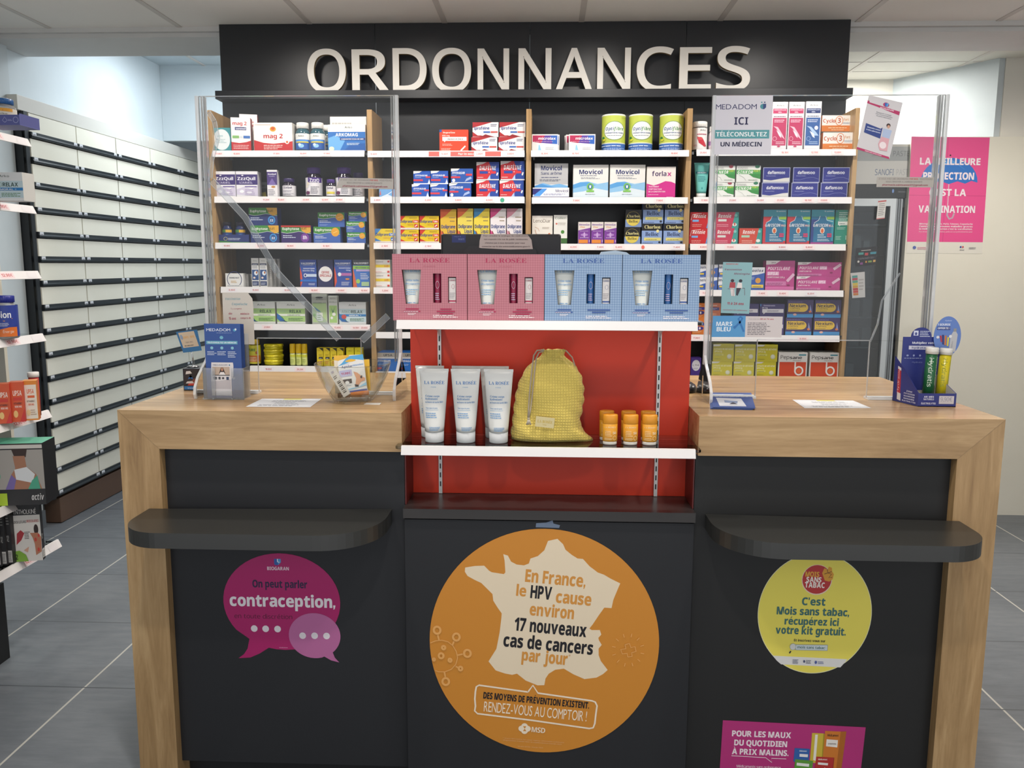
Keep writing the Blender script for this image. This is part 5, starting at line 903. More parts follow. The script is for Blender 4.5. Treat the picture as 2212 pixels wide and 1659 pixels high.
def gift(x0, x1, blue, label):
    W_, H_, D_ = x1-x0-.0015, .152, .045; gm = BG if blue else PG
    dk = '#3a5a9a' if blue else '#a8284f'; side = '#7f9bbd' if blue else '#b4616f'; stc = '#2b5f9c' if blue else '#8c1f42'
    e = empty('gift_set', ((x0+x1)/2, -.035, UZT), 0, label, 'gift box', 'cream gift sets on the top shelf')
    b = MB(); w2 = W_/2; b.box(-w2, .030, 0, w2, D_, H_, side).box(-w2, .0005, 0, -w2+.002, .03, H_, side).box(w2-.002, .0005, 0, w2, .03, H_, side).box(-w2, .0005, H_-.002, w2, .03, H_, side).box(-w2, .0005, 0, w2, .03, .002, side)
    # front card with three die-cut windows
    wins = [((.175, .25), (.345, .25), (.385, .765), (.125, .765)), ((.545, .27), (.655, .27), (.655, .71), (.545, .71)), ((.745, .27), (.855, .27), (.855, .66), (.745, .66))]
    cuts = [0, .46, .70, 1]; F = Flat((-w2, 0, 0), (W_, 0, 0), (0, 0, H_))
    for (bl, br, tr_, tl), xa, xb in zip(wins, cuts[:-1], cuts[1:]):
        for q in (((xa, 0), (xb, 0), br, bl), ((xa, 0), bl, tl, (xa, 1)), (br, (xb, 0), (xb, 1), tr_), (tl, tr_, (xb, 1), (xa, 1))): b.add([F.at(u, v, 0) for u, v in q], [(0, 1, 2, 3)], gm)
        ring = [bl, br, tr_, tl]
        for i in range(4):
            p0, p1 = ring[i], ring[(i+1) % 4]; a0, a1 = F.at(*p0, 0), F.at(*p1, 0); b.add([a0, a1, a1+Vector((0, .0025, 0)), a0+Vector((0, .0025, 0))], [(0, 1, 2, 3)], side)
    b.art(F, [T('LA ROSÉE', .5, .875, .062, dk, 'f', .54), T('PARIS', .5, .805, .022, side, 'g', .16),
              ('R', .17, .165, .35, .185, dk), ('R', .14, .13, .37, .15, dk), ('L', .145, .132, .365, .152, 1, '#e8d8dc'), ('L', .2, .085, .32, .12, 2, '#efe6e6')]
              + ([('R', .56, .165, .86, .185, dk), ('R', .62, .13, .8, .15, dk)] if blue else [('R', .64, .165, .79, .185, dk), ('R', .59, .13, .84, .15, dk), ('R', .63, .095, .81, .115, dk)]) + [('L', .54, .05, .9, .1, 2, '#efe6e6')], 1)
    b.build('card_box', parent=e)
    # the three products in the windows
    x = -w2+W_*.26; t = MB(); n = 20; rg = []
    for i in range(9):
        q = i/8; hw = .0165+(.0245-.0165)*q; dp = .012*(1-q)+.0025
        rg.append([(x+hw*math.cos(2*math.pi*j/n), .016+dp*math.sin(2*math.pi*j/n), .032+.09*q) for j in range(n)])
    t.rings(rg, '#d9dcd6'); F2 = Flat((x-.018, .0032, .034), (.036, 0, 0), (0, .008, .085), .0002)
    t.art(F2, [T('LA ROSÉE', .5, .9, .07, '#7fa4c4', 'f', .95), T('Crème mains', .5, .66, .055, '#5a8fc0', 'f', .8), T('ultra-réparatrice', .5, .57, .05, '#5a8fc0', 'f', .9), ('L', .1, .3, .9, .48, 3, '#8ab0d0'), ('L', .2, .02, .8, .12, 2, '#5a8fc0')]); t.build('hand_cream_tube', parent=e)
    x = -w2+W_*.6; s = MB().lathe([(.0005, .036), (.0078, .038), (.0082, .040), (.0082, .108), (.007, .1125), (.0005, .113)], mat(stc, .25), 24, x, .012)
    s.art(Round(.0083, .045, .105, 130, x, .012), [('L', .2, .05, .8, .35, 4, '#c9b4cf'), ('C', .5, .62, .22, .14, .03, '#d8c8d8')]); s.build('lip_stick', parent=e)
    x = -w2+W_*.8; c = MB().box(x-.0078, .004, .04, x+.0078, .018, .098, '#d8d2cf'); c.art(Flat((x-.0078, .004, .04), (.0156, 0, 0), (0, 0, .058)), [('R', 0, .06, 1, .12, dk), ('L', .1, .2, .9, .45, 4, '#9a9498'), ('C', .6, .66, .22, .09, .03, dk), T('LA ROSÉE', .5, .88, .05, dk, 'f', .85)]); c.build('inner_carton', parent=e)
    return e
ge = [B(px, 620, y=-.035).x for px in (847.5, 1009.5, 1176, 1343.5, 1512)]
for i, lb in enumerate(('pink checked cream gift set at the left end of the top shelf', 'pink checked cream gift set next to the blue ones', 'blue checked cream gift set next to the pink ones', 'blue checked cream gift set at the right end of the top shelf')):
    gift(ge[i], ge[i+1], i > 1, lb)
# cream tubes
GZT = GZ+.0004
ta = [T('LA ROSÉE', .52, .79, .052, '#3f79b8', 'f', .76), T('PARIS', .5, .735, .018, '#8ab0d0', 'g', .2), T('Crème corps', .46, .58, .034, '#4f86bc', 'f', .58), T('hydratante', .42, .535, .034, '#4f86bc', 'f', .52), T('au beurre de karité BIO', .52, .485, .026, '#4f86bc', 'f', .74),
      T('Tous types de peau', .42, .39, .022, '#5a8fc0', 'f', .52), ('R', .14, .365, .72, .37, '#8ab0d0'), ('L', .14, .24, .7, .34, 3, '#6a9ac8'), ('L', .3, .03, .86, .1, 3, '#5a8fc0')]
TB = mat('#dcdcd8', .32); TC = clear('frosted_cap', (.9, .9, .9, 1), 1.45, .62, .3)
tf = [((910, 970), 955, 'front left'), ((975, 1037), 955, 'front middle'), ((1049, 1108), 955, 'front right')]
G = 'white body cream tubes'
base = [(-.2935, .026, 'white body cream tube at the front, farthest left'), (-.2155, .026, 'white body cream tube at the front, in the middle'), (-.1355, .026, 'white body cream tube at the front, touching the yellow pouch'),
        (-.300, .082, 'white body cream tube behind, at the left end'), (-.214, .082, 'white body cream tube behind the middle one'), (-.1375, .082, 'white body cream tube behind the right one, its edge showing')]
def wpx(px, y): return B(px, 870, y=y).x
base = [(wpx(938, .026), .026, base[0][2], 0), (wpx(1006, .026), .026, base[1][2], .04), (wpx(1077, .026), .026, base[2][2], -.03), (wpx(929, .085), .085, base[3][2], .0), (wpx(1007, .085), .085, base[4][2], -.06), (wpx(1068, .085), .085, base[5][2], .03)]
for x, y, lb, rz in base:
    cream_tube('cream_tube', (x, y, GZT), .071, .178, TB, TC, ta, lb, 'tube', G, key='body', rz=rz, r=.0225, capz=.15)
# yellow waffle pouch with drawstring
m, nt, b, o = nodes('yellow_waffle_cloth'); WAF = m
v = coords(nt); sx = N(nt, 'ShaderNodeSeparateXYZ'); nt.links.new(v, sx.inputs[0])
d1 = noise(nt, v, 14, 2)
def wv(s): return math_(nt, 'ABSOLUTE', math_(nt, 'SINE', math_(nt, 'ADD', math_(nt, 'MULTIPLY', s, 480), math_(nt, 'MULTIPLY', d1, 5))))
hgt = math_(nt, 'MAXIMUM', math_(nt, 'POWER', math_(nt, 'SUBTRACT', 1., wv(sx.outputs[0])), 2.), math_(nt, 'POWER', math_(nt, 'SUBTRACT', 1., wv(sx.outputs[2])), 2.))
bp = N(nt, 'ShaderNodeBump'); bp.inputs['Strength'].default_value = .9; bp.inputs['Distance'].default_value = .0012; nt.links.new(hgt, bp.inputs['Height']); nt.links.new(bp.outputs[0], b.inputs['Normal'])
b.inputs['Base Color'].default_value = lin('#e6cc66'); b.inputs['Roughness'].default_value = .85; b.inputs['Sheen Weight'].default_value = .2
yp = .062
rows = [(942, 1104, 1281, .030), (938, 1103, 1279, .040), (928, 1104, 1268, .045), (912, 1106, 1255, .047), (895, 1108, 1254, .048), (875, 1110, 1259, .047), (850, 1113, 1262, .045), (825, 1119, 1261, .042), (803, 1128, 1256, .036), (785, 1139, 1246, .029), (773, 1152, 1234, .022), (765, 1165, 1223, .018), (760, 1170, 1218, .014), (755, 1171, 1219, .013), (748, 1169, 1222, .015)]
e = empty('drawstring_pouch', (wpx(1185, yp), yp, GZT), .0, 'yellow waffle-cloth drawstring pouch standing between tubes and sun sticks', 'pouch')
ox, n, rg = wpx(1185, yp), 72, []
zb0 = B(1185, 942, y=yp).z
R_ = [(B(px, py, y=yp).x-ox, B(qx, py, y=yp).x-ox, B(1185, py, y=yp).z-zb0, dp) for py, px, qx, dp in rows]
def interp(z):
    for a, c in zip(R_, R_[1:]):
        if z <= c[2]: t = (z-a[2])/(c[2]-a[2]+1e-9); t = max(0, min(1, t)); return [a[i]+(c[i]-a[i])*t for i in (0, 1, 3)]
    return [R_[-1][i] for i in (0, 1, 3)]
zt = R_[-1][2]; M_ = 44
for j in range(M_+1):
    z = zt*j/M_; l_, r_, dp = interp(z); ring = []; g = max(0, (z/zt-.72)/.28)
    for i in range(n):
        a = 2*math.pi*i/n; c_, s_ = math.cos(a), math.sin(a); k_ = 1+.16*g*g*math.sin(a*13+1.5)+.035*math.sin(a*3+z*60)*(1-g)
        sq = abs(c_)**.75*(1 if c_ > 0 else -1); cxm, hw = (l_+r_)/2, (r_-l_)/2
        ring.append((cxm+hw*sq*(1+.02*math.sin(z*210+a*5)), dp*s_*k_ + .004*math.sin(z*45+c_*4)*(1-g), z+.0015*math.sin(a*11)*g))
    rg.append(ring)
MB().rings(rg, WAF).build('cloth_body', parent=e)
CRD = mat('#b3a48e', .9)
pp = [(1176, 756), (1160, 757), (1153, 768), (1150, 790), (1147, 820), (1144, 850), (1142, 880), (1141, 902)]; p2 = [(1174, 758), (1164, 762), (1158, 775), (1155, 800), (1152, 830), (1149, 860), (1146, 885), (1142, 903)]
cb = MB()
for L in (pp, p2):
    pts = []
    for px, py in L:
        q = B(px, py, y=.018); dp = interp(max(0, q.z-GZT))[2]; q = B(px, py, y=yp-dp*1.03-.004); pts.append((q.x-ox, q.y-yp, q.z-GZT))
    cb.tube(pts, .0019, CRD, 6)
q = B(1222, 757, y=yp-.012); q2 = B(1236, 772, y=yp-.018); q3 = B(1242, 790, y=yp-.026); cb.tube([(v.x-ox, v.y-yp, v.z-GZT) for v in (q, q2, q3)], .0017, CRD, 6)
cb.build('drawstring', parent=e)
kn = MB(); q = B(1142, 906, y=yp-.052)
for i in range(9):
    a = i*2.4; kn.tube([(q.x-ox, q.y-yp, q.z-GZT+.002), (q.x-ox+.003*math.cos(a), q.y-yp-.002, q.z-GZT-.005), (q.x-ox+.006*math.cos(a), q.y-yp-.001+.002*math.sin(a), q.z-GZT-.013)], [.0022, .0014, .0008], '#c2b6a2', 5)
kn.lathe([(.0004, 0), (.003, .002), (.0034, .004), (.003, .006), (.0004, .008)], '#b8aa94', 10, q.x-ox, q.y-yp); nv = len(kn.v)-50
kn.v = kn.v[:nv] + [(a, b_, c_+q.z-GZT-.002) for a, b_, c_ in kn.v[nv:]]
kn.build('tassel_knot', parent=e)
q = B(1177, 912, y=yp-.052); lb_ = MB(); lb_.box(-.0225, -.0012, -.0125, .0225, 0, .0125, '#cdbf8e'); lb_.art(Flat((-.0225, -.0012, -.0125), (.045, 0, 0), (0, 0, .025)), [T('LA ROSÉE', .5, .42, .26, '#b89a2c', 'f', .8), T('PARIS', .5, .2, .1, '#b89a2c', 'g', .2)])
lb_.build('sewn_label', (q.x-ox, q.y-yp, q.z-GZT), parent=e, rot=(0, math.radians(6), 0))
# sun sticks
def stick(loc, label):
    if 'stick' in _cache: o = copy_tree(_cache['stick']); o.location = loc; tag(o, label); return
    e = empty('sun_stick', loc, 0, label, 'stick', 'orange sun care sticks'); _cache['stick'] = e; r = .0178; h = .0735
    f_ = .78; OB = mat('#dd9a2c', .4)
    MB().lathe([(.0005, 0), (r*.88, 0), (r*.93, .001), (r*.93, .0085), (.0005, .0085)], '#dcd6cc', 32, fl=f_).build('base_dial', parent=e)
    b_ = MB().lathe([(r*.95, .0085), (r, .0095), (r, .0505), (r*.97, .0508)], OB, 32, fl=f_)
    b_.art(Round(r, .0095, .0505, 150, flat=f_), [T('LA ROSÉE', .48, .78, .09, '#f2dca8', 'f', .62), T('50', .72, .42, .14, '#f4e4bc', 'b', .2), ('L', .22, .3, .6, .66, 4, '#f0d49a'), ('C', .72, .2, .1, .13, .02, '#f0d49a'), ('L', .2, .08, .6, .24, 3, '#f0d49a')]); b_.build('stick_body', parent=e)
    MB().lathe([(r*.98, .0512), (r*1.02, .052), (r*1.02, h-.003), (r*.94, h-.0005), (r*.6, h), (.0005, h)], mat('#dd9327', .38), 32, fl=f_).build('cap', parent=e)
for i, (pf, pb) in enumerate(((1319, 1311.5), (1363.5, 1358.5), (1405, 1401))):
    nm = ('left', 'middle', 'right')[i]
    stick((wpx(pf, .018), .018, GZT), 'orange sun stick, %s one of the front three' % nm); stick((wpx(pb, .068), .068, GZT), 'orange sun stick, %s one of the back three' % nm)

# ------------------------------------------------------------------ stickers on the counter front
def sticker(name, px0, py0, px1, py1, y, ops, label, cat='sticker', outline=None):
    """a flat sticker on the plane y; its frame is the pixel box px0..px1 x py0(top)..py1(bottom)"""
    a = B(px0, py1, y=y); b_ = B(px1, py0, y=y); w, h = b_.x-a.x, b_.z-a.z
    m_ = MB(); 
    if outline: m_.prism([(u*w, v*h) for u, v in outline], -.0003, .0, outline_col[0], 'y')
    m_.art(Flat((0, -.0003, 0), (w, 0, 0), (0, 0, h), .00005), ops)
    o = m_.build(name, (a.x, y, a.z)); return tag(o, label, cat)
outline_col = ['#a3175c']
def circ(cx, cy, rx, ry, n=64, a0=0, a1=360): return [(cx+rx*math.cos(math.radians(a0+(a1-a0)*i/n)), cy+ry*math.sin(math.radians(a0+(a1-a0)*i/n))) for i in range(n+1)]
# pink speech bubbles: frame 488..734 x 1196..1426
def S1(x, y): return ((x-488)/246, (1426-y)/230)
big = [S1(*q) for q in ((556, 1381),)]
bub = circ(.503, .556, .493, .44, 40, -87, 222)
bubble = [S1(580, 1397)] + [S1(x, y) for x, y in ((596, 1400), (615, 1401), (640, 1399))] + [q for q in circ(.498, .553, .495, .441, 40, -62, 217)] + [S1(540, 1379), S1(535, 1400), S1(527, 1412), S1(515, 1421), S1(540, 1419), S1(560, 1410)]
small = circ(*S1(677, 1369), 54/246, 48/230, 40, -48, 285) + [S1(696, 1413), S1(710, 1421), S1(727, 1425), S1(718, 1415), S1(714, 1404)]
dots = lambda L, r=7: [('E', *S1(x, y), r/246, r/230, '#e6dde2') for x, y in L]
sticker('speech_bubble_sticker', 488, 1196, 734, 1426, .0275,
  [('P', '#ab1a64', bubble), T('BIOGARAN', *S1(605.5, 1232.5), 7/230, '#e6d6de', 'b', 45/246), ('P', '#2f5fae', [S1(*q) for q in ((598, 1209), (606, 1209), (606, 1222), (600, 1222), (598, 1220))]), ('P', '#4f9ad0', [S1(*q) for q in ((606, 1209), (612, 1209), (612, 1216), (606, 1222))]), ('S', '#e6eef6', .008, [S1(605, 1209), S1(605, 1215), S1(609, 1216)]),
   T('On peut parler', *S1(608, 1269), 15.5/230, '#2a1440', 'h', 114/246), T('contraception,', *S1(612, 1309), 25/230, '#e9e2e6', 'h', 220/246), T('en toute discrétion', *S1(571, 1335), 9.5/230, '#5f1038', 's', 121/246)] + dots([(551, 1356.5), (575, 1356.5), (600, 1356.5)]) + [('L', *S1(602, 1397), *S1(626, 1392), 1, '#c9709a'), ('P', '#b9699b', small)] + dots([(652, 1369.5), (677, 1369), (702, 1369)]),
  'magenta speech bubble sticker about contraception on the left counter front')
# orange round sticker with the map of France: frame 933..1436 x 1142..1617
def S2(x, y): return ((x-880)/620, (1659-y)/579)
def z5(X, Y): return S2(880+X/2.8645, 1080+Y/2.8645)
fr = [(950, 237), (985, 268), (1000, 300), (1040, 330), (1075, 350), (1108, 352), (1150, 395), (1175, 412), (1200, 430), (1240, 443), (1280, 465), (1340, 492), (1318, 545), (1300, 590), (1290, 640), (1245, 638), (1215, 680), (1175, 740), (1155, 765), (1170, 774), (1220, 773), (1230, 800), (1212, 820), (1216, 835), (1234, 862), (1215, 885), (1216, 925), (1230, 960), (1274, 1014), (1245, 1040), (1205, 1062), (1130, 1073), (1060, 1045), (1000, 1012), (945, 1020), (905, 1045), (885, 1075), (878, 1116), (835, 1118), (760, 1090), (705, 1049), (675, 1057), (630, 1050), (570, 1032), (525, 978), (575, 900), (595, 800), (605, 720), (608, 685), (585, 655), (555, 610), (550, 570), (480, 505), (440, 488), (395, 465), (378, 440), (380, 415), (440, 405), (498, 402), (530, 432), (545, 440), (620, 450), (630, 440), (625, 370), (617, 332), (645, 340), (665, 375), (700, 392), (745, 396), (775, 385), (785, 355), (830, 340), (870, 305), (892, 250)]
R5 = lambda t, X, Y, h, c, st, w: T(t, *z5(X, Y), h/2.8645/579, c, st, w/2.8645/620, -4.5)
LO = '#e0a45c'; OR = '#c9842c'
def ringz(X, Y, r, th=.008): return ('C', *z5(X, Y), r/2.8645/620, r/2.8645/579, th, LO)
ops = [('P', OR, circ(*z5(872, 857), 718/2.8645/620, 678/2.8645/579, 96)), ('P', '#e3d2b6', [z5(*q) for q in fr]),
  R5('En France,', 938, 505, 74, '#cf8f3f', 'h', 375), R5('le', 727, 578, 66, '#cf8f3f', 'h', 62), R5('HPV', 850, 592, 76, '#17151a', 'h', 132), R5('cause', 1052, 620, 72, '#cf8f3f', 'h', 220), R5('environ', 918, 700, 72, '#cf8f3f', 'h', 276),
  R5('17 nouveaux', 910, 800, 78, '#17151a', 'h', 452), R5('cas de cancers', 897, 902, 78, '#17151a', 'h', 562), R5('par jour', 876, 978, 72, '#cf8f3f', 'h', 288), T('*', *z5(1034, 945), .012, '#cf8f3f', 'b'),
  ('S', '#ecdcc4', .006, [z5(*q) for q in ((775, 1160), (465, 1125), (448, 1135), (442, 1165), (438, 1210), (442, 1255), (437, 1285), (455, 1302), (800, 1335), (1165, 1377), (1190, 1372), (1200, 1345), (1205, 1290), (1212, 1235), (1200, 1212), (1180, 1205), (838, 1165), (806, 1118), (775, 1160))]),
  R5('DES MOYENS DE PRÉVENTION EXISTENT.', 826, 1230, 40, '#17151a', 'h', 672), R5('RENDEZ-VOUS AU COMPTOIR !', 820, 1310, 62, '#efe0c8', 'g', 654),
  ('E', *z5(755, 1372), .0115, .0105, '#ecdcc4'), ('E', *z5(755, 1404), .0115, .0105, '#ecdcc4'), ('E', *z5(738, 1388), .0125, .0115, '#ecdcc4'), ('E', *z5(772, 1388), .0125, .0115, '#ecdcc4'), ('P', OR, [z5(745, 1373), z5(766, 1373), z5(756, 1388)]), ('P', OR, [z5(745, 1403), z5(766, 1403), z5(756, 1388)]), R5('MSD', 842, 1410, 32, '#ecdcc4', 'b', 86),
  T('* Source HPV-Centre for cancer Agency. Information ordonnance', *z5(812, 1462), .0035, '#e0b88a', 's', .22, -3), T('Organisation maladie liées au papillomavirus humain 2021', *z5(805, 1474), .0035, '#e0b88a', 's', .21, -3), T('FR-HPV-00759 - Février 2024', *z5(793, 1505), .0035, '#e0b88a', 's', .09, -2),
  ('S', LO, .0035, [z5(*q) for q in ((158, 872), (190, 858), (230, 853), (270, 862), (300, 885), (322, 920), (330, 960), (318, 1000), (290, 1030), (250, 1046), (210, 1047), (188, 1040))]),
  ringz(202, 793, 28), ringz(323, 832, 28), ringz(392, 930, 28), ringz(348, 1024, 18), ringz(254, 1106, 28), ringz(242, 898, 17), ringz(226, 948, 22), ringz(180, 972, 13), ringz(282, 974, 16)]
for a, b_ in (((206, 822), (214, 855)), ((308, 858), (298, 882)), ((363, 934), (330, 942)), ((333, 1018), (318, 1010)), ((252, 1078), (246, 1047))): ops += [('S', LO, .006, [z5(*a), z5(*b_)])]
ops += [('S', LO, .0035, [z5(*q) for q in ((1378, 855), (1405, 848), (1415, 872), (1440, 866), (1448, 895), (1420, 903), (1424, 925), (1398, 930), (1392, 908), (1362, 912), (1352, 885), (1384, 880), (1378, 855))])]
for i in range(12):
    a = i*math.pi/6+.2; ops.append(('S', LO, .003, [z5(1398+80*math.cos(a), 888+80*math.sin(a)), z5(1398+102*math.cos(a), 888+102*math.sin(a))]))
sticker('round_prevention_sticker', 880, 1080, 1500, 1659, .0032, ops, 'big orange round sticker with a cream map of France, centre cabinet door')
# yellow round sticker
def S3(x, y): return ((x-1500)/400, (1659-y)/579)
def z6(X, Y): return S3(1500+X/2.8652, 1080+Y/2.8652)
R6 = lambda t, X, Y, h, c, st, w: T(t, *z6(X, Y), h/2.8652/579, c, st, w/2.8652/400, -.6)
TL = '#3a6a68'
ops = [('P', '#e2dfb4', circ(*z6(766, 680), 380/2.8652/400, 364/2.8652/579, 80)), ('P', '#e9da5c', circ(*z6(766, 680), 376/2.8652/400, 360/2.8652/579, 80)),
  ('P', '#dcdad6', [z6(500, 940), z6(1002, 952), z6(985, 975), z6(960, 1003), z6(560, 992), z6(530, 970)]),
  ('E', *z6(768, 475), 101/2.8652/400, 91/2.8652/579, '#e6d0b4'), ('E', *z6(768, 473), 96/2.8652/400, 86/2.8652/579, '#b83030'), R6('MOIS', 736, 457, 30, '#e0a83a', 'h', 92), R6('SANS', 748, 489, 30, '#f0e6dc', 'h', 100), R6('TABAC', 756, 522, 32, '#f0e6dc', 'h', 132),
  ('P', '#d99a35', [z6(*q) for q in ((800, 435), (812, 405), (835, 412), (842, 395), (862, 402), (866, 425), (878, 440), (872, 470), (850, 484), (820, 478))]), ('S', '#6a3a1a', .004, [z6(*q) for q in ((815, 440), (838, 432), (862, 440), (845, 462), (868, 458))]), ('S', '#6a3a1a', .004, [z6(*q) for q in ((832, 412), (838, 432), (862, 425))]),
  R6("C'est", 755, 628, 46, TL, 'h', 156), R6('Mois sans tabac,', 754, 688, 46, TL, 'h', 484), R6('récupérez ici', 749, 748, 44, TL, 'h', 362), R6('votre kit gratuit.', 746, 805, 46, TL, 'h', 470),
  R6('Et inscrivez-vous sur', 743, 850, 15, '#22252a', 'b', 210), ('P', '#8a97a8', [z6(650, 868), z6(866, 866), z6(866, 902), z6(650, 902)]), ('P', '#d3dcdc', [z6(654, 871), z6(863, 869), z6(863, 899), z6(654, 899)]), R6('mois sans tabac|', 757, 892, 16, TL, 'b', 188), ('E', *z6(633, 882), .019, .0125, '#d8d8d2'), ('C', *z6(633, 882), .019, .0125, .003, '#a9b0a8'), ('S', '#22252a', .008, [z6(620, 908), z6(612, 922)]),
  ('L', *z6(636, 984), *z6(680, 956), 4, '#3a3f6a'), ('L', *z6(726, 982), *z6(765, 958), 3, '#3a3f5a'), ('E', *z6(714, 970), .006, .005, '#4a5070'), ('E', *z6(792, 974), .007, .006, '#4a5a9a'), ('L', *z6(806, 982), *z6(856, 964), 2, '#4a5a9a')]
sticker('round_quit_smoking_sticker', 1500, 1080, 1900, 1659, .0275, ops, 'yellow round sticker about a month without tobacco, under the right ledge')
# pink rectangular sticker, cut by the bottom of the picture
def S4(x, y): return ((x-1500)/420, (1759-y)/679)
z7 = lambda X, Y: S4(1500+X/2.8652, 1080+Y/2.8652)
R7 = lambda t, X, Y, h, c, st, w: T(t, *z7(X, Y), h/2.8652/679, c, st, w/2.8652/420, -.6)
quad = lambda c, *q: ('P', c, [z7(*p_) for p_ in q])
ops = [quad('#b02f74', (172, 1340), (1154, 1362), (1130, 1850), (160, 1850)), R7('POUR LES MAUX', 443, 1440, 36, '#ecdfe4', 'h', 408), R7('DU QUOTIDIEN', 440, 1497, 36, '#ecdfe4', 'h', 366), R7('À PRIX MALINS.', 440, 1553, 36, '#ecdfe4', 'h', 392),
  ('S', '#ecdfe4', .0035, [z7(*q) for q in ((242, 1562), (480, 1569), (524, 1598), (520, 1572), (622, 1573))]), R7('Médicaments sans ordonnance', 434, 1637, 17, '#ecdfe4', 's', 306), R7('Biogaran Conseil', 434, 1657, 17, '#ecdfe4', 's', 166),
  quad('#c9b03a', (790, 1405), (868, 1407), (866, 1600), (786, 1590)), quad('#a08a22', (868, 1407), (884, 1410), (882, 1590), (866, 1600)), quad('#e6e0d6', (812, 1415), (830, 1415), (826, 1580), (808, 1575)),
  quad('#c9762a', (878, 1390), (985, 1392), (970, 1625), (872, 1605)), quad('#a8601f', (985, 1392), (1024, 1390), (1006, 1632), (970, 1625)), quad('#e6e0d8', (892, 1442), (970, 1446), (968, 1492), (890, 1486)), R7('Médicament', 934, 1424, 15, '#3a2416', 'b', 76), R7('symptomes', 931, 1474, 10, '#5a4a44', 'b', 56),
  quad('#2f5fa4', (676, 1502), (780, 1505), (778, 1590), (672, 1588)), quad('#e6e4e2', (712, 1538), (770, 1540), (769, 1558), (712, 1556)), R7('Médicament', 735, 1524, 9, '#dfe6f0', 'b', 50),
  quad('#5a9438', (684, 1572), (808, 1580), (804, 1648), (680, 1640)), quad('#e6e4e0', (696, 1594), (782, 1600), (781, 1618), (695, 1612)),
  quad('#b02f2c', (828, 1552), (948, 1556), (944, 1658), (820, 1650)), quad('#8c2220', (948, 1556), (952, 1556), (948, 1658), (944, 1658)), quad('#e6e0dc', (842, 1588), (912, 1592), (910, 1606), (842, 1602)), R7('Médicament', 873, 1574, 10, '#f0d8d2', 'b', 62), ('S', '#efe6e2', .006, [z7(888, 1622), z7(905, 1634)]), quad('#26407f', (1032, 1652), (1062, 1652), (1060, 1690), (1030, 1690))]
sticker('price_offer_sticker', 1500, 1080, 1920, 1759, .0275, ops, 'pink rectangular sticker with drawn medicine cartons at the bottom right')
# ------------------------------------------------------------------ clear screens on the counter
CZ = ZT+.0003; SY = .28
def screen(x0, x1, ox0, ox1, oz, top, label, footr):
    e = empty('acrylic_screen', ((x0+x1)/2, SY, CZ), label=label, cat='protective screen')
    c = ((x0+x1)/2); t = .004
    m_ = MB()
    for a, b_, z0, z1 in ((x0, x1, oz, top), (x0, ox0, CZ+.004, oz), (ox1, x1, CZ+.004, oz)): m_.box(a-c, 0, z0-CZ, b_-c, t, z1-CZ, PLEXI)
    m_.build('clear_pane', parent=e)
    ed = MB(); ed.box(ox0-c, -.0002, oz-CZ-.001, ox1-c, t+.0002, oz-CZ+.0015, SEAM).box(x0-c, -.0002, top-CZ-.001, x1-c, t+.0002, top-CZ+.001, SEAM)
    ed.box(ox0-c-.001, -.0002, .006, ox0-c+.001, t+.0002, oz-CZ, SEAM).box(ox1-c-.001, -.0002, .006, ox1-c+.001, t+.0002, oz-CZ, SEAM); ed.build('cut_edge', parent=e)
    for x in (x0, x1):
        s = 1 if x == x0 else -1
        g = MB().box(x-c-s*.004-.004, -.006, .09, x-c-s*.004+.004, .006, top-CZ, PLEXI_EDGE)
        g.box(x-c+s*.005-.0012, .001, .09, x-c+s*.005+.0012, .012, top-CZ, PLEXI_EDGE).box(x-c+s*.012-.0008, .001, .09, x-c+s*.012+.0008, .02, top-CZ, SEAM)
        g.build('edge_profile', parent=e)
        # curved foot standing in front of and behind the pane
        prof = [(-.105, 0), (-.109, .012), (-.106, .030), (-.085, .055), (-.055, .075), (-.025, .094), (-.006, .115), (-.006, .10), (-.03, .084), (-.058, .066), (-.088, .046), (-.099, .028), (-.101, .012), (-.099, 0)]
        fx = x-c-s*.004
        if not footr and x == x1: MB().prism([(.006, 0), (.006, .10), (.05, .06), (.09, .0)], fx-.003, fx+.003, PLEXI, 'x').build('foot', parent=e); continue
        MB().prism([(-.099, 0), (-.101, .012), (-.099, .028), (-.088, .046), (-.058, .066), (-.03, .084), (-.006, .10), (-.006, 0)], fx-.003, fx+.003, PLEXI, 'x').prism(prof, fx-.0035, fx+.0035, PLEXI_EDGE, 'x').prism([(.006, 0), (.006, .10), (.05, .06), (.09, .0)], fx-.003, fx+.003, PLEXI, 'x').build('foot', parent=e)
    for a, b_ in ((x0+.012, ox0), (ox1, x1-.012)): MB().box(a-c, -.012, 0, b_-c, .02, .006, PLEXI_EDGE).build('base_strip', parent=e)
    return e
lx0, lx1 = B(433, 300, y=SY).x, B(855, 300, y=SY).x; rx0, rx1 = B(1543, 300, y=SY).x, B(2036, 300, y=SY).x
sl = screen(lx0, lx1, -.784, -.499, 1.146, 1.78, 'clear acrylic counter screen on the left block with a pass-through slot', 1)
sr = screen(rx0, rx1, .564, .858, 1.151, 1.776, 'clear acrylic counter screen on the right block carrying taped notes', 0)
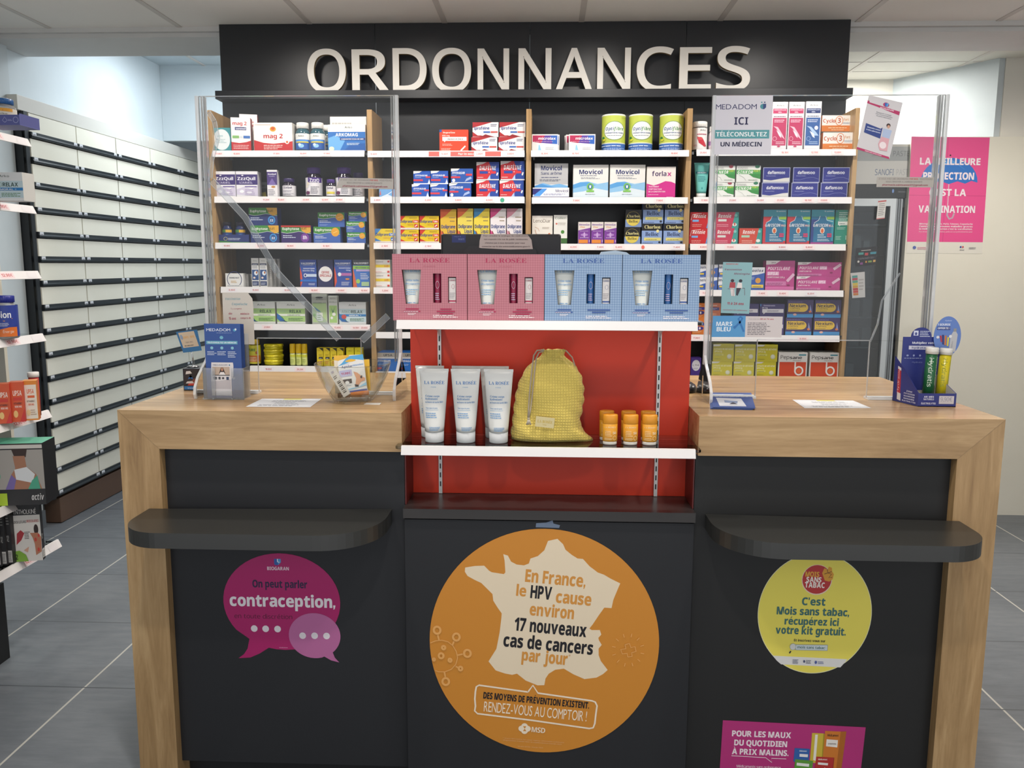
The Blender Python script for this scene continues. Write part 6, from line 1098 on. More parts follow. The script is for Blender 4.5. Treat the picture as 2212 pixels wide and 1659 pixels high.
# strips of clear repair plastic stuck across the backs of the screens
def strip_(pxs, wd, y, parent, name):
    m_ = MB(); c = parent.location; pts = [B(a, b_, y=y) for a, b_ in pxs]
    for p0, p1 in zip(pts[:-1], pts[1:]):
        d = (p1-p0); d.y = 0; d.normalize(); nrm = Vector((-d.z, 0, d.x)); q = [p0+nrm*wd, p1+nrm*wd, p1-nrm*wd, p0-nrm*wd]
        m_.prism([(v.x-c.x, v.z-c.z) for v in q], y-c.y, y-c.y+.003, HAZY, 'y')
        for s in (1, -1):
            q = [p0+nrm*(wd*s), p1+nrm*(wd*s), p1+nrm*(wd*s-.0012*s), p0+nrm*(wd*s-.0012*s)]; m_.prism([(v.x-c.x, v.z-c.z) for v in q], y-c.y-.0006, y-c.y, PLEXI_EDGE, 'y')
    m_.build(name, parent=parent)
yb_ = SY+.0055
strip_([(450, 242), (463, 262), (470, 300)], .006, yb_, sl, 'repair_strip'); strip_([(470, 300), (458, 345), (455, 385)], .005, yb_, sl, 'repair_strip')
strip_([(457, 390), (530, 470), (600, 590), (660, 655), (732, 733)], .0085, yb_, sl, 'repair_strip'); strip_([(781, 736), (838, 682)], .009, yb_, sl, 'repair_strip')
strip_([(1944, 590), (1905, 650), (1896, 700), (1880, 738)], .002, yb_, sr, 'repair_strip')

def note(name, pts, y, ops, label, cat, body='#d9d4d2', parent=None, curl=0, th=.0004):
    """a sheet given by its four pixel corners (tl, tr, br, bl) on the plane y"""
    q = [B(a, b_, y=y) for a, b_ in pts]; tl, tr_, br, bl = q; o_ = bl
    m_ = MB(); m_.prism([(v.x-o_.x, v.z-o_.z) for v in (bl, br, tr_, tl)], 0, th, body, 'y')
    class Q(Flat):
        def at(s, u, v, l): a = bl+(br-bl)*u; b2 = tl+(tr_-tl)*u; p_ = a+(b2-a)*v-o_; return Vector((p_.x, -.00005*l-.00003, p_.z))
    F = Q((0, 0, 0), ((tr_-tl).length, 0, 0), (0, 0, (tl-bl).length)); m_.art(F, ops); o = m_.build(name, (o_.x, y, o_.z)); return tag(o, label, cat)
yn = SY-.0008
note('teleconsultation_sign', [(1541, 207), (1670, 206), (1665, 334), (1538, 334)], yn, [T('MEDADOM', .39, .77, .085, '#262a5a', 'g', .69), ('E', .84, .815, .05, .045, '#3f8a94'), ('P', '#2a3f74', [(.84, .86), (.89, .86), (.89, .8), (.86, .77), (.84, .77)]), ('E', .815, .885, .012, .012, '#3f8a94'), ('E', .865, .885, .012, .012, '#2a3f74'),
  T('ICI', .48, .51, .125, '#1f1f4a', 'b', .235), ('R', .02, .275, .96, .42, '#4f949a'), T('TÉLÉCONSULTEZ', .49, .31, .075, '#dfe6e8', 'b', .86), T('UN MÉDECIN', .49, .14, .075, '#1f1f44', 'b', .7)], 'white teleconsultation sign in the top left corner of the right screen', 'sign', '#cfccd4')
mailops = [T('SI VOUS AVEZ UNE ORDONNANCE', .3, .74, .16, '#6a6664', 's', .54), T('PAR MAIL', .65, .74, .16, '#b0403c', 'b', .15), T('VOUS POUVEZ', .86, .74, .16, '#6a6664', 's', .23), T("NOUS L'ENVOYER A L'ADRESSE SUIVANTE", .48, .46, .15, '#6a6664', 's', .64), T('pharmacie.sainteanne37@gmail.com', .5, .14, .17, '#8a3a4a', 'b', .8)]
note('email_note', [(733, 384), (850, 386), (849, 409), (727, 406)], yn, mailops, 'grey paper strip with an e-mail address taped to the left screen', 'note', '#aaa6a0')
note('email_note', [(1895, 382), (2018, 383), (2016, 405), (1893, 404)], yn, mailops, 'grey paper strip with an e-mail address taped to the right screen', 'note', '#a9a49d')
note('vaccination_leaflet', [(1562, 566), (1626, 567), (1618, 678), (1557, 676)], yn, [T('NOUVEAU', .31, .95, .028, '#b83a3a', 'i', .42), T('Vaccination', .36, .84, .035, '#7a4a60', 'i', .58), T('Méningite', .66, .76, .035, '#7a4a60', 'i', .54), ('E', .35, .64, .06, .03, '#3a2a34'), ('P', '#a8444c', [(.27, .61), (.45, .61), (.46, .5), (.25, .5)]), ('P', '#d8cfcf', [(.28, .5), (.42, .5), (.46, .34), (.34, .34)]), ('E', .63, .64, .06, .03, '#2a2a34'), ('P', '#dcd6d4', [(.54, .61), (.68, .6), (.7, .49), (.5, .5)]), ('P', '#3a3440', [(.5, .5), (.66, .5), (.56, .35), (.5, .36)]), ('S', '#6a3a4a', .012, [(.2, .48), (.4, .48), (.4, .34)]), ('S', '#6a3a4a', .012, [(.78, .5), (.6, .5), (.78, .5), (.8, .36)]), T('11 à 24 ans', .5, .17, .05, '#a83a50', 'i', .58), T('vaccination des adolescents', .5, .055, .022, '#a83a50', 's', .86)], 'pale blue meningitis vaccination leaflet taped to the right screen', 'leaflet', '#86b0b6')
note('blue_ribbon_note', [(1540, 682), (1611, 682), (1609, 728), (1537, 728)], yn, [T('MARS', .36, .52, .2, '#dfeaf2', 'b', .48), T('BLEU', .35, .27, .2, '#dfeaf2', 'b', .42), ('S', '#2f6fae', .06, [(.66, .4), (.86, .75), (.9, .88), (.84, .95), (.78, .86), (.96, .25)]), ('S', '#2f6fae', .05, [(.64, .45), (.76, .56)])], 'bright blue awareness-month card with a ribbon on the right screen', 'note', '#4f93c6')
note('screening_note', [(1611, 683), (1691, 684), (1688, 729), (1609, 728)], yn+.0001, [T('Vous avez entre', .25, .84, .06, '#8a7a80', 's', .34), T('50 et 74 ans', .58, .84, .07, '#b03a50', 'b', .36), ('L', .06, .12, .72, .74, 8, '#6a666c')], 'off-white printed screening note beside the blue ribbon card', 'note', '#c9c2c2')
# tilted advice leaflet
pl = [(1877, 205), (1950, 222), (1921, 344), (1850, 322)]
note('advice_leaflet', pl, yn, [('P', '#b03060', [(.0, .9), (.06, .9), (.06, .875), (.98, .84), (.98, .775), (.3, .83), (0, .85)]), ('E', .55, .9, .09, .04, '#b03060'), ('P', '#2f5fae', [(.5, .93), (.56, .93), (.56, .87), (.52, .87)]), ('P', '#4f9ad0', [(.56, .93), (.62, .93), (.6, .87), (.56, .87)]), T('BIOGARAN', .6, .815, .028, '#e6d0da', 'b', .4), T('Biogaran Conseil', .54, .73, .018, '#4a5060', 's', .44), T("c'est d'automédication", .56, .7, .018, '#4a5060', 's', .5), T('toujours importante', .56, .67, .018, '#4a5060', 's', .44),
  ('P', '#2b3f80', [(.1, .5), (.55, .47), (.6, .5), (.6, .3), (.1, .33)]), T('Demandez conseil', .36, .43, .022, '#dfe4f0', 'i', .4), T('à votre pharmacien', .36, .385, .022, '#dfe4f0', 'i', .42), ('E', .75, .56, .06, .035, '#3a2a2a'), ('E', .76, .54, .04, .028, '#c99a84'), ('P', '#a9b8d4', [(.62, .49), (.88, .49), (.86, .34), (.64, .34)]), ('P', '#d2a0a8', [(.62, .34), (.86, .34), (.88, .12), (.66, .1), (.58, .2)]), ('E', .72, .2, .1, .06, '#e4d6d8'), ('P', '#b03060', [(0, .0), (1, .0), (.97, .035), (0, .04)]), T('PARCE QUE VOTRE SANTÉ', .5, .008, .018, '#e6d0da', 'b', .5)], 'tilted white and pink advice leaflet near the top right of the right screen', 'leaflet', '#cbc7c9')
# white whooping-cough card behind the dispenser
zc_ = .2
q = [B(a, b_, y=.262) for a, b_ in ((480, 632), (535, 632), (545, 645), (547, 660), (550, 744), (484, 744))]; o_ = q[-1]
m_ = MB().prism([(v.x-o_.x, v.z-o_.z) for v in q][::-1], 0, .0005, '#c9c2b8', 'y'); wq = q[1].x-q[0].x+.012; hq = q[0].z-o_.z
m_.art(Flat((-.003, -.0001, 0), (wq, 0, 0), (0, 0, hq), .00006), [T('Vaccination', .4, .86, .045, '#7fa0a8', 'i', .5), T('Coqueluche', .62, .76, .045, '#7fa0a8', 'i', .52), T('Il y a urgence', .5, .68, .028, '#a85060', 's', .36), T('dès', .3, .58, .04, '#a85060', 'i', .12), T('15 ans', .36, .48, .05, '#a85060', 'i', .24), T('médecin', .78, .58, .035, '#a85060', 'i', .3), T('compris-18', .8, .5, .03, '#a85060', 'i', .34), ('E', .42, .36, .05, .035, '#4a2a34'), ('E', .66, .36, .05, .035, '#4a2a34'), ('P', '#b0505c', [(.36, .32), (.48, .32), (.5, .2), (.34, .2)]), ('P', '#d8d0d0', [(.6, .32), (.72, .32), (.74, .2), (.58, .2)])])
tag(m_.build('vaccination_card', (o_.x, .262, o_.z)), 'cream whooping-cough vaccination card with a cut corner behind the blue leaflets', 'leaflet')

# ------------------------------------------------------------------ left block: leaflet dispenser, clip stand, poster box, notice, bowl
v = B(493, 860, z=ZT); DX, DY = v.x, .165; sc_ = .105
e = empty('leaflet_dispenser', (DX, DY, CZ), label='clear dispenser packed with blue teleconsultation leaflets on the left block', cat='leaflet holder')
hh = .198; w2 = .0475
MB().prism([(-.058, 0), (-.049, .0), (.049, .0), (.054, .0), (.054, .003), (-.058, .003)], -.0, .05, HAZY, 'y').box(-.054, 0, .003, -.022, .0025, .083, HAZY).box(.022, 0, .003, .054, .0025, .083, HAZY).box(-.022, 0, .003, .022, .0025, .022, HAZY).box(-.054, .0025, .003, -.0515, .045, .083, HAZY).box(.0515, .0025, .003, .054, .045, .083, HAZY).box(-.054, .045, .003, .054, .0475, .17, HAZY).build('clear_holder', parent=e)
lf = [('R', 0, 0, 1, 1, '#2f4f92'), T('MEDADOM', .39, .9, .036, '#e4e8f0', 'g', .66), ('E', .84, .915, .04, .018, '#4f9ac0'), ('E', .87, .925, .025, .014, '#dfe8f0'), ('L', .34, .875, .82, .885, 1, '#a9b8d8'), ('E', .47, .815, .05, .022, '#6fb0c8'), ('R', .04, .725, .91, .77, '#5f9fb8'), T('TÉLÉCONSULTEZ UN MÉDECIN', .475, .738, .019, '#e4ecf2', 'b', .8)]
for i, u in enumerate((.19, .47, .76)): lf += [('E', u, .675, .042, .02, '#7fb8cc'), ('L', u-.13, .58-.03*(i == 2), u+.13, .64, 3+(i == 2), '#c9d4ea')]
lf += [('P', '#d6d3d6', [(.14, .03), (.7, .03), (.7, .25), (.76, .3), (.77, .44), (.76, .48), (.16, .48), (.13, .3), (.13, .22)]), ('P', '#b9b5ba', [(.14, .12), (.68, .12), (.68, .25), (.13, .22)]), T('MEDADOM', .4, .435, .02, '#4a4f6a', 'g', .4), ('E', .66, .445, .018, .01, '#2a6f94'), ('R', .18, .31, .66, .42, '#b8a494'), ('P', '#3a2a28', [(.36, .33), (.42, .41), (.48, .41), (.54, .33)]), ('E', .45, .385, .03, .022, '#b88468'), ('P', '#e0dcdc', [(.36, .31), (.54, .31), (.5, .35), (.4, .35)]), ('R', .18, .303, .66, .312, '#2a2a2e'), ('R', .2, .25, .3, .285, '#5a5c60'), ('R', .34, .25, .4, .285, '#3a3a40'), ('R', .44, .255, .5, .28, '#3a3a40'), ('R', .56, .245, .63, .285, '#2f3f60'), ('C', .77, .27, .03, .014, .012, '#d8dce6')]
for i in range(5):
    m_ = MB().box(-w2, .008+i*.006, .004, w2, .0095+i*.006, hh-.0006*i, '#2f4f92')
    if i == 0: m_.art(Flat((-w2, .008, .004), (2*w2, 0, 0), (0, 0, hh-.004), .00006), lf)
    m_.build('leaflet', parent=e)
for x in (-.028, .022): MB().lathe([(.0005, 0), (.003, .0), (.003, .004), (.0005, .005)], HAZY, 10, x, -.003).build('holder_stud', parent=e)
# small poster box behind and the memo clip standing on it
q = B(402, 842, z=ZT); pw = .10
e = empty('poster_box', (q.x+pw/2, .315, CZ), label='small black-edged box printed with a dark photo, left end of the left block', cat='box')
m_ = MB().box(-pw/2, 0, 0, pw/2, .07, .062, '#22262c')
m_.art(Flat((-pw/2+.002, 0, .003), (pw-.004, 0, 0), (0, 0, .057), .0001), [('R', 0, 0, 1, 1, '#2a1c1a'), ('R', 0, 0, 1, .16, '#2f6fae'), ('P', '#7a3a2a', [(.1, .2), (.9, .16), (.8, .5), (.3, .55)]), ('P', '#2f6fc0', [(.12, .5), (.2, .72), (.28, .5), (.15, .62), (.26, .62)]), ('E', .55, .7, .06, .12, '#8a5a4a'), ('P', '#c9c2c0', [(.05, .3), (.3, .3), (.25, .42), (.1, .4)]), ('P', '#b83a34', [(.1, .2), (.5, .22), (.45, .32), (.15, .3)]), ('P', '#d8cfc8', [(.06, .75), (.25, .8), (.2, .92), (.08, .9)]), T('www.concours-biarritz.fr', .5, .05, .05, '#c9d8ea', 'b', .8)]); m_.build('printed_box', parent=e)
cxp = B(417, 795, y=.345).x
e = empty('memo_clip', (cxp, .345, CZ+.0624), label='chrome memo clip holding a blue and cream card, on the black poster box', cat='memo clip')
MB().lathe([(.0005, 0), (.016, 0), (.017, .002), (.012, .005), (.0005, .006)], mat('#8f9294', .25, .9), 24).build('base', parent=e)
MB().tube([(0, 0, .004), (0, 0, .03), (-.006, 0, .06)], .0013, mat('#c9cccd', .2, 1), 8).tube([(.006, 0, .004), (0, 0, .035), (-.006, -.001, .062)], .0009, mat('#c9cccd', .2, 1), 8).build('wire_stem', parent=e)
qs = [B(a, b_, y=.34) for a, b_ in ((380, 717), (426, 712), (436, 757), (396, 762))]; o_ = Vector((cxp, .345, CZ+.0624))
m_ = MB().prism([(v.x-o_.x, v.z-o_.z) for v in (qs[3], qs[2], qs[1], qs[0])], -.0055, -.005, '#2f6a9a', 'y')
bl, br = qs[3]-o_, qs[2]-o_; tl = qs[0]-o_; bl.y = br.y = tl.y = -.0056
m_.art(Flat(bl, br-bl, tl-bl, .00008), [('P', '#c9b49a', [(.1, .22), (.94, .22), (.94, .94), (.1, .94)]), T('BIARRITZ & CENTRE', .56, .64, .1, '#d09a4a', 'b', .62), T('TABAC INFO', .5, .42, .07, '#5a5660', 's', .4), ('L', .2, .28, .86, .38, 1, '#6a6660'), ('E', .2, .72, .07, .12, '#8a9ab0')]); m_.build('clipped_card', parent=e)
# printed notices lying on both blocks
def flat_note(c4, label, th=.0006):
    q = [B(a, b_, z=ZT) for a, b_ in c4]; tl, tr_, br, bl = q; o_ = bl.copy()
    m_ = MB().prism([(v.x-o_.x, v.y-o_.y) for v in (bl, br, tr_, tl)], 0, th, '#d6d7da')
    class Q(Flat):
        def at(s, u, v, l): a = bl+(br-bl)*u; b2 = tl+(tr_-tl)*u; p_ = a+(b2-a)*v-o_; return Vector((p_.x, p_.y, th+.00006*l))
    F = Q((0, 0, 0), ((tr_-tl).length, 0, 0), (0, (tl-bl).length, 0)); 
    m_.art(F, [('S', '#a9acb4', .006, [(.03, .06), (.97, .06), (.97, .94), (.03, .94), (.03, .06)]), ('R', .38, .86, .68, 1.0, '#c9c25a'), ('L', .25, .62, .85, .82, 2, '#8a8c94'), ('L', .35, .38, .75, .56, 2, '#8a8c94'), ('L', .15, .1, .9, .3, 2, '#7a7c86')]); o = m_.build('printed_notice', (o_.x, o_.y, CZ)); return tag(o, label, 'notice')
flat_note(((566, 862), (695, 862), (670, 880), (531, 879)), 'white printed notice with yellow highlight lying on the left block')
flat_note(((1712, 864), (1843, 866), (1882, 882), (1738, 882)), 'white printed notice with yellow highlight lying on the right block')
q4 = [B(a, b_, z=ZT) for a, b_ in ((792, 871), (824, 871), (820, 875), (786, 874))]; o_ = q4[3]
tag(MB().prism([(v.x-o_.x, v.y-o_.y) for v in (q4[3], q4[2], q4[1], q4[0])], 0, .0008, '#dcd8d0').build('paper_label', (o_.x, o_.y, CZ)), 'tiny white paper label lying in front of the glass bowl', 'paper')
# glass bowl
BWL = mat('#ffffff', .02); m, nt, b, o = nodes('bowl_glass'); BWL = m; nt.nodes.remove(b)
t_ = N(nt, 'ShaderNodeBsdfTransparent'); t_.inputs[0].default_value = (.95, .965, .96, 1); g_ = N(nt, 'ShaderNodeBsdfGlossy'); g_.inputs['Roughness'].default_value = .03; lw = N(nt, 'ShaderNodeLayerWeight'); lw.inputs[0].default_value = .42
cu = math_(nt, 'POWER', lw.outputs['Facing'], 2.2); cu = math_(nt, 'ADD', math_(nt, 'MULTIPLY', cu, .75), .05); x_m = N(nt, 'ShaderNodeMixShader'); nt.links.new(cu, x_m.inputs[0]); nt.links.new(t_.outputs[0], x_m.inputs[1]); nt.links.new(g_.outputs[0], x_m.inputs[2]); nt.links.new(x_m.outputs[0], o.inputs[0])
vb = B(782, 868, z=ZT); BX, BY = -.4965, .168; RB = .098; HB = .099
bowl = MB().lathe([(.0005, .003), (.045, .002), (.049, .0), (.052, .004), (.058, .013), (.074, .038), (.088, .066), (RB*.985, HB-.004), (RB, HB), (RB*.985, HB+.001), (RB*.96, HB-.003), (.085, .066), (.071, .039), (.055, .016), (.046, .008), (.0005, .007)], BWL, 64)
tag(bowl.build('glass_bowl', (BX, BY, CZ)), 'round clear glass bowl holding a few small packs on the left block', 'bowl')
def pack(name, w, h, th, loc, rot, body, ops, label, cat, pts=None):
    m_ = MB(); pts = pts or [(-w/2, 0), (w/2, 0), (w/2, h), (-w/2, h)]
    m_.prism(pts, 0, th, body, 'y'); m_.art(Flat((-w/2, 0, 0), (w, 0, 0), (0, 0, h), .0001), ops); o = m_.build(name, loc, rot=rot); return tag(o, label, cat)
ap = [('P', '#4f9fd0', [(0, .78), (.15, .84), (.35, .96), (.5, 1), (1, 1), (1, .85), (.7, .9), (.3, .82)]), ('E', .5, .88, .2, .03, '#e0b03a'), ('R', .42, .88, .58, .92, '#e0b03a'), T('Apaise', .33, .72, .06, '#3a4a7a', 'f', .42), T('nausées', .76, .735, .045, '#6a9ad0', 'i', .42), T('Mal des transports', .3, .8, .02, '#6a9ad0', 's', .3), ('R', .02, .5, .5, .66, '#b4b4d4'), T('11,90€', .27, .55, .055, '#b0305a', 'b', .36), ('R', .12, .32, .46, .43, '#3a3a40'), ('E', .28, .34, .08, .045, '#d8d8d6'), ('L', .1, .26, .5, .29, 1, '#8a8c94'),
  ('P', '#d29a7a', [(.56, .6), (.7, .56), (.86, .45), (.98, .4), (.95, .34), (.8, .32), (.66, .22), (.56, .2), (.6, .32), (.64, .42), (.6, .5)]), ('P', '#2f3038', [(.8, .46), (.88, .48), (.86, .4), (.8, .41)]), ('P', '#2f3038', [(.55, .28), (.7, .25), (.69, .2), (.56, .22)]), ('P', '#8fc4e0', [(.0, .13), (1, .22), (1, .3), (.7, .2), (.5, .2), (0, .16)]), ('R', 0, .04, 1, .13, '#3f4f94'), ('L', .06, .06, .9, .11, 1, '#c9cfe6')]
outl = [(-.034, 0), (.034, 0), (.034, .092), (.03, .1), (.018, .104), (.0, .101), (-.03, .096), (-.034, .09)]
pack('wristband_pack', .068, .104, .006, (BX+.006, BY-.012, CZ+.016), (math.radians(-14), math.radians(-8), math.radians(4)), '#dcdcda', ap, 'blue and white hanging pack of wristbands with a price sticker, front of the bowl', 'hanging pack', outl)
pack('wristband_pack', .066, .1, .004, (BX-.018, BY+.014, CZ+.018), (math.radians(-12), math.radians(-3), math.radians(3)), '#e2d8c4', [('P', '#e0b03a', [(0, .88), (.3, .84), (.6, .96), (.6, 1), (0, 1)]), ('E', .52, .86, .05, .03, '#2a2a2c'), T('Ap', .24, .7, .07, '#2a2f4a', 'f', .24), ('L', .1, .3, .8, .6, 5, '#8a8478'), ('R', .3, .15, .8, .26, '#4a4844')], 'cream and yellow hanging pack behind the blue one in the bowl', 'hanging pack')
pack('wristband_pack', .05, .082, .004, (BX+.016, BY+.016, CZ+.024), (math.radians(-14), math.radians(-4), 0), '#e0b43a', [('L', .2, .2, .8, .8, 5, '#c9952a')], 'yellow pack at the back of the bowl, only its edge showing', 'hanging pack')
m_ = MB().box(-.009, 0, 0, .009, .012, .078, '#d5d2cc'); m_.art(Flat((-.009, 0, 0), (.018, 0, 0), (0, 0, .078), .0001), [('R', .3+.0, .12+.06*i, .85, .12+.06*i+(.02 if i % 2 else .035), '#3a3a3c') for i in range(8)] + [('L', .2, .68, .8, .8, 2, '#6a6a6c'), ('R', .3, .88, .7, .95, '#a9a6b4')])
tag(m_.build('barcode_carton', (BX-.012, BY-.024, CZ+.017), rot=(math.radians(-10), math.radians(-33), 0)), 'slim white carton with a bar code leaning in the bowl', 'carton')
m_ = MB().tube([(-.03, 0, 0), (.034, -.002, .007)], .0065, '#c4702c', 14).tube([(-.046, 0, -.0015), (-.0301, 0, 0)], .0068, '#3f241c', 14); m_.box(-.02, -.0068, -.004, .026, -.0055, .004, '#7a4a20')
tag(m_.build('lip_balm', (BX+.008, BY-.008, CZ+.0165)), 'orange and brown stick lying at the bottom of the bowl', 'lip balm')

# ------------------------------------------------------------------ right block: fallen leaflets, cardboard display with fizzy tubes
q = [B(a, b_, z=ZT) for a, b_ in ((1532, 852), (1622, 853), (1627, 886), (1536, 884))]; 
for i in range(4):
    a = (i-1.5)*.012; c_ = sum(q, Vector())/4; pts = [Vector((c_.x+(v.x-c_.x)*math.cos(a)-(v.y-c_.y)*math.sin(a)+.001*i, c_.y+(v.x-c_.x)*math.sin(a)+(v.y-c_.y)*math.cos(a), 0)) for v in q]
    m_ = MB().prism([(v.x-c_.x, v.y-c_.y) for v in (pts[3], pts[2], pts[1], pts[0])], 0, .0011, '#34508f')
    if i == 3:
        bl, br, tr_, tl = pts[3], pts[2], pts[1], pts[0]
        class Q(Flat):
            def at(s, u, v, l): aa = bl+(br-bl)*u; b2 = tl+(tr_-tl)*u; p_ = aa+(b2-aa)*v; return Vector((p_.x-c_.x, p_.y-c_.y, .0011+.00006*l))
        m_.art(Q((0, 0, 0), ((br-bl).length, 0, 0), (0, (tl-bl).length, 0)), [('P', '#d0d2d8', [(.16, .08), (.8, .08), (.72, .58), (.12, .62)]), ('P', '#7a8aa8', [(.3, .3), (.6, .26), (.62, .4), (.3, .46)]), ('P', '#3a3a44', [(.4, .2), (.6, .2), (.5, .34)]), ('R', .05, .82, .8, .87, '#c9d4ea'), ('L', .1, .68, .9, .78, 2, '#a9b8d8')])
    tag(m_.build('leaflet', (c_.x, c_.y, CZ+.0014*i)), ('blue leaflet lying flat by the right screen, ' + ('bottom', 'second from the bottom', 'second from the top', 'top')[i] + ' of the small pile'), 'leaflet', 'pile of blue leaflets')
NV = '#26307a'; GREYC = mat('#a9a59d', .7)
FL, FR = B(1983, 879, z=ZT), B(2063, 879, z=ZT); FL.y = FR.y = (FL.y+FR.y)/2; BL = Vector((B(1911, 859, z=ZT).x, FL.y+.094, 0)); BR = Vector((FR.x-.028, FL.y+.094, 0))
org = Vector((FL.x, FL.y, CZ)); L_ = lambda v, z=0: Vector((v.x-org.x, v.y-org.y, z))
e = empty('cardboard_display', org, label='navy cardboard counter display for fizzy tablet tubes at the right end', cat='display stand')
lip = .034; bh = .170; hz = .118
fl, fr, bl, br = L_(FL), L_(FR), L_(BL), L_(BR); th = .0016
m_ = MB()
def slab(m_, pts, off, c1, c2):
    n = len(pts); A_ = [Vector(p_) for p_ in pts]; B_ = [p_+Vector(off) for p_ in A_]
    m_.add(A_, [tuple(range(n))], c1); m_.add(B_, [tuple(range(n))[::-1]], c2); m_.add(A_+B_, [(i, (i+1) % n, n+(i+1) % n, n+i) for i in range(n)], c1)
slab(m_, [bl, br, fr, fl], (0, 0, th), GREYC, GREYC); m_.build('tray_floor', parent=e)
m_ = MB(); slab(m_, [fl, fr, fr+Vector((0, 0, lip)), fl+Vector((0, 0, lip))], (0, th, 0), mat(NV), GREYC)
m_.art(Flat(fl+Vector((0, -.0001, 0)), fr-fl, (0, 0, lip), .00008), [T('ARÔMES', .28, .68, .13, '#d8dcec', 'b', .26), T('NATURELS', .28, .5, .13, '#d8dcec', 'b', .27), T('ÉLECTROLYTES', .28, .18, .13, '#d8dcec', 'b', .38), ('R', .55, .22, .94, .82, '#c5c2c8'), T('9,90€', .74, .42, .3, '#8a8aa4', 's', .3)]); m_.build('front_lip', parent=e)
# left side with its slanted edge
sd = [bl, fl, fl+Vector((0, 0, lip)), fl+(bl-fl)*.55+Vector((0, 0, .085)), bl+Vector((0, 0, hz))]
m_ = MB(); slab(m_, sd, (th, th*.5, 0), mat(NV), GREYC)
sh_ = (fl-bl); F = Flat(bl+Vector((-.0002, -.0001, 0)), sh_, (0, 0, hz), .00008)
m_.art(F, [('P', '#b02a3a', [(.16, .2), (.3, .2), (.28, .7), (.15, .74)]), ('P', '#d8d4d4', [(.15, .74), (.28, .7), (.28, .76), (.15, .8)]), ('P', '#d8d4d4', [(.18, .06), (.33, .04), (.32, .2), (.18, .22)]), T('Hydratis', .23, .46, .05, '#e0c8d0', 's', .62, 90)] + [T(s, .66, .30-.055*i-.03, .03, '#c9cde2', 'b', .1+.035*len(s)) for i, s in enumerate(('ZINC', 'POTASSIUM', 'MAGNÉSIUM', 'MANGANÈSE', 'ÉLECTROLYTES'))]); m_.build('left_side', parent=e)
m_ = MB(); slab(m_, [fr, br, br+Vector((0, 0, hz*.75)), fr+Vector((0, 0, lip))], (-th, th*.3, 0), mat(NV), GREYC); m_.build('right_side', parent=e)
# back card with a rounded crest
bx0, bx1 = bl.x+.012, bl.x+.112; yb2 = bl.y-.012; bk = [(bx0, .03), (bx1, .03), (bx1, bh), (bx0+.072, bh)] + [(bx0+.046+.026*math.cos(math.radians(a)), bh+.001+.024*math.sin(math.radians(a))) for a in range(10, 180, 17)] + [(bx0+.02, bh), (bx0, bh)]
m_ = MB().prism(bk, yb2, yb2+th, mat(NV), 'y'); m_.prism([(bx0+.006, .002), (bx1-.006, .002), (bx1, .0295), (bx0, .0295)], yb2, yb2+th, GREYC, 'y')
m_.art(Flat((bx0, yb2, 0), (bx1-bx0, 0, 0), (0, 0, bh+.026), .00008), [('R', .26, .885, .38, .95, '#c9cfe4'), ('E', .32, .91, .03, .02, '#3f4a8a'), ('L', .42, .87, .7, .96, 4, '#c9cfe4'), T('Multipliez votre', .55, .775, .028, '#dfe2ee', 'b', .62), ('R', .16, .7, .9, .75, '#c9cadc'), T('hydratation', .5, .712, .024, '#26307a', 'b', .52), ('E', .14, .62, .03, .012, '#8f9ac8'), ('E', .3, .62, .025, .014, '#8f9ac8'), ('E', .46, .62, .025, .014, '#8f9ac8'), ('L', .06, .58, .66, .6, 1, '#8f9ac8'), T('Hydratis', .4, .52, .02, '#7f8ac0', 's', .26)]); m_.build('back_card', parent=e)
# round leaflet clipped to the back card
q = B(2048, 727, y=org.y+yb2-.01); ro = q-org; ro.y = yb2-.006
m_ = MB(); ov = [(.035*math.cos(a*math.pi/20)*1.0+.006*math.sin(a*math.pi/20), .052*math.sin(a*math.pi/20)) for a in range(40)]; ov = [(x*math.cos(-.16)-z*math.sin(-.16)*0-z*.12, z) for x, z in ov]
m_.prism(ov, 0, .0006, '#5f7ec0', 'y'); m_.art(Flat((-.038, 0, -.052), (.076, 0, 0), (0, 0, .104), .00008), [T('Hydratis', .5, .88, .03, '#c9d4ec', 's', .22), T('1 GOURDE', .36, .77, .05, '#e4e8f2', 'b', .42), ('R', .14, .66, .58, .745, '#2a3a80'), T('OFFERTE !', .36, .68, .048, '#e4e8f2', 'b', .4), ('P', '#b9b9bc', [(.58, .1), (.8, .12), (.84, .55), (.78, .62), (.68, .62), (.6, .5)]), ('R', .69, .62, .79, .7, '#8f8f90'), T('Hydratis', .69, .3, .03, '#8a8a90', 's', .22, 84), ('P', '#b03040', [(.24, .52), (.3, .52), (.34, .36), (.29, .36)]), ('P', '#2a2a6a', [(.32, .54), (.38, .54), (.4, .3), (.35, .3)]), ('P', '#c9722c', [(.41, .52), (.47, .52), (.47, .28), (.42, .28)]), ('P', '#d8c83a', [(.5, .48), (.56, .48), (.55, .26), (.5, .26)]), ('E', .18, .48, .05, .035, '#d8d8dc'), ('E', .6, .5, .05, .04, '#dcdce0')])
m_.build('round_leaflet', ro, parent=e)
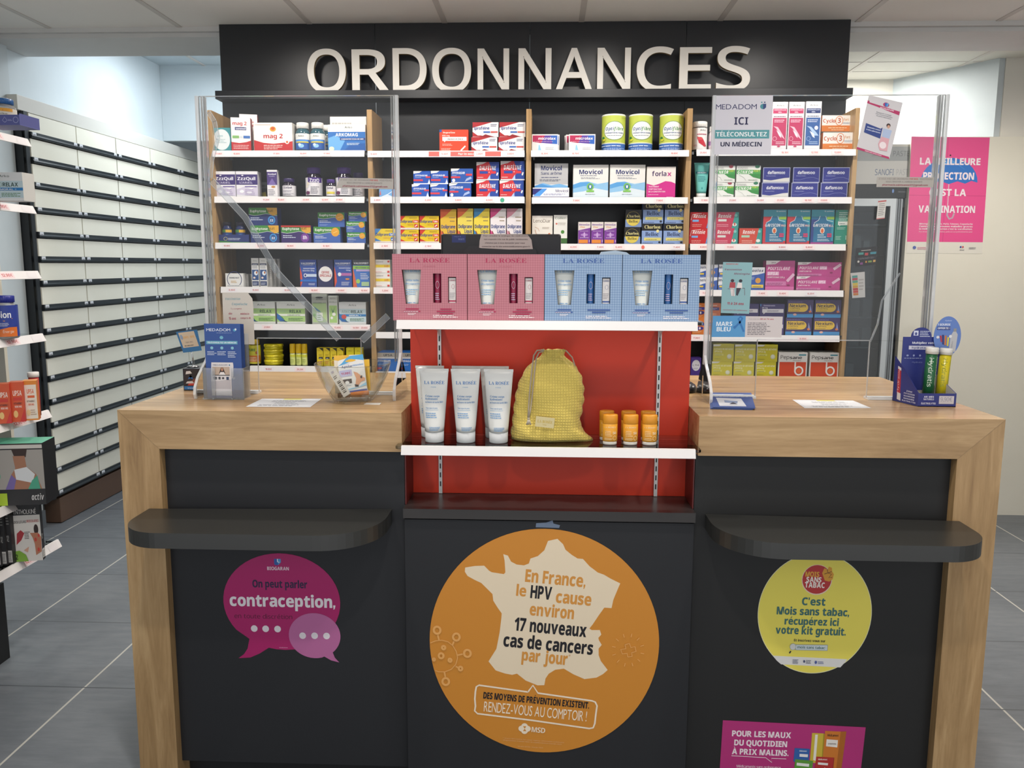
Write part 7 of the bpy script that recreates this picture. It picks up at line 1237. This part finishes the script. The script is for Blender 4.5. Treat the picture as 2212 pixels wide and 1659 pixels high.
def ftube(px, pyb, pyt, y, c, name2, dark, label, tilt):
    z0 = CZ+.0022; x = B(px, pyb, y=y).x; r = .0138; z1 = B(px, pyt, y=y).z; h = z1-z0
    e = empty('tablet_tube', (x, y, z0), label=label, cat='tube', rot=(0, math.radians(tilt), 0))
    b_ = MB().lathe([(.0005, 0), (r, 0), (r, h*.885), (.0005, h*.885)], mat(c, .3), 32)
    F = Round(r+.0001, 0, h*.885, 150)
    class Rot: curved = True; w = F.h; h = F.w
    R_o = Rot(); R_o.at = lambda u, v, l: F.at(v, 1-u, l)
    b_.art(R_o, [T('Hydratis', .36, .22, .28, dark, 's', .58)] + ([T("Optimise l'hydratation", .34, .72, .1, dark, 's', .56)] if name2 else [('L', .1, .7, .8, .8, 1, dark)])); b_.art(F, [('E', .5, .1, .34, .11, '#e2e2da'), ('P', '#3f8a3a' if name2 else '#c9a22a', [(.3, .08), (.4, .14), (.5, .16), (.62, .14), (.7, .07), (.5, .05)])]); b_.build('tube_body', parent=e)
    cp = MB().lathe([(r+.0006, h*.885+.0002), (r+.0016, h*.89), (r+.0016, h*.985), (r+.0006, h), (.0005, h)], mat('#dedcd6', .35), 32); cp.lathe([(r+.0017, h*.925), (r+.0022, h*.93), (r+.0017, h*.935)], mat('#cfcdc8', .35), 32); cp.build('cap', parent=e)
ftube(2003, 860, 750, .206, '#1f5c38', True, '#d8e4d8', 'green fizzy tablet tube with a white cap in the cardboard display', 1.5)
ftube(2031, 860, 752, .214, '#c9b81f', False, '#8f9a3a', 'yellow fizzy tablet tube with a white cap in the cardboard display', 2.5)

# ------------------------------------------------------------------ monitor behind the gift sets, with its paper note
MY = .5; a = B(952, 505, y=MY); b_ = B(1212, 503, y=MY); mc = (a.x+b_.x)/2; mw = b_.x-a.x; SC = mat('#131417', .3)
e = empty('computer_monitor', (mc, MY, CZ), label='black computer monitor seen from behind, above the gift sets', cat='monitor'); mt = a.z-CZ
bevel(MB().box(-mw/2, 0, mt-.29, mw/2, .03, mt, SC).build('housing', parent=e), .006, 3)
bevel(MB().prism([(-.1, mt-.26), (.1, mt-.26), (.105, mt-.05), (.09, mt-.035), (-.09, mt-.035), (-.105, mt-.05)], -.022, -.0002, mat('#1c1d20', .3), 'y').build('rear_bulge', parent=e), .008, 3)
MB().box(-.03, .031, .012, .03, .05, mt-.1, SC).build('stand', parent=e); MB().box(-.1, -.05, .0, .1, .1, .012, SC).build('foot', parent=e)
m_ = MB(); q = B(976, 508, y=MY-.0006); q2 = B(1006, 524, y=MY-.0006); m_.box(q.x-mc, -.0006, q2.z-CZ, q2.x-mc, -.0001, q.z-CZ, '#26356f'); m_.art(Flat((q.x-mc, -.0006, q2.z-CZ), (q2.x-q.x, 0, 0), (0, 0, q.z-q2.z), .0001), [T('3 555 24 70', .4, .74, .12, '#8a9ac8', 's', .5), T('1553272', .68, .35, .2, '#8a9ac8', 's', .44)]); m_.build('asset_label', parent=e)
q = [B(px, py, y=MY-.0235) for px, py in ((1035, 535), (1036, 520), (1040, 505), (1140, 507), (1148, 518), (1151, 538), (1100, 539), (1040, 536))]; o_ = q[0]
m_ = MB().prism([(v.x-o_.x, v.z-o_.z) for v in q][::-1], 0, .0005, '#b9b0ac', 'y'); wq = q[5].x-o_.x; hq = q[2].z-o_.z
m_.art(Flat((0, 0, -.002), (wq, 0, 0), (0, 0, hq+.002), .0001), [T('Pour consulter le catalogue des médicaments', .5, .82, .09, '#5a4f50', 'b', .84), T('non exposés à la vue du public remboursés,', .5, .58, .09, '#5a4f50', 'b', .82), T("n'hésitez pas à nous demander pour vous", .48, .33, .09, '#5a4f50', 'b', .74), T('connecter sur le site www.medicaments.gouv.fr', .5, .09, .09, '#5a4f50', 'b', .9)])
tag(m_.build('catalogue_note', (o_.x, MY-.0235, o_.z)), 'curling cream paper note taped to the back of the monitor', 'note')
# folded pale blue paper lying behind the blue gift sets
q = B(1327, 545, y=.05); tag(MB().prism([(-.036, 0), (.034, 0), (.026, .006), (.0, .010), (-.032, .007)], 0, .02, '#aab9c6', 'y').build('folded_paper', (q.x, .02, UZT+.152), rot=(0, 0, 0)), 'pale blue folded paper on top of the blue gift sets', 'paper')
# computer mouse behind the red panel
q = B(1494, 850, z=ZT); rg = [[(.03*k_*math.cos(a*.3927), .05*k_*math.sin(a*.3927), z) for a in range(16)] for z, k_ in ((0, .95), (.008, 1), (.018, .85), (.025, .5), (.027, .1))]
tag(MB().rings(rg, SC).build('computer_mouse', (.400, .40, CZ)), 'black computer mouse just right of the red back panel', 'mouse')
# ------------------------------------------------------------------ glass-shelf unit at the left edge
GY = .85; GX = B(92, 720, y=GY).x
gz = [B(px, py, y=GY).z for px, py in ((55, 300), (75, 445), (82, 585), (92, 720), (107, 885), (114, 1045), (130, 1165))]
gu = empty('gondola_shelving', (GX-.2, .3, 0), label='white shop shelf unit with glass shelves cut by the left picture edge', cat='shelving')
px_ = B(20, 850, y=GY+.012).x
local(MB().box(GX-.45, GY+.004, .42, px_, GY+.02, 1.95, CREAM).build('end_panel'), gu)
local(MB().box(GX-.45, -.6, 0, B(22, 1420, z=0).x, B(22, 1420, z=0).y, .27, BLK).build('base'), gu)
for z in gz:
    s = local(MB().box(GX-.42, -.6, z-.006, GX-.006, GY-.004, z-.0005, GLASS).build('shelf'), gu)
    r = MB().prism([(GX-.006, z), (GX+.0, z), (GX+.012, z-.026), (GX+.010, z-.027), (GX-.002, z-.004), (GX-.006, z-.004)], -.6, GY, RAIL, 'y')
    F = Flat((GX+.0125, .35, z-.0265), (0, .5, 0), (-.012, 0, .026), .0001); r.art(F, [('R', .58, .15, .72, .85, '#efd8da'), T('12,90€', .65, .35, .35, '#c2504f', 'b', .11), ('R', .86, .15, .96, .85, '#e4e0e2')])
    o = r.build('price_rail'); o.parent = s
def gz_put(kind, i, pr, pt, w, d, y, rz, label, name='medicine_box', group=None):
    """carton on gondola shelf i whose right front edge shows at pixel pr and top at pixel pt"""
    z0 = gz[i]+.0004; q = B(pr, pt, y=y); c_, s_ = math.cos(rz), math.sin(rz)
    body, art, side, sa, top = K[kind]; h = q.z-z0
    if i: h = min(h, gz[i-1]-.012-z0)
    o = box_mesh(w, d, h, body, art, side, sa, top).build(name, (q.x-w/2*c_, y-w/2*s_, z0), rz); return tag(o, label, 'box of medicine', group)
ar = math.radians
jq = B(14, 250, y=.62); r_ = B(34, 250, y=.62).x-jq.x
z1_ = B(14, 216, y=.62).z
lab_g = [('R', 0, .78, 1, 1, '#d99a2c'), ('L', .1, .83, .9, .93, 1, '#b8452c'), T('Arko', .7, .58, .1, '#3b4a44', 'g', .26), ('R', 0, .22, 1, .46, '#332a56'), T('ARKORELAX', .55, .28, .1, '#d8cfe4', 's', .8), ('R', 0, 0, 1, .2, '#6f9a3f')]
jar('gummy_bottle', r_+.008, z1_-gz[0]-.001, clear('clear_plastic_bottle', (.85, .85, .85, 1), 1.45, .25), mat('#2a5f9a', .35), mat('#d8d2c4', .4), lab_g, (jq.x-.01, .62, gz[0]+.0032), 'clear bottle with a blue cap in a lilac tray, top left shelf', 'pill bottle', caph=.2, key='arkoj')
tq = B(47, 292, y=.58); tw = .12
e = empty('counter_tray', (tq.x-tw/2, .575, gz[0]+.0004), label='lilac cardboard tray with white drop icons on the top left glass shelf', cat='display tray')
m_ = MB().box(-tw/2, 0, 0, tw/2, .1, .002, '#5a5f9c').box(-tw/2, 0, .002, tw/2, .002, .03, '#5a5f9c').box(tw/2-.002, .002, .002, tw/2, .1, .034, '#4f5490'); m_.art(Flat((-tw/2, 0, 0), (tw, 0, 0), (0, 0, .03), .0001), [('C', .9, .5, .07, .3, .012, '#aeb2d4'), ('S', '#aeb2d4', .012, [(.62, .25), (.56, .45), (.62, .8), (.68, .45), (.62, .25)]), ('L', .7, .4, .82, .6, 2, '#aeb2d4')]); m_.build('tray', parent=e)
gz_put('amoral', 1, 47, 372, .115, .06, .62, ar(0), 'white carton with a blue band on the second glass shelf at the left edge')
jq = B(10, 680, y=.66); lab_b = [('R', 0, .0, 1, .3, '#d9702c'), ('P', '#2a3f94', [(0, .28), (.5, .24), (1, .36), (1, 1), (0, 1)]), T('Bion', .62, .6, .2, '#eceef2', 'b', .4), ('S', '#d99a4a', .02, [(.42, .56), (.62, .5), (.85, .58)]), ('L', .5, .34, .75, .46, 3, '#c9d0e6'), T('Énergie', .72, .12, .08, '#f0dcc8', 's', .3)]
jar('pill_bottle', B(35, 680, y=.66).x-jq.x, B(10, 638, y=.66).z-gz[3]-.001, clear('clear_plastic_jar', (.85, .85, .85, 1), 1.45, .3), mat('#26308c', .35), mat('#2a3f94', .35), lab_b, (jq.x, .66, gz[3]+.0004), 'blue and orange vitamin jar with a blue cap on the middle glass shelf', 'pill bottle', caph=.16, key='bionj', lab=(.05, .78), rz=.2)
for i, (pr, kd, lb) in enumerate(((19, 'upsac', 'orange-red vitamin carton at the very picture edge'), (49, 'upsac', 'orange-red vitamin carton beside the lighter orange one'), (78, 'upsac2', 'light orange vitamin carton beside the red tube'))):
    gz_put(kd, 4, pr, (829, 825, 822)[i], .040, .04, .60+.03*i, ar(24), lb, group='vitamin cartons on the glass shelf')
tq = B(74, 840, y=.74)
e = empty('tablet_tube', (tq.x, .74, gz[4]+.0004), label='red tube of vitamin tablets with a white cap behind the orange cartons', cat='tube'); hh = B(74, 804, y=.74).z-gz[4]
m_ = MB().lathe([(.0005, 0), (.0155, 0), (.0155, hh*.88), (.0005, hh*.88)], mat('#b8262f', .3), 28); m_.art(Round(.0156, 0, hh*.88, 150), [('R', 0, .62, 1, .92, '#e2dcda'), T('UPSA-C', .55, .68, .1, '#b8262f', 'b', .8), ('L', .3, .2, .8, .5, 3, '#e0a0a0')]); m_.build('tube_body', parent=e)
MB().lathe([(.0157, hh*.885), (.0175, hh*.89), (.0175, hh*.995), (.016, hh), (.0005, hh)], mat('#e2deda', .35), 28).build('cap', parent=e)
K['neck'] = ('#2a2a2c', [('R', .0, .26, 1, .9, '#a9a49e'), T('V', .02, .62, .2, '#1c1c1e', 'i', .14), ('P', '#3a2a26', [(.42, 1), (.75, 1), (.7, .78), (.5, .78)]), ('P', '#a9785e', [(.47, .8), (.68, .8), (.7, .62), (.86, .5), (.95, .26), (.3, .26), (.42, .5), (.5, .6)]), ('P', '#dfe2e4', [(.48, .58), (.7, .62), (.84, .5), (.78, .36), (.5, .42)]), ('P', '#7a6aa8', [(.3, .26), (.42, .5), (.5, .42), (.45, .26)]), ('P', '#4fa88a', [(.7, .26), (.78, .4), (.88, .48), (.92, .26)]), ('E', .16, .48, .07, .08, '#4fb08a'), T('activ', .86, .08, .1, '#d8d6d4', 'i', .22), ('R', 0, .0, .32, .2, '#b4d23a'), ('R', .2, .92, 1, .98, '#d4cfc8')], '#1f1f22', None, '#5fae92')
gz_put('neck', 5, 90, 957, .17, .1, .60, ar(10), 'large grey box with a bare neck picture and mint green top', name='heat_patch_box')
q4 = [B(a, b_, x=GX-.0+.018) for a, b_ in ((15, 1031), (67, 1015), (78, 1050), (26, 1068))]
cc0 = B(47, 1050, x=GX-.045); m_ = MB().box(-.037, 0, 0, .037, .0006, .052, '#dfe2d8'); m_.art(Flat((-.037, 0, 0), (.074, 0, 0), (0, 0, .052), .0001), [('R', .02, .03, .7, .97, '#7fae4a'), ('P', '#e4e6e4', [(.3, .25), (.62, .3), (.6, .5), (.3, .48)]), ('R', .45, .32, .56, .44, '#3f8a4a'), ('R', .72, .03, .98, .97, '#b8303f'), T('3€', .85, .66, .22, '#f0e6e6', 'b', .2), T('10', .84, .12, .18, '#f0e6e6', 'b', .18), ('L', .1, .62, .5, .8, 2, '#dfe8d0')])
tag(m_.build('offer_card', (cc0.x, cc0.y, gz[5]+.0006), rot=(math.radians(-6), math.radians(0), ar(20))), 'small green and red price offer card in front of the grey patch box', 'price card')
K['syn'] = ('#dedad4', [('R', 0, .82, 1, 1, '#1c1c1e'), T('SYNTHOLKINÉ', .45, .84, .08, '#e2deda', 'g', .86), T('DOULEURS', .3, .68, .045, '#3a3436', 'i', .44), T('MUSCULAIRES', .74, .69, .045, '#b83f3a', 'i', .42), ('P', '#a8323a', [(.12, .3), (.16, .5), (.3, .56), (.42, .5), (.3, .38)]), ('L', .42, .4, .62, .54, 5, '#5a5458'), ('E', .84, .56, .08, .09, '#2f1f1c'), ('P', '#b87a5e', [(.62, .5), (.7, .42), (.76, .3), (.78, .1), (.98, .16), (1, .42), (.9, .5), (.8, .5)]), ('E', .8, .38, .04, .035, '#c9443a'), ('E', .92, .45, .035, .03, '#c9443a'), ('E', .88, .2, .04, .035, '#c9443a'), ('P', '#7fae3a', [(0, 0), (.5, 0), (.42, .12), (.2, .2), (0, .18)]), T('2', .1, .04, .09, '#2a3a1c', 'b', .08), ('P', '#d8a890', [(.36, .2), (.55, .26), (.5, .16)])], '#2a292b',
    [('R', .1, .04, .9, .2, '#d8d6d2'), ('L', .2, .06, .8, .18, 5, '#2a2a2c'), T('2PATCHS', .5, .42, .04, '#d8d6d2', 's', .75, 90)], '#1c1c1e')
gz_put('syn', 6, 82, 1071, .086, .024, .64, ar(14), 'black and white muscle patch box showing a bare back, lowest glass shelf', name='heat_patch_box')
K['spine'] = ('#2a292b', [('R', .08, .03, .92, .3, '#c9c6c2'), ('L', .15, .05, .85, .26, 9, '#2a2a2c'), T('2PATCHS', .5, .36, .1, '#d8d6d2', 's', .0001)], '#2a292b', None, '#1c1c1e')
K['spine'] = ('#2a292b', [('R', .08, .03, .92, .24, '#c9c6c2'), ('L', .15, .05, .85, .22, 9, '#2a2a2c'), T('2PATCHS', .5, .45, .055, '#d8d6d2', 's', 1.3, 90), ('L', .2, .7, .8, .9, 4, '#8a8886')], '#2a292b', None, '#1c1c1e')
for i, pr in enumerate((18, 5, -8)):
    gz_put('spine', 6, pr, (1088, 1095, 1100)[i], .0155, .1, .60-.012*i, ar(6), 'muscle patch box turned spine outwards, %s the open-faced one' % ('directly beside', 'second from', 'third from')[i], name='heat_patch_box', group='spine-out patch boxes')

# ------------------------------------------------------------------ poster on the partition, wall things on the right
py_ = 2.5592
A_ = (1968, 294); m_ = None
pw0 = B(1969, 295, y=py_); pw1 = B(2138, 297, y=py_); pb0 = B(1958, 547, y=py_); pb1 = B(2121, 548, y=py_)
PK = '#e0508c'
class QP(Flat):
    def __init__(s): s.w = (pw1-pw0).length; s.h = (pw0-pb0).length; s.e = .00015
    def at(s, u, v, l): a = pb0+(pb1-pb0)*u; b2 = pw0+(pw1-pw0)*u; p_ = a+(b2-a)*v-pb0; return Vector((p_.x, -.0006-s.e*l, p_.z))
m_ = MB().prism([(v.x-pb0.x, v.z-pb0.z) for v in (pb0, pb1, pw1, pw0)], -.0006, 0, '#dcd8cc', 'y')
um = [(.14, .615)] + [(.14+.37*(1-math.cos(math.radians(a))), .615+.21*math.sin(math.radians(a))) for a in range(0, 181, 12)] + [(.88, .615), (.80, .63), (.72, .605), (.62, .625), (.51, .6), (.40, .625), (.30, .605), (.22, .63)]
m_.art(QP(), [('R', .0, .1, 1, 1, PK), ('R', .47, .1, .474, 1, '#b83a72'), ('R', 0, .5, 1, .503, '#b83a72'), ('P', '#2f72bf', um), ('P', '#4f96d6', [(.3, .72), (.51, .82), (.72, .72), (.6, .77), (.42, .77)]), ('R', .505, .36, .515, .6, '#d8c4cf'), ('S', '#b9a4b0', .022, [(.51, .4), (.51, .33), (.54, .3), (.58, .31), (.6, .35)]), ('E', .51, .845, .01, .007, '#2a1f24'),
   T('LA MEILLEURE', .51, .765, .058, '#ecdfe4', 'h', .78), T('PROTECTION', .5, .64, .06, '#ecdfe4', 'h', .66), T("C'EST LA", .5, .50, .058, '#ecdfe4', 'h', .48), T('VACCINATION', .5, .355, .06, '#ecdfe4', 'h', .74), T('Méningite, Rougeole, Polio, Tétanos, Coqueluche', .5, .25, .014, '#ecdfe4', 'i', .7), T('Contre de nombreuses maladies graves', .5, .228, .015, '#ecdfe4', 'b', .7), T("la meilleure protection c'est la vaccination.", .5, .206, .015, '#ecdfe4', 'b', .7), T('Pour en savoir plus sur la vaccination, parlez-en à un professionnel de santé', .5, .184, .01, '#ecdfe4', 's', .7),
   ('E', .1, .05, .022, .014, '#4a5fa8'), ('L', .14, .035, .3, .06, 2, '#c97a94'), ('R', .7, .05, .72, .065, '#2f3f94'), ('R', .73, .05, .75, .065, '#c94a54'), ('L', .82, .04, .92, .06, 2, '#7a7a84'), ('L', .7, .03, .76, .042, 1, '#8a8a90')])
tag(m_.build('vaccination_poster', (pb0.x, py_, pb0.z)), 'large pink vaccination poster with a blue umbrella on the cream partition', 'poster')
# pharmacy refrigerator
FY = 2.6; fx0, fx1 = 1.50, B(1951, 600, y=FY).x+.035; 
e = empty('glass_door_fridge', ((fx0+fx1)/2, FY, 0), label='glass-door medicine refrigerator behind the right end of the shelving', cat='refrigerator')
def lf_(o): return local(o, e)
ST = mat('#9fa6aa', .35, .3); DG = mat('#3c4145', .4); zt_ = B(1900, 312, y=FY).z
lf_(MB().box(fx0, FY+.02, .05, fx0+.03, FY+.48, zt_, ST).box(fx1-.03, FY+.02, .05, fx1, FY+.48, zt_, ST).box(fx0+.03, FY+.45, .05, fx1-.03, FY+.48, zt_, ST).box(fx0+.03, FY+.02, .05, fx1-.03, FY+.45, .12, ST).box(fx0+.03, FY+.02, zt_-.32, fx1-.03, FY+.45, zt_, ST).build('cabinet'))
zu, zl_, zd, zdd = B(1900, 318, y=FY).z, B(1900, 348, y=FY).z, B(1900, 398, y=FY).z, B(1900, 428, y=FY).z
m_ = MB().box(fx0, FY-.012, zl_, fx1, FY+.0199, zt_-.001, mat('#8f9394', .4)); w = fx1-fx0; m_.art(Flat((fx0, FY-.012, zl_), (w, 0, 0), (0, 0, zt_-.001-zl_), .0002), [('R', 0, .86, 1, 1, '#b4b2ac'), T('SANOFI PASTEUR', .70, .28, .32, '#6a6e72', 's', .52)]); lf_(m_.build('upper_header'))
m_ = MB().box(fx0, FY-.014, zd, fx1, FY+.0199, zl_-.0005, mat('#b9b8b4', .4)); m_.art(Flat((fx0, FY-.014, zd), (w, 0, 0), (0, 0, zl_-zd), .0002), [T('SANOFI', .60, .38, .26, '#5a6a86', 's', .22), T('PASTEUR', .86, .38, .26, '#a0a0a2', 's', .24)]); lf_(m_.build('lower_header'))
m_ = MB().box(fx0, FY-.01, zdd, fx1, FY+.0199, zd-.0005, mat('#2a2d30', .3)); m_.art(Flat((fx0, FY-.01, zdd), (w, 0, 0), (0, 0, zd-zdd), .0002), [('E', .72, .5, .012, .14, '#6a8ac0'), ('L', .78, .4, .95, .6, 1, '#5a5c60')]); lf_(m_.build('control_strip'))
WF = mat('#c6cdd1', .35); d0, d1 = B(1842, 600, y=FY).x-.16, B(1920, 600, y=FY).x; zt2 = zdd-.004; zin = B(1870, 446, y=FY).z
lf_(MB().box(fx0, FY-.03, .1, d0+.002, FY+.018, zt2, WF).box(d1-.028, FY-.03, .1, d1, FY+.018, zt2, WF).box(d0+.0021, FY-.03, zin, d1-.0281, FY+.018, zt2, WF).box(d0+.0021, FY-.03, .1, d1-.0281, FY+.018, .17, WF).build('door_frame'))
lf_(MB().box(d0+.0022, FY-.012, .1702, d1-.0282, FY-.006, zin-.0002, clear('fridge_glass', (.66, .70, .71, 1), 1.5)).build('door_glass'))
for i, xx in enumerate((d1+.004, d1+.018, d1+.032)): lf_(MB().box(xx, FY-.02+.004*i, .08, xx+.009, FY+.0195, zt2, mat(('#8f9599', '#767c80', '#9ba1a5')[i], .35, .2)).build('side_moulding'))
SHM = mat('#7d8386', .4, .3); rnd = random.Random(3)
for i in range(9):
    z = .24+.165*i
    if z > zin-.05: break
    lf_(MB().box(fx0+.031, FY+.06, z, fx1-.031, FY+.44, z+.008, SHM).build('fridge_shelf'))
    x = d0+.02
    while x < d1-.07:
        wb = .03+.03*rnd.random(); hb_ = .06+.06*rnd.random()
        if rnd.random() < .8:
            o = MB().box(-wb/2, 0, 0, wb/2, .06, hb_, rnd.choice(['#8f9492', '#a5a8a4', '#7c8487', '#b0b2ac', '#6f787c'])).build('vaccine_carton', (x+wb/2, FY+.10, z+.0084)); tag(o, 'pale small carton among the dim cartons inside the glass-door fridge', 'carton', 'vaccine cartons inside the fridge')
        x += wb+.006+.02*rnd.random()
def fr_note(name, c4, ops, label, cat, body, y=FY-.0308):
    return note(name, c4, y, ops, label, cat, body)
fr_note('door_notice', [(1897, 434), (1915, 432), (1911, 472), (1893, 474)], [('L', .15, .2, .9, .9, 7, '#7a7a7a'), ('R', 0, .92, 1, 1, '#b85a5a'), ('R', 0, 0, 1, .05, '#b85a5a')], 'small white notice with red edges on the fridge door', 'notice', '#cfccc8')
fr_note('event_poster', [(1849, 536), (1896, 532), (1892, 572), (1849, 576)], [('L', .25, .82, .75, .9, 1, '#c9c4bc'), ('R', .12, .62, .36, .74, '#4f9a94'), ('R', .42, .56, .58, .7, '#b8444a'), ('R', .68, .6, .96, .72, '#3f8a9a'), T('calendrier', .5, .36, .12, '#6a6a72', 'i', .8), ('R', .6, .16, .78, .26, '#7f9a4a'), ('R', .2, .08, .34, .2, '#8a4a8a'), ('R', .46, .16, .54, .26, '#c98a3a'), ('R', .84, .16, .96, .28, '#c9a05a'), ('E', .12, .26, .05, .06, '#d8d4cc')], 'black poster with coloured blocks on the fridge door', 'poster', '#1f2026', FY-.0125)
fr_note('colour_chart', [(1837, 590), (1868, 587), (1869, 642), (1841, 644)], [('R', .1, .1+.1*i, .48, .19+.1*i, c) for i, c in enumerate(('#c97a3a', '#c94a44', '#b8343c', '#d0a03a', '#d8c04a', '#5fa08a', '#b84a58', '#4f9a94'))] + [('L', .55, .3, .92, .8, 4, '#a9a6a4')], 'white sheet with a strip of coloured bars on the fridge door', 'paper', '#cdcccb', FY-.0127)
# stools or cases just inside the right edge
q = B(2212, 1280, z=0)
